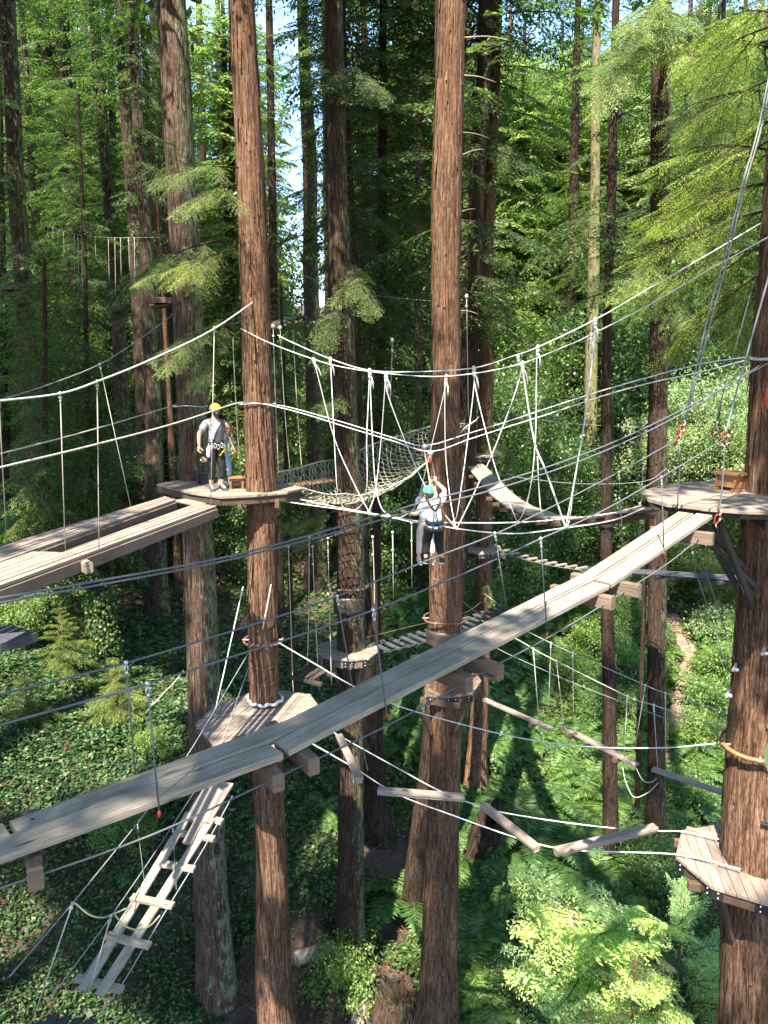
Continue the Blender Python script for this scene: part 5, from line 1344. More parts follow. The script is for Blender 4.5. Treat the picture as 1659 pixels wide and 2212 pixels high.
# the two long cables above the walkway
AB = (FL[0], (F1.x, F1.y)); ML = (((N0.x+F0.x)/2, (N0.y+F0.y)/2), (axis_at('T17', -.1).x - .1, axis_at('T17', -.1).y - .3))
K1 = vl([(0, 1292), (400, 1221), (553, 1188), (737, 1137), (920, 1083), (1107, 1033), (1297, 967), (1470, 887), (1662, 783)], ML)
K2 = vl([(0, 1302), (400, 1229), (553, 1195), (737, 1147), (920, 1096), (1107, 1046), (1300, 977), (1480, 890), (1640, 790)], ML)
cab('steel_cable', "upper of two close dark cables crossing the whole picture past the climber", ext(K1), .0075, 'cable_dark')
cab('steel_cable', "lower of two close dark cables crossing the whole picture past the climber", ext(K2), .0075, 'cable_dark')

# ---------------------------------------------------------------- left frame-shaped walkway
bz = -2.3
bw = thing('plank_walkway', onz(250, 1150, bz-.15), "sunlit left walkway of two parallel plank lanes joined into a frame", 'walkway')
def lane(pix, fascia, name):
    P = [onz(x, y, bz) for x, y in pix]
    d = (P[0]-P[3]).normalized()
    mb = MB(); w = abs((P[1]-P[0]).dot(Vector((-d.y, d.x, 0))))
    deck_mesh(mb, P, bz, (d.x, d.y), w/4.02, .04, .026); mb.build(name, M['wood_tan'], bw)
    for a, b in fascia:
        mb = MB(); a = onz(*a, bz); b = onz(*b, bz); a.z = b.z = bz - .045 - .088; mb.beam(a, b, .045, .165); mb.build('fascia', M['wood_mid'], bw)
lane([(469, 1093), (425, 1087), (-120, 1284), (-120, 1310)], [((469, 1093.5), (-120, 1309)), ((425, 1088.5), (-120, 1285)), ((469, 1094), (426, 1088))], 'deck')
lane([(380, 1079), (356, 1072), (-140, 1221), (-140, 1263)], [((380, 1080), (-140, 1262)), ((356, 1074), (-140, 1223))], 'deck')
P = [onz(x, y, bz-.001) for x, y in [(380.5, 1079.5), (424, 1087), (446, 1087.5), (398, 1076)]]
mb = MB(); mb.beam((P[0]+P[3])/2 - Vector((0, 0, .03)), (P[1]+P[2])/2 - Vector((0, 0, .03)), .22, .05); mb.build('end_board', M['wood_tan'], bw)
P = [onz(x, y, bz-.006) for x, y in [(-30, 1200), (150, 1189), (150, 1193), (-30, 1213)]]
mb = MB(); deck_mesh(mb, [onz(x, y, bz) for x, y in [(70, 1190), (143, 1192), (-10, 1247), (-120, 1256)]], bz-.006, (onz(469, 1093, bz)-onz(-120, 1310, bz)).to_2d(), .13, .04, .014); mb.build('cross_deck', M['wood_tan'], bw)
q = onz(183, 1204, bz-.02); mb = MB(); mb.beam(q + Vector((-.05, .06, -.12)), q + Vector((.08, -.10, -.12)), .13, .16, c=.02); mb.build('beam_end', M['wood_tan'], bw)
pA = onz(469, 1093, bz); pB = onz(-120, 1309, bz); pC = onz(356, 1072, bz); pD = onz(-140, 1221, bz)
BN, BF = ((pB.x, pB.y), (pA.x, pA.y)), ((pD.x, pD.y), (pC.x, pC.y))
a8 = axis_at('T8', 1.6); a7 = axis_at('T7', .8)
BNc = ((pB.x, pB.y), (a8.x, a8.y - .3)); BFc = ((pD.x, pD.y), (a7.x - .2, a7.y - .3))
def near(pt, c, r, ang):              # point on a trunk's bark
    a = axis_at(c, pt.z); rr = rad_at(c, pt.z); return Vector((a.x + rr*math.cos(ang), a.y + rr*math.sin(ang), pt.z))
A2 = vl([(0, 866), (130, 850), (210, 824), (330, 775), (463, 710), (575, 632)], BNc)
A1 = vl([(0, 864), (110, 829), (215, 787), (300, 734), (374, 680)], BFc)
cA2 = cab('steel_cable', "bright thick cable rising from left edge to the reddish trunk above the left walkway", ext(A2), .013, 'rope_white')
cA1 = cab('steel_cable', "thin grey cable rising from left edge to the twin trunks behind the left walkway", ext(A1), .009, 'cable')
for x0, y0, x1, y1 in [(130, 850, 141, 1186), (210, 824, 214, 1186), (463, 708, 455, 1091), (-2, 866, 14, 1172)]:
    hanger(cA2, vp(x0, y0, *BNc), onz(x1, y1 + 3, bz), .0065, 'rope_tan', True, 'rope_tan', .022)
hanger(cA1, vp(215, 787, *BFc), onz(282, 1093, bz), .0065, 'rope_tan', True, 'rope_tan', .022)
hc1 = cab('hand_rope', "upper of two tan hand ropes along the left walkway, tied to the thick redwood", ext(vl([(0, 980), (200, 928), (395, 870)], BFc)), .012, 'rope_tan', 'rope')
hc2 = cab('hand_rope', "lower of two tan hand ropes along the left walkway, tied to the reddish trunk", ext(vl([(0, 1010), (200, 962), (380, 914), (508, 872), (532, 871)], BNc)), .014, 'rope_tan', 'rope')
cab('hanging_rope', "slack tan rope hanging beside the reddish trunk right of the guide", [at(503, 730, 17.2), at(506, 800, 17.2), at(513, 930, 17.2), at(520, 1030, 17.2)], .011, 'rope_tan', 'rope')
cab('guy_wire', "thin wire under the left upper platform between its two trunks", [at(395, 1124, 17), at(500, 1110, 16.6), at(548, 1098, 16.4)], .007, 'cable', 'wire')

# ---------------------------------------------------------------- rope swing crossing
a17 = axis_at('T17', .3); a8 = axis_at('T8', .5)
SA = Vector((a8.x + .3, a8.y - .2)); SB = Vector((a17.x - .45, a17.y - .1))
sd = (SB - SA).normalized(); sn = Vector((-sd.y, sd.x))*.30
SL = {'m': (tuple(SA), tuple(SB)), 'n': (tuple(SA - sn), tuple(SB - sn)), 'f': (tuple(SA + sn), tuple(SB + sn))}
U1 = vl([(520, 710), (585, 742), (677, 776), (740, 793), (837, 807), (963, 813), (1107, 791), (1224, 747), (1279, 722), (1400, 660), (1517, 591), (1600, 545), (1685, 498)], SL['n'])
U2 = vl([(600, 724), (632, 740), (713, 775), (798, 800), (900, 803), (1023, 795), (1106, 770), (1162, 750), (1287, 690), (1404, 622), (1524, 553), (1690, 455)], SL['f'])
cab('swing_cable', "nearer of two sagging white cables from which the swing ropes hang", U1, .010, 'rope_white')
cab('swing_cable', "farther of two sagging white cables carrying the swing ropes, straighter at its left end", U2, .011, 'rope_white')
m1 = vl([(570, 872), (650, 892), (740, 920), (850, 953), (930, 976), (1010, 950), (1107, 919), (1190, 893), (1297, 857), (1400, 828), (1504, 806), (1612, 778)], SL['n'])
m2 = vl([(590, 874), (630, 881), (740, 912), (850, 946), (918, 963), (1010, 937), (1107, 907), (1297, 845), (1500, 789), (1625, 770)], SL['f'])
cab('belay_cable', "nearer of two bright taut cables bent down at the climber's pulleys", [p for p in m1], .010, 'rope_white', n=3)
cab('belay_cable', "farther of two bright taut cables bent down at the climber's pulleys", [p for p in m2], .010, 'rope_white', n=3)
f1 = vl([(592, 1080), (660, 1090), (747, 1102), (850, 1119), (893, 1128), (950, 1129), (1107, 1129), (1230, 1120), (1320, 1109), (1386, 1092)], SL['f'])
f2 = vl([(650, 1079), (700, 1090), (783, 1106), (880, 1122), (987, 1142), (1107, 1153), (1224, 1140), (1324, 1124), (1395, 1096)], SL['n'])
cab('foot_cable', "upper of two bright sagging foot cables under the swing ropes ending at the right platform", f1, .0125, 'rope_white')
cab('foot_cable', "lower of two bright sagging foot cables under the swing ropes ending at the right platform", f2, .0125, 'rope_white')
SW = [("first swing rope from the reddish trunk, slanting right across the others", [(677, 777, 'n'), (683, 797, 'n'), (720, 940, 'm'), (760, 1035, 'm'), (797, 1106, 'n')]),
      ("second swing rope from the reddish trunk, falling straight then hooking right", [(713, 775, 'f'), (715, 800, 'f'), (722, 947, 'm'), (728, 1053, 'm'), (737, 1088, 'f'), (747, 1101, 'f')]),
      ("third swing rope, falling straight then hooking left", [(798, 800, 'f'), (796, 860, 'f'), (792, 953, 'm'), (793, 1047, 'm'), (783, 1087, 'f'), (765, 1104, 'f')]),
      ("fourth swing rope, tied beside the third and hooking right at its foot", [(800, 802, 'f'), (800, 835, 'f'), (806, 977, 'm'), (812, 1053, 'm'), (823, 1095, 'n'), (838, 1113, 'n')]),
      ("fifth swing rope, bowed left from the middle knot", [(833, 807, 'n'), (832, 830, 'n'), (823, 953, 'm'), (811, 1060, 'm'), (797, 1105, 'n')]),
      ("long slanting swing rope from the middle knot to behind the climber's hip", [(835, 807, 'n'), (837, 850, 'n'), (882, 970, 'm'), (917, 1047, 'm'), (960, 1110, 'm'), (984, 1140, 'n')]),
      ("swing rope slanting down left from the knot before the central trunk to the climber's arm", [(964, 813, 'n'), (960, 845, 'n'), (933, 960, 'm'), (908, 1062, 'f'), (893, 1100, 'f'), (862, 1120, 'f')]),
      ("straight swing rope hanging before the central trunk", [(964, 813, 'n'), (961, 850, 'n'), (963, 987, 'm'), (974, 1087, 'm'), (985, 1141, 'n')]),
      ("swing rope just right of the central trunk, slanting down left", [(1023, 795, 'f'), (1024, 830, 'f'), (1010, 953, 'm'), (989, 1103, 'm'), (980, 1128, 'f')]),
      ("swing rope bowed right from the knot right of the central trunk", [(1024, 797, 'f'), (1027, 837, 'f'), (1049, 930, 'm'), (1073, 1020, 'm'), (1108, 1105, 'm'), (1117, 1129, 'f')]),
      ("long swing rope slanting down left from the double knot at right", [(1119, 772, 'f'), (1124, 812, 'f'), (1073, 957, 'm'), (1030, 1053, 'm'), (987, 1142, 'n')]),
      ("thickest swing rope slanting down right from the double knot at right", [(1129, 785, 'n'), (1131, 813, 'n'), (1154, 953, 'm'), (1180, 1020, 'm'), (1222, 1140, 'n')]),
      ("swing rope hanging straight from the small knot then bending to the foot cable", [(1162, 750, 'f'), (1159, 790, 'f'), (1157, 937, 'm'), (1148, 1040, 'm'), (1132, 1105, 'm'), (1118, 1128, 'f')]),
      ("inner rope of the rightmost swing loop", [(1277, 724, 'n'), (1275, 760, 'n'), (1266, 880, 'm'), (1244, 1020, 'm'), (1222, 1139, 'n')]),
      ("outer rope of the rightmost swing loop", [(1286, 691, 'f'), (1283, 740, 'f'), (1266, 890, 'm'), (1243, 1030, 'm'), (1233, 1106, 'm'), (1226, 1139, 'n')]),
      ("thin swing rope bending toward the right-hand foot of the loops", [(1161, 985, 'm'), (1164, 1050, 'm'), (1169, 1106, 'm'), (1180, 1125, 'f')])]
for lab, pts in SW:
    P = [vp(x, y, *SL[k]) for x, y, k in pts]
    o = cab('swing_rope', lab, P, .009 if 'thickest' not in lab else .015, 'rope_white', 'rope', 'swing ropes hanging between the cables')
    mb = MB(); d = (P[1]-P[0]).normalized()
    if P[0].z > -.2:
        for k, s in ((0, .034), (.06, .030), (.12, .024)): mb.ball(P[0] + d*k, (s, s, s*1.3), 7, 5)
        mb.tube([P[0] + d*.05, P[0] + d*.2 + Vector((.05, 0, 0)), P[0] + d*.34 + Vector((.06, 0, 0))], .011, 5)
    mb.build('knot', M['rope_white'], o) if mb.v else None
    mb = MB(); mb.ball(P[-1], (.034, .028, .028), 7, 5); mb.build('knot', M['rope_white'], o)
# steep ropes and red carabiners on the right
hg = lambda x, y, Y: at(x, y, Y)
c1, c2, c3 = vp(1469, 940, *FL), vp(1567, 944, *NL), at(1543, 934, 11.8)
for lab, pts in [("left rope of the steep pair above the left red carabiners", [(1476, 920), (1530, 680), (1566, 553), (1603, 400), (1635, 290), (1668, 130)]), ("right rope of the steep pair above the left red carabiners", [(1480, 915), (1539, 680), (1573, 553), (1609, 400), (1641, 290), (1672, 140)])]:
    cab('suspension_rope', lab, [at(x, y, 10.75) for x, y in pts], .011, 'cable', 'rope')
cab('suspension_rope', "steep bright rope rising to the right edge from the front red carabiner", [at(x, y, c2.y) for x, y in [(1568, 935), (1590, 850), (1617, 753), (1662, 592), (1690, 490)]], .011, 'cable', 'rope')
cab('suspension_rope', "thinner steep rope rising from the middle red carabiner behind the stool", [at(x, y, 11.8) for x, y in [(1544, 922), (1577, 793), (1640, 570), (1690, 400)]], .009, 'cable', 'rope')
def carabiner(c, size, ang, label, mat='red_alloy', yaw=0.0):
    c = Vector(c); u = Vector((math.sin(ang), 0, math.cos(ang))); s = Vector((math.cos(ang)*math.cos(yaw), math.sin(yaw), -math.sin(ang)))
    pts = []
    for k in range(17):
        a = 2*math.pi*k/16; w = .38 + .10*math.cos(a)
        pts.append(c + u*size*.55*math.cos(a) + s*size*w*math.sin(a)*.75)
    mb = MB(); mb.tube(pts, size*.085, 7); o = mb.build('carabiner', M[mat]); tag(o, label, 'carabiner')
    mb = MB(); mb.tube([c - u*size*.16 + s*size*.29, c + u*size*.2 + s*size*.3], size*.115, 8); mb.build('gate', M['steel'], o)
    mb = MB(); mb.tube([c - u*size*.5, c - u*size*.5 + s*.02 - Vector((0, 0, size*.5))], size*.07, 6); mb.build('shackle', M['steel'], o); mb = MB(); mb.tube(smooth_pts([c + u*size*.5, c + u*size*.8 + s*size*.2, c + u*size*1.1], 4), size*.06, 6); mb.build('shackle', M['steel'], o)
carabiner(c1 + Vector((.01, 0, .06)), .11, .25, "upper red carabiner of the left pair under the steep double rope")
carabiner(c1 + Vector((-.03, 0, -.06)), .11, .3, "lower red carabiner of the left pair under the steep double rope", yaw=.8)
carabiner(c3, .12, .15, "red carabiner between the others, in front of the bright bush")
carabiner(c2, .12, -.2, "front red carabiner holding the near hand cable of the walkway")
c4 = vp(1549, 1122, *NL); carabiner(c4, .11, .3, "red carabiner hanging at the end of the walkway under the right platform")
for lab, p, q in [("vertical rope from the left red carabiners down to the far corner of the walkway", c1 + Vector((0, 0, -.14)), onz(1463, 1099, zr)), ("vertical rope from the front red carabiner down to the near corner of the walkway", c2 + Vector((0, 0, -.1)), vp(1553, 1112, *NL)), ("thin vertical rope from the middle red carabiner to the back of the right platform", c3 + Vector((0, 0, -.1)), at(1528, 1037, 11.9))]:
    cab('suspension_rope', lab, [p, (p+q)/2 + Vector((.01, 0, 0)), q], .009, 'cable_dark', 'rope')
cab('hand_cable', "thin dark cable slanting from the middle red carabiner behind the vertical ropes", [c3, at(1440, 995, 13), at(1300, 1050, 16)], .007, 'cable_dark')
for lab, pts in [("left of two thin dark lines slanting down to the right trunk below its upper platform", [(1477, 1165), (1530, 1315), (1574, 1457)]), ("right of two thin dark lines slanting down to the right trunk below its upper platform", [(1500, 1165), (1550, 1310), (1587, 1427)]), ("short dark line from the walkway end carabiner toward the right trunk", [(1552, 1135), (1580, 1210), (1607, 1282)])]:
    cab('guy_wire', lab, [at(x, y, 10.6) for x, y in pts], .008, 'cable_dark', 'wire')
# struts of the right upper platform
for lab, a, b in [("lower dark timber strut from the walkway end to the right trunk", (1527, 1168), (1668, 1302)), ("upper dark timber strut from the walkway end to the right trunk", (1537, 1152), (1612, 1232))]:
    mb = MB(); mb.beam(at(*a, 10.6), at(*b, 10.8), .07, .07); tag(mb.build('strut', M['wood_dark']), lab, 'strut')
# red fire bucket shaped bag at the right edge
p = at(1662, 862, 10.55); mb = MB(); mb.tube([p + Vector((0, 0, -.13)), p + Vector((0, 0, -.11)), p + Vector((0, 0, .08)), p + Vector((0, 0, .13)), p + Vector((0, 0, .16))], [.045, .055, .055, .04, .02], 12)
o = tag(mb.build('rescue_bag', plain("red_fabric", (.50, .07, .03), .6)), "red cylindrical bag hanging on the right trunk at the picture edge", 'bag')
mb = MB(); mb.tube([p + Vector((0, 0, .15)), p + Vector((.05, .03, .3))], .008, 5); mb.build('strap', M['rubber'], o)

# ---------------------------------------------------------------- cargo net
def cargo_net():
    C_ = smooth_pts([at(612, 1078, 17.2), at(690, 1088, 18.2), at(770, 1078, 19.6), at(850, 1030, 21.2), at(930, 968, 23), at(1000, 915, 25)], 10)
    nu, nv_ = 44, 17
    def pt(u, v):
        t = u/nu; s = (v/nv_)*2 - 1
        q = t*(len(C_)-1); i = min(int(q), len(C_)-2); c = C_[i].lerp(C_[i+1], q-i)
        d = (C_[i+1]-C_[i]); n = Vector((-d.y, d.x, 0)).normalized()
        if n.y < 0: n = -n
        ang = s*1.25; w = .62 + .25*math.sin(math.pi*t)
        up = (1-math.cos(ang))*(1.15*math.sin(math.pi*min(1, .12 + t*.95)) + .25 if s > 0 else .40)
        return c + n*math.sin(ang)*w + Vector((0, 0, up))
    a, b = C_[0], C_[-1]
    root = thing('cargo_net', (a+b)/2 + Vector((0, 0, -1)), "knotted rope cargo net sagging between the left platform and the far trunks", 'net')
    mb = MB(); P = {}
    for u in range(nu+1):
        for v in range(nv_+1):
            P[u, v] = pt(u + (.5 if v % 2 else 0) if u < nu else u, v) + Vector((rnd.uniform(-.03, .03), rnd.uniform(-.03, .03), rnd.uniform(-.03, .03)))
            if (u + v) % 3 == 0: mb.ball(P[u, v], .030, 5, 4)
    for u in range(nu+1):
        for v in range(nv_):
            o = 1 if v % 2 else -1
            mb.tube([P[u, v], P[u, v+1]], .011, 4, False)
            if 0 <= u+o <= nu: mb.tube([P[u, v], P[u+o, v+1]], .011, 4, False)
    mb.build('net', M['rope_net'], root)
    for v in (0, nv_):
        mb = MB(); mb.tube(smooth_pts([P[u, v] for u in range(0, nu+1, 3)], 4), .02, 5); mb.build('edge_rope', M['rope_tan'], root)
cargo_net()
def slack_plank_path(pts, w, label, name='plank_walkway', mat='wood_grey', cross=True, nb=2, every=1.3):
    pts = smooth_pts(pts, 8)
    root = thing(name, pts[len(pts)//2], label, 'walkway')
    acc = 0; last = pts[0]
    for k in range(nb):
        off = (k - (nb-1)/2)*w/nb
        i = 0
        while i < len(pts)-1:
            j = min(len(pts)-1, i + 5 + (k % 2)); a, b = pts[i], pts[j]; d = (b-a).normalized(); n = d.cross(Vector((0, 0, 1))).normalized()
            mb = MB(); mb.beam(a + n*off + d*.004, b + n*off - d*.004, w/nb - .012, .045); mb.build('plank', M[mat], root); i = j
    if cross:
        for i in range(0, len(pts)-1, 3):
            d = (pts[i+1]-pts[i]).normalized(); n = d.cross(Vector((0, 0, 1))).normalized(); c = pts[i] - Vector((0, 0, .075))
            mb = MB(); mb.beam(c - n*(w/2+.14), c + n*(w/2+.14), .09, .09); mb.build('crossbeam', M['wood_brown'], root)
    return root
slack_plank_path([at(1017, 996, 26.2), at(1040, 1020, 24.2), at(1078, 1062, 20.5), at(1120, 1094, 17.8), at(1195, 1118, 15.6), at(1290, 1120, 13.7), at(1410, 1098, 12.1)], .62, "sagging grey plank path from the far black-clad person's platform to the right upper platform")
slack_plank_path([at(617, 1050, 20), at(670, 1044, 21), at(716, 1036, 22)], .6, "short brown plank path behind the cargo net", mat='wood_orange', cross=False)
slack_plank_path([at(850, 1008, 24), at(890, 996, 24.4), at(935, 988, 25)], .4, "dark plank path behind the cargo net near the central trunk", mat='wood_dark', cross=False)
slack_plank_path([at(590, 703, 32), at(615, 690, 34), at(650, 682, 37)], .5, "distant arched plank path rising to a high far platform", mat='wood_dark', cross=True)
mb = MB(); mb.beam(at(-15, 1368, 9.5), at(42, 1388, 9.2), .5, .12); mb.beam(at(-15, 1362, 9.9), at(38, 1378, 9.7), .3, .05); tag(mb.build('plank_landing', M['wood_slate']), "dark plank landing cut by the left edge", 'landing')

# ---------------------------------------------------------------- slat bridges
def slat_bridge(a, b, n, w, label, mat, sw=.10, sag=.15, skip=(), th=.05, cable='cable_dark', skew=0.0):
    d = (b-a); dd = Vector((d.x, d.y, 0)).normalized(); nn = Vector((-dd.y, dd.x, 0))
    root = thing('slat_bridge', (a+b)/2 - Vector((0, 0, .3)), label, 'bridge')
    f = lambda t: a + d*t - Vector((0, 0, 4*sag*t*(1-t)))
    for s in (-1, 1):
        mb = MB(); mb.tube([f(t) + nn*s*w*.36 - Vector((0, 0, th/2+.012)) for t in np.linspace(0, 1, 14)], .010, 5); mb.build('cable', M[cable], root)
    for i in range(n):
        if i in skip: continue
        t = (i+.5)/n; c = f(t); s = nn + dd*skew
        mb = MB(); mb.beam(c - s*w/2, c + s*w/2, sw, th, (0, 0, 1)); mb.build('slat', M[mat], root)
    return root
slat_bridge(onz(812, 1400, -7.1), onz(1100, 1313, -7.1), 16, .85, "bridge of spaced grey slats running behind the central trunk from the octagonal platform", 'wood_slate', .13, .1, skew=.1)
slat_bridge(at(1082, 1186, 26.8), at(1268, 1228, 23.5), 9, .5, "thin far slat bridge leaving the pale ring platform to the right", 'wood_grey', .10, .1, cable='cable')
def panel_bridge(A, B, label):
    root = thing('plank_bridge', (A+B)/2, label, 'bridge'); d = (B-A); n = Vector((-d.y, d.x, 0)).normalized()
    for t0, t1 in [(.0, .14), (.16, .24), (.34, .60), (.63, .90), (.92, 1.1)]:
        for k in (-1, 0, 1):
            mb = MB(); mb.beam(A + d*t0 + n*k*.17, A + d*t1 + n*k*.17, .15, .045); mb.build('plank', M['wood_slate'], root)
        for t in (t0 + .03, t1 - .03):
            c = A + d*t - Vector((0, 0, .075)); mb = MB(); mb.beam(c - n*.42, c + n*.42, .10, .08); mb.build('crossbeam', M['wood_slate'], root)
    for s in (-.3, .3):
        mb = MB(); mb.tube([A + n*s + Vector((0, 0, .02)), B + d*.15 + n*s + Vector((0, 0, .02))], .012, 5); mb.build('cable', M['cable_dark'], root)
panel_bridge(at(1268, 1228, 23.4), at(1590, 1250, 19.5), "dark slate coloured plank bridge in sections behind the straight brown redwood at right")
def swing_step():
    c = at(675, 1455, 18.0); root = thing('hanging_step', c, "small hanging step of three grey boards left of the octagonal platform", 'step')
    d = Vector((.5, .85, .05)).normalized(); n = Vector((d.y, -d.x, 0))
    for k in (-1, 0, 1): mb = MB(); mb.beam(c + n*k*.18 - d*.30, c + n*k*.18 + d*.30, .14, .045); mb.build('board', M['wood_dark'], root)
    for s in (-.32, .32): mb = MB(); mb.beam(c + d*s*.9 - n*.48 - Vector((0, 0, .07)), c + d*s*.9 + n*.48 - Vector((0, 0, .07)), .09, .09); mb.build('crossbeam', M['wood_dark'], root)
swing_step()
for lab, pts in [("leftmost thin rope hanging behind the reddish trunk at its lower part", [(623, 1180), (628, 1330), (632, 1460), (634, 1495)]), ("second thin rope hanging behind the reddish trunk, holding the hanging step", [(668, 1160), (667, 1300), (664, 1445)]), ("third thin rope with white knots left of the octagonal platform", [(675, 1180), (681, 1320), (689, 1490)]),
                 ("fourth thin rope falling past the left rim of the octagonal platform", [(708, 1163), (712, 1310), (716, 1480)]), ("thin rope hanging along the dark slim trunk right of the octagonal platform", [(805, 1160), (808, 1240), (809, 1310)]), ("thin rope hanging over the ferns between the slim and central trunks", [(848, 1150), (850, 1295)]), ("short thin rope beside the climber's feet over the ferns", [(889, 1130), (890, 1272)])]:
    P = [at(x, y, 18.6) for x, y in pts]; o = cab('hanging_rope', lab, P, .011, 'rope_tan', 'rope', 'thin ropes hanging between the lower platforms')
    mb = MB(); mb.ball(P[0], .035, 7, 5); mb.build('knot', M['rope_white'], o); mb = MB(); mb.ball(P[0] - Vector((0, 0, .45)), .03, 7, 5); mb.build('knot', M['rope_white'], o)
cab('steel_cable', "thin cable carrying the ropes left of the octagonal platform", [at(600, 1185, 18.6), at(668, 1175, 18.6), at(740, 1150, 18.7), at(860, 1110, 19)], .008, 'cable_dark')
for lab, pts in [("leftmost of three pale ropes hanging behind the reddish trunk at cable height", [(590, 705), (595, 860), (602, 1033)]), ("middle of three pale ropes hanging behind the reddish trunk at cable height", [(605, 708), (614, 870), (627, 1028)]), ("right one of three pale ropes hanging behind the reddish trunk at cable height", [(633, 716), (642, 880), (653, 1027)]),
                 ("long pale rope hanging before the dark octagon trunk", [(760, 735), (758, 900), (754, 1105)]), ("short pale rope with a white knot between the slim and central trunks", [(847, 735), (846, 790), (842, 880)]), ("thin rope falling along the leaning trunk right of the central trunk", [(1008, 640), (1010, 780), (1012, 900)])]:
    P = [at(x, y, 20.5) for x, y in pts]; o = cab('hanging_rope', lab, P, .010, 'rope_tan', 'rope', 'pale ropes hanging behind the swing crossing')
    mb = MB(); mb.ball(P[0], (.05, .04, .06), 7, 5); mb.build('knot', M['rope_white'], o); mb = MB(); mb.ball(P[0] - Vector((0, 0, .25)), .035, 7, 5); mb.build('knot', M['rope_white'], o)
cab('steel_cable', "thin line crossing high behind the reddish trunk toward the central trunk", [at(640, 590, 22), at(770, 632, 22), at(930, 650, 22), at(1000, 655, 22)], .006, 'cable')
# far ropes course at upper left
cab('steel_cable', "thin far cable strung across the trunks at upper left", [at(42, 460, 34), at(140, 500, 34), at(235, 513, 34), at(370, 512, 34)], .008, 'cable')
for i, (x, y0, y1) in enumerate([(80, 473, 560), (103, 485, 545), (114, 490, 620), (137, 500, 560), (160, 505, 640), (168, 506, 600), (176, 507, 650), (205, 510, 560), (234, 513, 610), (248, 513, 640), (260, 513, 600), (278, 513, 590), (290, 513, 640)]):
    P = [at(x, y0, 34), at(x + 1, (y0+y1)/2, 34), at(x + 2, y1, 34)]
    cab('hanging_rope', "thin pale rope dangling in the far ropes course at upper left", P, .009, 'rope_tan', 'rope', 'far dangling ropes at upper left', 2, seg=5)

# ---------------------------------------------------------------- hanging beams at lower right
HZ = -7.3
def hbeam(a, b, label, sa, sb):
    A, B = onz(*a, HZ), onz(*b, HZ)
    mb = MB(); mb.beam(A, B, .14, .055); o = mb.build('balance_beam', M['wood_tan']); tag(o, label, 'beam', 'hanging balance beams')
    d = (B-A).normalized(); n = Vector((-d.y, d.x, 0))
    for P, s in ((A, sa), (B, sb)):
        if s: c = P + d*s - Vector((0, 0, .07)); mb = MB(); mb.beam(c - n*.13, c + n*.13, .09, .085); mb.build('crossbeam', M['wood_brown'], o)
    return A, B
hbeam((1046, 1511), (1192, 1575), "leftmost hanging beam, starting under the central trunk's octagonal platform", 0, -.5)
hbeam((1212, 1569), (1376, 1652), "middle hanging beam, swung between the two slim right trunks", .35, -.45)
hbeam((1410, 1661), (1572, 1716), "right hanging beam ending at the stout right trunk", .45, 0)
aN, bN = onz(1050, 1512, HZ), onz(1600, 1725, HZ)
HL = ((aN.x - .2, aN.y - .1), (bN.x - .2, bN.y - .1)); HLf = ((aN.x + .3, aN.y + .5), (bN.x + .3, bN.y + .5))
h1 = cab('hand_rope', "bright nearer hand rope above the hanging beams at lower right", vl([(1040, 1340), (1128, 1387), (1152, 1402), (1202, 1428), (1355, 1504), (1412, 1523), (1500, 1553), (1596, 1580)], HL), .010, 'rope_tan', 'rope')
h2 = cab('hand_rope', "lowest hand rope above the hanging beams at lower right", vl([(1060, 1393), (1107, 1417), (1250, 1480), (1380, 1530), (1440, 1552), (1590, 1596)], HL), .007, 'cable', 'rope')
h3 = cab('hand_rope', "farther hand rope above the hanging beams at lower right", vl([(1110, 1350), (1190, 1389), (1237, 1411), (1394, 1480), (1437, 1497), (1590, 1545)], HLf), .009, 'rope_tan', 'rope')
for x0, y0, x1, y1 in [(1152, 1402, 1165, 1569), (1202, 1428, 1220, 1588), (1355, 1504, 1347, 1653), (1412, 1523, 1421, 1664)]: hanger(h1, vp(x0, y0, *HL), vp(x1, y1, *HL), .008, 'rope_tan', True, 'rope_white', .026)
for x0, y0, x1, y1 in [(1190, 1389, 1184, 1557), (1237, 1411, 1239, 1573), (1394, 1480, 1372, 1612), (1437, 1497, 1438, 1640)]: hanger(h3, vp(x0, y0, *HLf), vp(x1, y1, *HLf), .008, 'rope_tan', True, 'rope_white', .024)
for lab, pts in [("small slack rope loop under the gap between the left and middle hanging beams", [(1170, 1580), (1176, 1604), (1190, 1617), (1208, 1600), (1217, 1590)]), ("small slack rope loop under the gap before the right hanging beam", [(1345, 1658), (1352, 1690), (1370, 1722), (1400, 1712), (1421, 1692)]), ("second slack rope loop beside the end of the right hanging beam", [(1372, 1655), (1388, 1685), (1405, 1690), (1418, 1682)])]:
    cab('rope_loop', lab, vl(pts, HL), .010, 'rope_tan', 'rope')
QL = ((axis_at('T8', -6.4).x + .3, axis_at('T8', -6.4).y - .2), (axis_at('T17', -6.6).x - .4, axis_at('T17', -6.6).y - .2))
q1 = cab('steel_cable', "bright cable dipping under the raised walkway to the wooden collar at right", vl([(600, 1387), (680, 1434), (763, 1482), (860, 1525), (980, 1560), (1107, 1591), (1207, 1607), (1307, 1615), (1440, 1615), (1546, 1606)], QL), .011, 'rope_white')
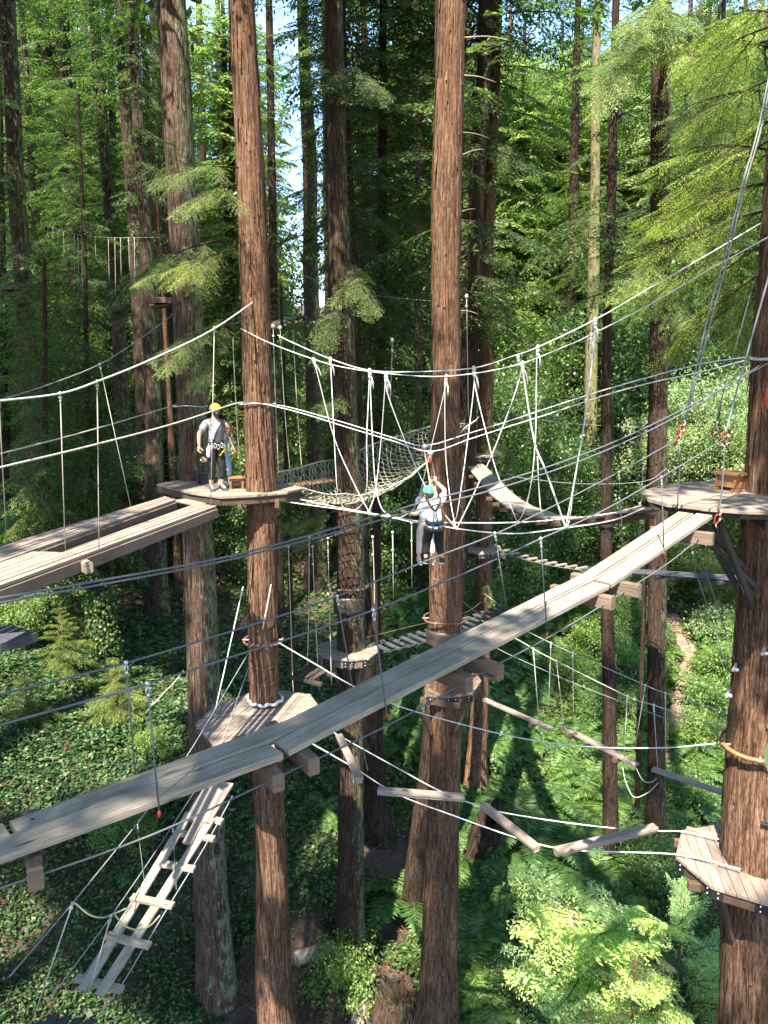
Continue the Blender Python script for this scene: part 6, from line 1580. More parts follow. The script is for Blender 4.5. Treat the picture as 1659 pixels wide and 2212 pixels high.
# zigzag planks on two bright cables
ZN = [onz(600, 1560, -7.3), onz(1600, 1878, -7.42)]
z1p = [(640, 1588), (677, 1608), (767, 1660), (857, 1715), (980, 1762), (1107, 1807), (1200, 1832), (1260, 1838), (1360, 1841), (1463, 1846), (1540, 1862), (1600, 1878)]
z2p = [(690, 1565), (750, 1599), (860, 1660), (953, 1710), (1047, 1745), (1107, 1759), (1230, 1778), (1347, 1791), (1420, 1795), (1480, 1797), (1560, 1814)]
zz = lambda px: -7.25 - .12*math.sin(math.pi*min(1, max(0, (px-600)/1000)))
Z1 = [onz(x, y, zz(x)) for x, y in z1p]; Z2 = [onz(x, y, zz(x)) for x, y in z2p]
cab('bridge_cable', "nearer bright cable under the zigzag planks", Z1, .0115, 'rope_white')
cab('bridge_cable', "farther bright cable under the zigzag planks", Z2, .0115, 'rope_white')
for lab, a, b in [("first zigzag plank, hanging steeply from under the raised walkway", (732, 1588), (776, 1684)), ("second zigzag plank, lying level in front of the central trunk", (816, 1706), (1004, 1721)), ("third zigzag plank, slanting down right beyond the central trunk", (1044, 1738), (1160, 1831)), ("fourth zigzag plank, slanting up right toward the lower right platform", (1200, 1838), (1416, 1786))]:
    A, B = onz(*a, zz(a[0]) + .075), onz(*b, zz(b[0]) + .075); mb = MB(); mb.beam(A, B, .15, .06, c=.008); mb.beam(A - Vector((0, 0, .056)), B - Vector((0, 0, .056)), .10, .045)
    tag(mb.build('zigzag_plank', M['wood_tan']), lab, 'plank', 'zigzag planks')
for lab, a, b in [("front timber block on the lower right platform under the zigzag cable", (1467, 1842), (1553, 1873)), ("back timber block on the lower right platform under the zigzag cable", (1483, 1794), (1558, 1812))]:
    mb = MB(); mb.beam(onz(*a, -7.35) + Vector((0, 0, .032)), onz(*b, -7.35) + Vector((0, 0, .032)), .08, .06); tag(mb.build('timber_block', M['wood_tan']), lab, 'block')
q = onz(1598, 1876, -7.4) + Vector((0, 0, .05)); mb = MB(); mb.tube([q + Vector((-.06, 0, .02)), q + Vector((.05, 0, 0))], .03, 8); mb.ball(q + Vector((.05, -.02, .0)), .045, 8, 6); tag(mb.build('anchor_bolt', M['steel']), "steel anchor eye where the nearer zigzag cable meets the right trunk", 'bolt')

# ---------------------------------------------------------------- ladder bridge, lower left
LZ = lambda py: -7.25 - 1.35*(py-1690)/460.0
def lz(x, y): return onz(x, y, LZ(y))
lb = thing('ladder_bridge', lz(330, 1920) - Vector((0, 0, .3)), "long narrow ladder bridge of two boards on crosspieces descending at lower left", 'bridge')
for a, b in [((410, 1757), (177, 2141)), ((457, 1768), (214, 2151))]:
    mb = MB(); mb.beam(lz(*a), lz(*b), .155, .045); mb.build('board', M['wood_grey'], lb)
mb = MB(); mb.beam(lz(478, 1690), lz(425, 1775), .50, .05); mb.build('board', M['wood_tan'], lb)
mb = MB(); mb.beam(lz(440, 1756), lz(404, 1822), .17, .05); mb.build('board', M['wood_tan'], lb)
for a, b in [((440, 1759), (480, 1769)), ((381, 1792), (463, 1806)), ((337, 1857), (420, 1871)), ((284, 1931), (374, 1950)), ((231, 2014), (324, 2036)), ((163, 2105), (264, 2131))]:
    A, B = lz(*a) - Vector((0, 0, .055)), lz(*b) - Vector((0, 0, .055)); mb = MB(); mb.beam(A, B, .13, .06); mb.build('crosspiece', M['wood_grey'], lb)
LE = lambda pix, dz=0: [lz(x, y) + Vector((0, 0, dz)) for x, y in pix]
for lab, pix in [("left carrying cable of the ladder bridge", [(424, 1715), (383, 1790), (273, 1962), (178, 2104)]), ("right carrying cable of the ladder bridge", [(502, 1713), (440, 1825), (347, 1978), (262, 2120), (205, 2195)])]:
    cab('bridge_cable', lab, LE(pix, -.06), .010, 'cable')
hL = lambda x, y, f: at(x, y, 13.5 + (7.8-13.5)*f)
h5 = cab('hand_cable', "outer hand cable of the ladder bridge, from the reddish trunk down to the left edge", [at(540, 1405, 16.2), at(467, 1528, 15), at(403, 1634, 13.6), at(311, 1760, 12.2), at(160, 1947, 10), at(20, 2110, 8.4)], .009, 'cable')
h6 = cab('hand_cable', "inner hand cable of the ladder bridge, hidden partly behind the raised walkway", [at(545, 1420, 16.2), at(470, 1620, 14.4), at(367, 1792, 12.6), at(245, 1972, 10.2), at(110, 2155, 8.4)], .009, 'cable')
cab('guy_wire', "bright straight wire from the reddish trunk down to the left lower platform", [at(525, 1267, 16.3), at(500, 1380, 15.8), at(466, 1530, 15.1)], .013, 'rope_white', 'wire')
cab('guy_wire', "short bright turnbuckle wire on the face of the reddish trunk", [at(586, 1262, 16.1), at(577, 1310, 16.1), at(567, 1360, 16.1)], .015, 'rope_white', 'wire')
cab('guy_wire', "thin dark wire from the platform clamp to the far corner of the ladder bridge", [at(578, 1440, 15.9), at(545, 1550, 15.3), at(500, 1660, 14.4)], .006, 'cable_dark', 'wire')
for x0, y0, x1, y1, o in [(297, 1782, 312, 1905, h5), (373, 1790, 381, 1922, h6)]: hanger(o, at(x0, y0, 12.1), lz(x1, y1), .006)
for x0, y0, x1, y1, o in [(157, 1952, 72, 2200, h5), (240, 1978, 178, 2190, h6)]: hanger(o, at(x0, y0, 10.1), at(x1, y1, 9.6), .010, 'rope_tan', True, 'rope_tan', .025)
cab('rope_loop', "left half of the slack yellowed rope looped across the ladder bridge", [at(160, 1949, 10), at(193, 1976, 10), at(222, 1982, 10.1), at(246, 1974, 10.2), at(273, 1962, 10.3)], .013, 'rope_yellow', 'rope')
cab('rope_loop', "right half of the slack yellowed rope looped across the ladder bridge", [at(246, 1974, 10.2), at(270, 2000, 10.1), at(300, 2009, 10.2), at(325, 1999, 10.3), at(346, 1977, 10.5)], .013, 'rope_yellow', 'rope')
nd = thing('plank_landing', at(135, 2206, 9.2), "small grey plank landing at the bottom edge below the ladder bridge", 'landing')
for k in range(4):
    mb = MB(); a = at(95 + 25*k, 2226, 8.7); b = at(118 + 26*k, 2194 + 4*k, 9.7); mb.beam(a, b, .14, .05); mb.build('board', M['wood_slate'], nd)
mb = MB(); mb.beam(at(75, 2216, 9.0), at(190, 2226, 9.0), .09, .07); mb.build('crossbeam', M['wood_slate'], nd)

# ---------------------------------------------------------------- collars, bands and hardware on trunks
def collar(key, py, label, mat='rust', w=.05, h=.05, off=.10, cat='collar', name='trunk_collar', posts=True):
    z = at(TREES[key]['P'][0].x*0 + 829, py, TREES[key]['Y']).z; a = axis_at(key, z); r = rad_at(key, z)*1.05
    mb = MB(); pts = [a + Vector(((r+off)*math.cos(t), (r+off)*math.sin(t), .015*math.sin(3*t))) for t in np.linspace(0, 2*math.pi, 25)]
    mb.tube(pts, h/2, 6, False); o = mb.build(name, M[mat]); tag(o, label, cat)
    if posts:
        mb = MB()
        for t in np.linspace(0, 2*math.pi, 7)[:-1]: mb.beam(a + Vector((r*.95*math.cos(t), r*.95*math.sin(t), 0)), a + Vector(((r+off+.03)*math.cos(t), (r+off+.03)*math.sin(t), 0)), .03, .03)
        mb.build('bolt', M['steel'], o)
    return o
def band(key, y0, y1, label, mat='band'):
    Y = TREES[key]['Y']; z1, z0 = at(829, y0, Y).z, at(829, y1, Y).z
    mb = MB(); n = 6
    pts = [axis_at(key, z) for z in np.linspace(z0, z1, n)]; mb.tube(pts, [rad_at(key, p.z)*1.10 + .02 for p in pts], 28)
    return tag(mb.build('sheet_band', M[mat]), label, 'band')
collar('T8', 1382, "rusty steel collar around the reddish trunk above the left lower platform")
collar('T11', 1335, "rusty steel collar around the central trunk above its black sheet band")
collar('T9', 1266, "rusty steel collar around the octagonal platform's dark trunk")
collar('T13', 1118, "thin steel ring around the far sunlit red trunk", h=.03, off=.08)
collar('T7', 877, "steel cable ring with shackles around the thick grey-brown redwood", 'steel', h=.03, off=.04)
collar('T8', 872, "steel cable ring around the reddish trunk at the guide's head height", 'steel', h=.03, off=.04)
collar('T17', 1608, "curved wooden collar around the stout right trunk above its lower platform", 'wood_orange', h=.07, off=.10)
collar('T17', 775, "steel tension collar around the right trunk where the taut cables end", 'steel', h=.05, off=.05)
band('T9', 1285, 1320, "black metal sheet wrapped around the octagonal platform's trunk")
band('T11', 1356, 1391, "dark metal sheet wrapped around the central trunk below its collar")
band('T13', 1128, 1142, "dark sheet wrapped around the far sunlit red trunk")
band('T15', 1108, 1140, "dark rubber sleeve around the slender trunk near the raised walkway", 'rubber')
def sleeve():
    z1, z0 = at(829, 1700, 11).z, at(829, 1762, 11).z; mb = MB()
    pts = [axis_at('T17', z) for z in np.linspace(z0, z1, 5)]
    n = 20; b = 0
    for i, p in enumerate(pts):
        r = rad_at('T17', p.z)*1.06 + .03 + .02*math.sin(i*2.1)
        for k in range(n):
            t = -1.95 + 3.4*k/(n-1); mb.v.append(Vector((p.x + r*math.cos(t), p.y + r*math.sin(t), (z0+z1)/2 - .05 + (p.z - (z0+z1)/2)*min(1, .12 + k/8) + .03*math.sin(k*.9+i) - .10*k/n)))
    for i in range(4):
        for k in range(n-1): mb.face([i*n+k, i*n+k+1, (i+1)*n+k+1, (i+1)*n+k], [(0, 0)]*4, True)
    tag(mb.build('trunk_sleeve', M['rubber']), "crumpled dark cloth sleeve tied around the stout right trunk", 'sleeve')
sleeve()
for lab, zpy, key, h in [("loose wire hoops on the reddish trunk under its steel collar", 1420, 'T8', .012), ("second loose wire hoop lower on the reddish trunk", 1455, 'T8', .010)]:
    z = at(829, zpy, 16.6).z; a = axis_at(key, z); r = rad_at(key, z)*1.08
    mb = MB(); mb.tube([a + Vector((r*math.cos(t), r*math.sin(t), -.16*max(0, math.cos(t+1.57)))) for t in np.linspace(0, 6.283, 25)], h, 5, False); tag(mb.build('wire_hoop', M['rust']), lab, 'wire')
a = axis_at('T8', -7.12); r = rad_at('T8', -7.12)
mb = MB(); mb.tube([a + Vector(((r*1.2)*math.cos(t), (r*1.2)*math.sin(t), .02 + .03*math.sin(9*t))) for t in np.linspace(0, 6.283, 40)], .035, 6, False); tag(mb.build('rope_coil', M['rope_white']), "white rope wrapped round the reddish trunk's foot on the left lower platform", 'rope')
for lab, x, y in [("upper steel eye bolt on the left edge of the stout right trunk", 1591, 1447), ("lower steel eye bolt on the left edge of the stout right trunk", 1577, 1503), ("steel eye bolt on the face of the stout right trunk", 1654, 1412)]:
    p = at(x, y, 10.45); mb = MB(); mb.tube([p + Vector((-.06, -.02, 0)), p + Vector((.08, .2, .01))], .022, 8); mb.ball(p, .035, 8, 6); tag(mb.build('eye_bolt', M['steel']), lab, 'bolt')
cab('steel_cable', "short bright cable from the central trunk's face down to the far slat bridge", [at(937, 1249, 17), at(955, 1262, 17.3), at(1010, 1308, 19.5), at(1040, 1330, 20.8)], .010, 'cable')
cab('hand_rope', "pale rope from the far trunks to the slat bridge right of the central trunk", [at(1046, 1282, 26), at(1088, 1315, 24), at(1110, 1340, 23)], .011, 'rope_tan', 'rope')
cab('hand_cable', "far hand cable over the slat bridge behind the central trunk", [at(630, 1382, 20), at(740, 1386, 20), at(880, 1355, 20.5), at(1000, 1325, 22), at(1040, 1300, 23)], .007, 'rust')
cab('steel_cable', "thin far cable from the ring platform passing behind the slender trunk", [at(1100, 1110, 26), at(1200, 1120, 25), at(1330, 1140, 24)], .007, 'cable')
for lab, pts, Y in [("thin wire stretched across the far right background below the mossy trunk", [(1107, 895), (1230, 915), (1400, 923), (1450, 925)], 30), ("thin cable low across the right background behind the slender trunk", [(1107, 1030), (1250, 1045), (1390, 1040), (1440, 1012)], 20)]:
    cab('steel_cable', lab, [at(x, y, Y) for x, y in pts], .008, 'cable')
# pale dangling leaf at the right edge close to the viewer
g9 = np.random.default_rng(9); P9 = np.array([at(1664, 1690, 1.6)]); 
mb = MB(); c = at(1682, 1632, 1.6); seg = 12; L9 = .13
ctr = []
for i in range(seg+1):
    t = i/seg; w = .032*math.sin(math.pi*min(1, t*1.02))**.7; y = c + Vector((.012*math.sin(2*t), .02*math.sin(3*t), (t-.5)*L9)); mb.v += [y + Vector((-w, 0, 0)), y + Vector((0, .008, 0)), y + Vector((w, 0, 0))]
for i in range(seg):
    for k in (0, 1): mb.face([i*3+k, i*3+k+1, i*3+k+4, i*3+k+3], [(0, 0)]*4, True)
tag(mb.build('leaf', M['sap']), "single large green leaf close up at the right edge", 'leaf')
# ---------------------------------------------------------------- people
M['skin'] = plain("skin", (.42, .24, .16), .55, 0, .08, 30)
M['skin_pale'] = plain("light_skin", (.55, .33, .23), .55, 0, .08, 30)
M['black_cloth'] = plain("black_cloth", (.009, .0085, .009), .85, 0, .3, 25)
M['grey_tee'] = plain("grey_cotton", (.40, .37, .39), .9, 0, .18, 14)
M['white_tee'] = plain("white_cotton", (.74, .74, .76), .9, 0, .06, 14)
M['blue_shirt'] = plain("pale_blue_cotton", (.40, .50, .66), .9, 0, .1, 14)
M['denim'] = plain("washed_denim", (.26, .35, .43), .9, 0, .2, 20)
M['khaki'] = plain("khaki_cloth", (.50, .43, .36), .9, 0, .1, 14)
M['helmet_yellow'] = plain("yellow_helmet", (.70, .47, .02), .3)
M['helmet_green'] = plain("green_helmet", (.06, .52, .16), .3)
M['hair'] = plain("dark_hair", (.012, .009, .008), .6)
M['shoe_grey'] = plain("grey_shoe", (.03, .03, .032), .7, 0, .3, 40)
M['sole'] = plain("white_sole", (.62, .60, .56), .7)
M['shoe_white'] = plain("white_shoe", (.60, .60, .60), .7)
M['webbing'] = plain("black_webbing", (.010, .010, .012), .8)
M['bottle'] = plain("pale_bottle", (.62, .62, .72), .3)
M['glove'] = plain("tan_glove", (.42, .32, .20), .9, 0, .3, 30)
M['eye'] = plain("eye", (.03, .02, .02), .2)
dep = bpy.context.evaluated_depsgraph_get()
def skin_mesh(J, E, root, sub=2):
    """J name -> (Vector, radius or (rx, ry)); grows one continuous surface"""
    names = list(J); ix = {n: i for i, n in enumerate(names)}
    me = bpy.data.meshes.new("skin_tmp"); me.from_pydata([tuple(J[n][0]) for n in names], [(ix[a], ix[b]) for a, b in E], [])
    ob = bpy.data.objects.new("skin_tmp", me); col.objects.link(ob)
    md = ob.modifiers.new("s", 'SKIN'); md.use_smooth_shade = True; md.branch_smoothing = .6
    ss = ob.modifiers.new("u", 'SUBSURF'); ss.levels = sub; ss.render_levels = sub
    sv = me.skin_vertices[0].data if me.skin_vertices else None
    if sv is None:
        bm = bmesh.new(); bm.from_mesh(me); bm.verts.layers.skin.verify(); bm.to_mesh(me); bm.free(); sv = me.skin_vertices[0].data
    for n in names:
        r = J[n][1]; sv[ix[n]].radius = r if hasattr(r, '__len__') else (r, r); sv[ix[n]].use_root = (n == root)
    bpy.context.view_layer.update()
    d = bpy.context.evaluated_depsgraph_get()
    out = bpy.data.meshes.new_from_object(ob.evaluated_get(d)); bpy.data.objects.remove(ob); bpy.data.meshes.remove(me)
    return out
def mesh_into(mb, me):
    b = len(mb.v); mb.v += [v.co.copy() for v in me.vertices]
    for p in me.polygons: mb.face([b+i for i in p.vertices], [(0, 0)]*len(p.vertices), True)
    bpy.data.meshes.remove(me)
def head_into(mb, c, F, s=1.0):
    """skull with brow, nose, lips, chin and ears, facing F"""
    F = Vector(F).normalized(); X = F.cross(Vector((0, 0, 1))).normalized(); Z = X.cross(F)
    b = len(mb.v); seg, rings = 20, 16
    for i in range(rings+1):
        t = math.pi*i/rings
        for k in range(seg):
            a = 2*math.pi*k/seg; x, y, z = math.sin(t)*math.sin(a), math.sin(t)*math.cos(a), math.cos(t)
            px, py, pz = .076*x, .096*y, .118*z
            if z < -.1: px *= 1 - .32*min(1, -z); py *= 1 - .10*min(1, -z)
            if y > 0:
                g = lambda zx, zz, w, h: math.exp(-((x-zx)/w)**2 - ((z-zz)/h)**2)
                py += .026*g(0, -.16, .14, .17)*1.0 - .010*(g(.36, .04, .18, .12) + g(-.36, .04, .18, .12)) + .008*g(0, -.48, .26, .09) + .012*g(0, -.86, .35, .16) + .006*g(0, .2, .6, .1)
            mb.v.append(Vector(c) + (X*px + F*py + Z*pz)*s)
    for i in range(rings):
        for k in range(seg):
            k2 = (k+1) % seg; mb.face([b+i*seg+k, b+i*seg+k2, b+(i+1)*seg+k2, b+(i+1)*seg+k], [(0, 0)]*4, True)
    for sx in (-1, 1): mb.ball(Vector(c) + (X*sx*.078 - F*.004 + Z*(-.012))*s, (.014*s, .022*s, .032*s), 8, 6)
def eyes(c, F, s, parent):
    F = Vector(F).normalized(); X = F.cross(Vector((0, 0, 1))).normalized(); Z = X.cross(F)
    for sx in (-1, 1): mb = MB(); mb.ball(Vector(c) + (X*sx*.029 + F*.084 + Z*.006)*s, .011*s, 8, 6); mb.build('eye', M['eye'], parent)
def hand_into(mb, w, D, N, side, s=1.0, curl=.5):
    """palm, four fingers of unequal length and a thumb; D along the hand, N out of the palm's inner face"""
    D = Vector(D).normalized(); N = (Vector(N) - D*Vector(N).dot(D)).normalized(); X = D.cross(N)*side; w = Vector(w)
    mb.tube([w - D*.01*s, w + D*.03*s, w + D*.065*s, w + D*.092*s], [.024*s, .034*s, .037*s, .030*s], 8)
    for k, (o, L) in enumerate(((-.030, .074), (-.010, .084), (.011, .078), (.030, .060))):
        p = w + D*.082*s + X*o*s; pts = [p]; a = .15 + .1*k*.3
        for q in range(3):
            a += curl*(.5 if q == 0 else .75); d = D*math.cos(a) + N*math.sin(a); pts.append(pts[-1] + d*L*s*(.42, .32, .26)[q])
        mb.tube(pts, [.0098*s, .0092*s, .0085*s, .0068*s], 6)
    p = w + D*.022*s - X*.026*s; d1 = (D*.6 - X*.75 + N*.3).normalized(); d2 = (D*.85 - X*.25 + N*.45).normalized()
    mb.tube([p, p + d1*.038*s, p + d1*.038*s + d2*.032*s, p + d1*.038*s + d2*.058*s], [.015*s, .012*s, .0105*s, .008*s], 6)
def helmet(c, F, s, mat, parent, up=(0, 0, 1)):
    F = Vector(F).normalized(); X = F.cross(Vector((0, 0, 1))).normalized(); Z = X.cross(F).normalized()
    mb = MB(); seg, rings = 22, 9; b = 0
    for i in range(rings+1):
        t = math.pi*.54*i/rings
        for k in range(seg):
            a = 2*math.pi*k/seg; rdg = 1 + .025*math.cos(4*a)*math.sin(t)
            mb.v.append(Vector(c) + (X*.098*math.sin(t)*math.sin(a)*rdg + F*(.122*math.sin(t)*math.cos(a)*rdg) + Z*(.115*math.cos(t) + .025 + (.012*math.cos(a) if i > rings-2 else 0)))*s)
    for i in range(rings):
        for k in range(seg):
            k2 = (k+1) % seg; mb.face([i*seg+k, i*seg+k2, (i+1)*seg+k2, (i+1)*seg+k], [(0, 0)]*4, True)
    o = mb.build('helmet', M[mat], parent)
    mb = MB(); mb.tube([Vector(c) + (X*.100*math.sin(a) + F*.124*math.cos(a) + Z*(.022 + .012*math.cos(a)))*s for a in np.linspace(0, 6.283, 25)], .007*s, 6, False); mb.build('rim', M[mat], o)
    for ax, az in ((-.6, .09), (.6, .09), (-2.5, .08), (2.5, .08)):
        mb = MB(); mb.ball(Vector(c) + (X*.092*math.sin(ax) + F*.115*math.cos(ax) + Z*az)*s, (.012*s, .012*s, .006*s), 6, 4); mb.build('vent', M['rubber'], o)
    mb = MB()
    for sx in (-1, 1): mb.tube([Vector(c) + (X*sx*.086 + Z*.02)*s, Vector(c) + (X*sx*.074 + F*.03 - Z*.07)*s, Vector(c) + (F*.05 - Z*.125)*s], .006*s, 4)
    mb.build('chin_strap', M['webbing'], parent)
def shoe(a, D, s, mat, parent, sole='sole'):
    """a = ankle point, D = toe direction"""
    D = Vector(D); D.z *= .35; D.normalize(); X = D.cross(Vector((0, 0, 1))).normalized(); Z = X.cross(D)
    a = Vector(a); mb = MB()
    mb.tube([a - D*.055*s - Z*.045*s, a - D*.02*s - Z*.032*s, a + D*.05*s - Z*.038*s, a + D*.12*s - Z*.055*s, a + D*.185*s - Z*.062*s, a + D*.205*s - Z*.064*s], [.036*s, .052*s, .052*s, .048*s, .040*s, .016*s], 10)
    mb.tube([a + Z*.03*s, a - Z*.03*s], [.049*s, .052*s], 10); o = mb.build('shoe', M[mat], parent)
    mb = MB(); mb.beam(a - D*.08*s - Z*.085*s, a + D*.20*s - Z*.094*s, .078*s, .022*s, Z, c=.008*s); mb.build('sole', M[sole], o)
def frame_of(base, F):
    F = Vector((F[0], F[1], 0)).normalized(); Rv = Vector((F.y, -F.x, 0)); B = Vector(base)
    return lambda r, f, u: B + Rv*r + F*f + Vector((0, 0, u))
def person(name, label, base, F, pose, s, mats, headF, helm=None, group=None, bulk=1.0):
    """pose: joints in (right, forward, up) metres for a 1.75 m person"""
    W = frame_of(base, F); w = lambda k: W(*[x*s for x in pose[k]])
    root = thing(name, w('pelvis') * 1.0, label, 'person', group); root.location = Vector(base)
    J = {}; E = []
    rad = dict(pelvis=(.125, .10), waist=(.125, .095), chest=(.145, .105), upper=(.10, .085), neck=(.052, .055), head0=(.058, .06),
               shR=.062, elR=.043, wrR=.029, shL=.062, elL=.043, wrL=.029, hipR=.088, knR=.060, anR=.042, toR=.030, hipL=.088, knL=.060, anL=.042, toL=.030)
    rad = {k: (tuple(x*bulk for x in r) if isinstance(r, tuple) else r*(bulk if k[:2] in ('sh', 'hi', 'kn', 'el') else 1)) for k, r in rad.items()}
    for k, r in rad.items():
        if k in pose: J[k] = (w(k), tuple(x*s for x in r) if isinstance(r, tuple) else r*s)
    E = [('pelvis', 'waist'), ('waist', 'chest'), ('chest', 'upper'), ('upper', 'neck'), ('neck', 'head0')]
    for sd in 'RL': E += [('upper', 'sh'+sd), ('sh'+sd, 'el'+sd), ('el'+sd, 'wr'+sd), ('pelvis', 'hip'+sd), ('hip'+sd, 'kn'+sd), ('kn'+sd, 'an'+sd), ('an'+sd, 'to'+sd)]
    mb = MB(); mesh_into(mb, skin_mesh(J, E, 'pelvis'))
    hc = w('head'); hs = s; head_into(mb, hc, headF, hs)
    W0 = frame_of((0, 0, 0), F)
    for sd, side in (('R', 1), ('L', -1)):
        D = w('wr'+sd) - w('el'+sd); hd = pose.get('hd'+sd); D = W0(*hd) if hd else D
        hand_into(mb, w('wr'+sd), D, W0(*pose.get('pn'+sd, (-side*1.0, 0, 0))), side, s*1.05, pose.get('curl'+sd, .45))
    body = mb.build('body', M[mats['skin']], root, base)
    eyes(hc, headF, hs, root)
    def shell(nm, joints, edges, rt, grow, mat):
        JJ = {k: (w(k) if k in pose else v, (tuple((x + grow)*s for x in rad[k]) if isinstance(rad.get(k), tuple) else (rad[k] + grow)*s)) for k, v in joints.items()}
        mb = MB(); mesh_into(mb, skin_mesh(JJ, edges, rt)); return mb.build(nm, M[mat], root)
    # shirt with short sleeves
    JJ = {}
    for k in ('waist', 'chest', 'upper', 'shR', 'shL'): JJ[k] = (w(k), tuple((x+.018)*s for x in rad[k]) if isinstance(rad[k], tuple) else (rad[k]+.016)*s)
    JJ['hem'] = (w('pelvis') + (w('waist')-w('pelvis'))*.12, (.142*s*bulk, .117*s*bulk))
    JJ['collar'] = (w('upper') + (w('neck')-w('upper'))*.55, (.075*s, .072*s))
    for sd in 'RL': JJ['sl'+sd] = (w('sh'+sd) + (w('el'+sd)-w('sh'+sd))*.72, .068*s*bulk)
    mb = MB(); mesh_into(mb, skin_mesh(JJ, [('hem', 'waist'), ('waist', 'chest'), ('chest', 'upper'), ('upper', 'collar'), ('upper', 'shR'), ('upper', 'shL'), ('shR', 'slR'), ('shL', 'slL')], 'hem')); mb.build('shirt', M[mats['shirt']], root)
    # trousers
    JJ = {'waist': (w('pelvis') + (w('waist')-w('pelvis'))*.35, (.137*s*bulk, .112*s*bulk)), 'pelvis': (w('pelvis'), (.146*s*bulk, .122*s*bulk))}
    ed = [('waist', 'pelvis')]; cut = pose.get('cut', .88)
    for sd in 'RL':
        JJ['hip'+sd] = (w('hip'+sd), .104*s*bulk); JJ['kn'+sd] = (w('kn'+sd), .080*s*bulk); JJ['cu'+sd] = (w('kn'+sd) + (w('an'+sd)-w('kn'+sd))*cut, .064*s*bulk)
        ed += [('pelvis', 'hip'+sd), ('hip'+sd, 'kn'+sd), ('kn'+sd, 'cu'+sd)]
    mb = MB(); mesh_into(mb, skin_mesh(JJ, ed, 'pelvis')); mb.build('trousers', M[mats['trousers']], root)
    for sd in 'RL': shoe(w('an'+sd), (w('to'+sd)-w('an'+sd)), s, mats['shoe'], root)
    if helm: helmet(hc, headF, s*1.06, helm, root)
    return root, w, W
def strap(nm, pts, r, mat, parent): mb = MB(); mb.tube(smooth_pts(pts, 4), r, 5); return mb.build(nm, M[mat], parent)
STAND = dict(pelvis=(0, 0, .95), waist=(0, .01, 1.10), chest=(0, .02, 1.28), upper=(0, .0, 1.42), neck=(0, .01, 1.50), head0=(0, .03, 1.57), head=(0, .045, 1.635),
             shR=(.185, 0, 1.40), elR=(.27, -.03, 1.12), wrR=(.285, .06, .88), shL=(-.185, 0, 1.40), elL=(-.27, -.02, 1.13), wrL=(-.30, .08, .90),
             hipR=(.095, 0, .90), knR=(.12, .03, .50), anR=(.12, -.01, .09), toR=(.15, .13, .035), hipL=(-.095, 0, .90), knL=(-.10, .04, .50), anL=(-.10, .02, .09), toL=(-.12, .16, .035))
# the guide
gb = onz(469, 1059, -2.3); GF = (.60, -.80)
P_ = dict(STAND); P_.update(elR=(.34, -.02, 1.15), wrR=(.40, .10, .93), pnR=(-.2, .9, .2), hdR=(.25, .45, -.9), elL=(-.27, .03, 1.13), wrL=(-.33, .10, .89), pnL=(.9, .3, 0), cut=.72, curlR=.3, curlL=.6)
gr, w, W = person('person', "bearded guide in yellow helmet, grey T-shirt and black trousers on the left upper platform", gb, GF, P_, 1.06, dict(skin='skin', shirt='grey_tee', trousers='black_cloth', shoe='shoe_grey'), (.86, -.5, .0), 'helmet_yellow', bulk=1.12)
hF = Vector((.86, -.5, 0)).normalized(); hX = hF.cross(Vector((0, 0, 1))); hc = w('head')
mb = MB(); mb.ball(hc + hF*.052 - Vector((0, 0, .088)), (.062, .062, .062), 12, 8); mb.ball(hc + hF*.062 - Vector((0, 0, .125)), (.045, .045, .055), 10, 6)
for sx in (-1, 1): mb.ball(hc + hX*sx*.062 + hF*.012 - Vector((0, 0, .06)), (.02, .03, .055), 8, 6)
mb.build('beard', M['hair'], gr)
s = 1.06
for nm, pts, r, mt in [('harness_strap', [W(.10*s, .13*s, 1.0*s), W(.03*s, .15*s, 1.2*s), W(-.09*s, .135*s, 1.38*s), W(-.13*s, .03*s, 1.46*s), W(-.12*s, -.1*s, 1.36*s)], .022, 'webbing'),
                       ('harness_strap', [W(-.08*s, .15*s, 1.0*s), W(-.10*s, .16*s, 1.2*s), W(-.14*s, .12*s, 1.38*s), W(-.15*s, .02*s, 1.45*s)], .026, 'webbing'),
                       ('harness_strap', [W(.12*s, .12*s, 1.36*s), W(.13*s, .03*s, 1.46*s), W(.10*s, -.09*s, 1.36*s)], .012, 'rope_yellow')]: strap(nm, pts, r, mt, gr)
belt = strap('belt', [W(.165*s*math.cos(a), .14*s*math.sin(a), (.985)*s) for a in np.linspace(0, 6.283, 20)], .030, 'webbing', gr)
for k, (r, f, u) in enumerate([(.08, .16, .93), (.02, .17, .90), (-.06, .17, .93), (.14, .12, .92), (-.12, .13, .92)]):
    c = W(r*s, f*s, u*s); mb = MB(); mb.tube([c + Vector((.028*math.cos(a), 0, .05*math.sin(a))) for a in np.linspace(0, 6.283, 13)], .007, 5, False); mb.build('carabiner', M['steel'], gr)
mb = MB(); c = W(.205*s, .10*s, .70*s); mb.tube([c, c + Vector((0, 0, .012)), c + Vector((0, 0, .17)), c + Vector((0, 0, .20)), c + Vector((0, 0, .23))], [.036, .042, .042, .03, .022], 12); mb.build('water_bottle', M['bottle'], gr)
strap('bottle_cord', [c + Vector((0, 0, .23)), W(.19*s, .1*s, .98*s)], .006, 'rope_white', gr)
mb = MB(); c = W(.30*s, .10*s, .66*s)
for k in range(9): mb.ball(c + Vector((rnd.uniform(-.07, .07), rnd.uniform(-.03, .03), rnd.uniform(-.05, .05))), (.035, .03, .03), 7, 5)
mb.build('gloves', M['glove'], gr)
strap('tool', [W(-.02*s, .14*s, .72*s), W(-.14*s, .15*s, .86*s)], .012, 'helmet_yellow', gr)
strap('lanyard', [W(-.26*s, .06*s, 1.02*s), W(-.24*s, .1*s, .90*s), W(-.25*s, .1*s, .80*s)], .013, 'helmet_green', gr)
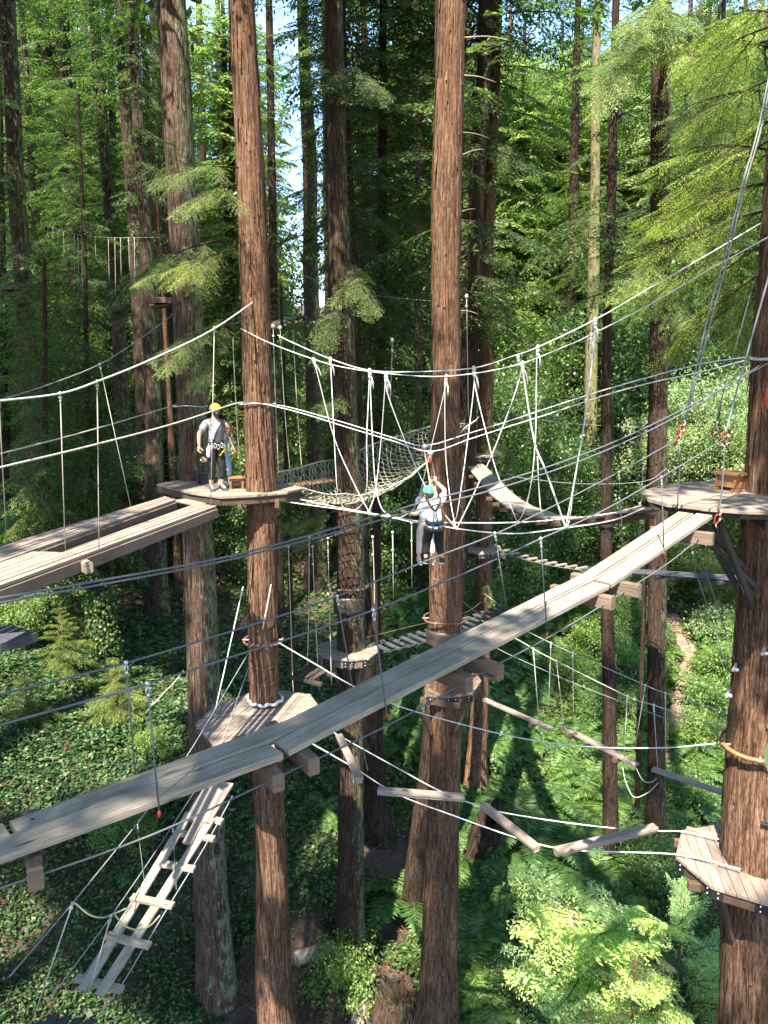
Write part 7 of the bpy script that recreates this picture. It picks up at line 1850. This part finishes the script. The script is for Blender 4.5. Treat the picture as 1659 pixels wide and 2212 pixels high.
pl_ = at(494, 928, 16.2)
o = cab('safety_lanyard', "black and red safety lanyard looped from the cable to the guide's chest", [W(-.20*s, .12*s, 1.28*s), at(503, 955, 16.0), at(507, 985-25, 16.0), at(500, 936, 16.1), at(496, 926, 16.2), at(491, 945, 16.1), W(-.18*s, .14*s, 1.22*s)], .010, 'rubber', 'lanyard')
mb = MB(); mb.ball(pl_ + Vector((0, 0, .04)), (.045, .03, .045), 8, 6); mb.tube([pl_, pl_ - Vector((0, 0, .14))], .02, 6); mb.build('pulley', M['red_alloy'], o)
# youngster in jeans behind the guide
jb = onz(480, 1047, -2.3); jb = Vector((jb.x + .02, jb.y + .15, -2.3))
person('person', "person in light blue jeans and white shoes mostly hidden behind the guide", jb, (.3, -.95), dict(STAND, elR=(.2, .12, 1.16), wrR=(.06, .22, 1.1), elL=(-.2, .12, 1.16), wrL=(-.06, .24, 1.12), hipL=(-.11, 0, .9), knL=(-.15, .02, .5), anL=(-.16, 0, .09), toL=(-.17, .14, .035)), .80, dict(skin='skin_pale', shirt='denim', trousers='denim', shoe='shoe_white'), (.3, -.95, 0), None)

# the climber hanging under the cables, seen from behind
cb = at(938, 1222, 13.5); CF = (-.10, 1.0); sc_ = .885
CL = dict(pelvis=(0, 0, .86), waist=(.0, .05, 1.0), chest=(-.01, .13, 1.17), upper=(-.01, .20, 1.30), neck=(-.03, .25, 1.37), head0=(-.06, .28, 1.43), head=(-.09, .30, 1.49),
          shR=(.17, .19, 1.31), elR=(.255, .30, 1.53), wrR=(.07, .36, 1.70), shL=(-.18, .19, 1.26), elL=(-.34, .22, 1.05), wrL=(-.55, .26, 1.10), hdR=(-.2, .1, 1), pnR=(-1, .2, 0), hdL=(-1, .1, .2), pnL=(0, .5, .9), curlR=.95, curlL=.9,
          hipR=(.10, .02, .80), knR=(.12, .22, .47), anR=(.17, .08, .14), toR=(.22, .20, .06), hipL=(-.10, .02, .80), knL=(-.13, .22, .47), anL=(-.16, .10, .14), toL=(-.12, .22, .06), cut=.80)
base = Vector((cb.x, cb.y, cb.z - .02))
cr, w, W = person('person', "climber in green helmet, white shirt and black harness hanging with one arm raised", base, CF, CL, sc_, dict(skin='skin_pale', shirt='white_tee', trousers='black_cloth', shoe='shoe_grey'), (-.35, 1.0, .05), 'helmet_green', bulk=1.22)
s = sc_
mb = MB(); mb.ball(w('head') - Vector((-.02, .06, .05)), (.07, .06, .085), 10, 8); mb.build('hair', M['hair'], cr)
bk = lambda r, u, o=.0: W(r*s, (.05 + (u-1.0)*.52 - .135 - o)*s, u*s)
mb = MB(); pts = [bk(0, .93), bk(0, 1.0), bk(0, 1.09), bk(0, 1.15)]
for a, b, wd in zip(pts[:-1], pts[1:], (.10, .085, .075)): mb.beam(a, b, .022, wd*s, (1, 0, 0))
hb_ = mb.build('harness_back', M['webbing'], cr)
for sg in (-1, 1): strap('shoulder_strap', [bk(0, 1.14), bk(sg*.06, 1.22), bk(sg*.12, 1.32, -.02), W(sg*.13*s, .20*s, 1.405*s), W(sg*.12*s, .33*s, 1.30*s)], .024, 'webbing', cr)
strap('belt', [W((.165*math.sin(a))*s, (.0 + .135*-math.cos(a))*s, (.93 - .02*math.cos(a))*s) for a in np.linspace(0, 6.283, 22)], .036, 'webbing', cr)
for sg in (-.055, .05): strap('leg_strap', [bk(sg, .92), bk(sg*1.1, .86, .01), W(sg*1.2*s, -.135*s, .79*s)], .013, 'webbing', cr)
mb = MB(); n = 18
for i, u in enumerate((.93, .88, .83, .80)):
    for k in range(n): a = 2*math.pi*k/n; mb.v.append(W((.150+.006*i)*math.sin(a)*s, (.0 - (.128+.006*i)*math.cos(a))*s, (u + .015*math.sin(3*a)*i*.3)*s))
for i in range(3):
    for k in range(n): k2 = (k+1) % n; mb.face([i*n+k, i*n+k2, (i+1)*n+k2, (i+1)*n+k], [(0, 0)]*4, True)
mb.build('shirt_tail', M['blue_shirt'], cr)
strap('seat_pad', [W((.17*math.sin(a))*s, (.0 - .145*math.cos(a))*s, (.765 + .03*abs(math.sin(a)))*s) for a in np.linspace(-1.9, 1.9, 16)], .045, 'black_cloth', cr)
# lettering on the back of the harness, reading upward
fc_ = bpy.data.curves.new("lettering", 'FONT'); fc_.body = "EDELRID"; fc_.size = .058; fc_.extrude = .001; fc_.align_x = 'LEFT'; fc_.align_y = 'CENTER'
tmp = bpy.data.objects.new("lettering", fc_); col.objects.link(tmp); bpy.context.view_layer.update()
lm = bpy.data.meshes.new_from_object(tmp.evaluated_get(bpy.context.evaluated_depsgraph_get())); bpy.data.objects.remove(tmp)
lm.materials.clear(); lm.materials.append(plain("white_print", (.75, .75, .75), .7)); lo = bpy.data.objects.new("lettering", lm); put(lo, hb_)
U_ = (bk(0, 1.15) - bk(0, .93)).normalized(); Nn = (U_.cross(Vector((1, 0, 0)))).normalized(); Nn = Nn if Nn.y < 0 else -Nn
lo.matrix_local = Matrix.Translation(bk(0, .95) + Nn*.0145 - wloc(hb_)) @ Matrix((U_, Nn.cross(U_), Nn)).transposed().to_4x4()
# lanyards and pulleys of the climber
for lab, top, low in [("left orange safety lanyard and pulley above the climber", vp(917, 964, *SL['f']), W(-.02*s, .36*s, 1.25*s)), ("right orange safety lanyard and pulley above the climber", vp(930, 977, *SL['n']), W(.05*s, .36*s, 1.25*s))]:
    q = W(.07*s, .40*s, 1.72*s) if 'right' in lab else W(-.03*s, .42*s, 1.62*s)
    o = cab('safety_lanyard', lab, [top - Vector((0, 0, .1)), q, low], .014, 'rust', 'lanyard', n=4)
    o.data.materials.clear(); o.data.materials.append(M['glove'])
    mb = MB(); mb.ball(top - Vector((0, 0, .01)), (.06, .035, .055), 8, 6); mb.build('pulley', M['steel'], o)
    mb = MB(); mb.tube([top - Vector((0, 0, .05)), top - Vector((0, 0, .26))], [.03, .024], 7); mb.build('pulley_block', M['red_alloy'], o)
# companion in khaki mostly hidden in front of the climber
kb = at(911, 1214, 14.4)
KH = dict(STAND); KH.update(elR=(.24, .12, 1.55), wrR=(.12, .16, 1.78), elL=(-.1, .16, 1.5), wrL=(-.04, .2, 1.7), hdR=(0, 0, 1), hdL=(0, 0, 1), curlR=.9, curlL=.9, cut=.86, hipL=(-.10, 0, .9), knL=(-.13, .04, .5), anL=(-.14, .0, .1), toL=(-.10, -.12, .04), knR=(.17, .05, .5), anR=(.17, .0, .12), toR=(.2, -.1, .05))
person('person', "companion in khaki trousers hidden behind the hanging climber, one leg showing", Vector((kb.x + .06, kb.y, kb.z)), (.1, 1), KH, .84, dict(skin='skin_pale', shirt='white_tee', trousers='khaki', shoe='glove'), (-.2, 1, 0), None)
# the person in black on the far platform
fb = onz(1048, 975, -2.4); FP = dict(STAND); FP.update(elL=(-.22, .12, 1.2), wrL=(-.1, .34, 1.24), elR=(.24, .14, 1.18), wrR=(.1, .36, 1.28), hdR=(-.3, 1, .2), hdL=(.3, 1, .2))
person('person', "distant person all in black with green helmet holding the far sunlit trunk", Vector((fb.x, fb.y - .1, -2.4)), (-.85, .3), FP, .90, dict(skin='skin_pale', shirt='black_cloth', trousers='black_cloth', shoe='shoe_white'), (-.6, .8, 0), 'helmet_green')
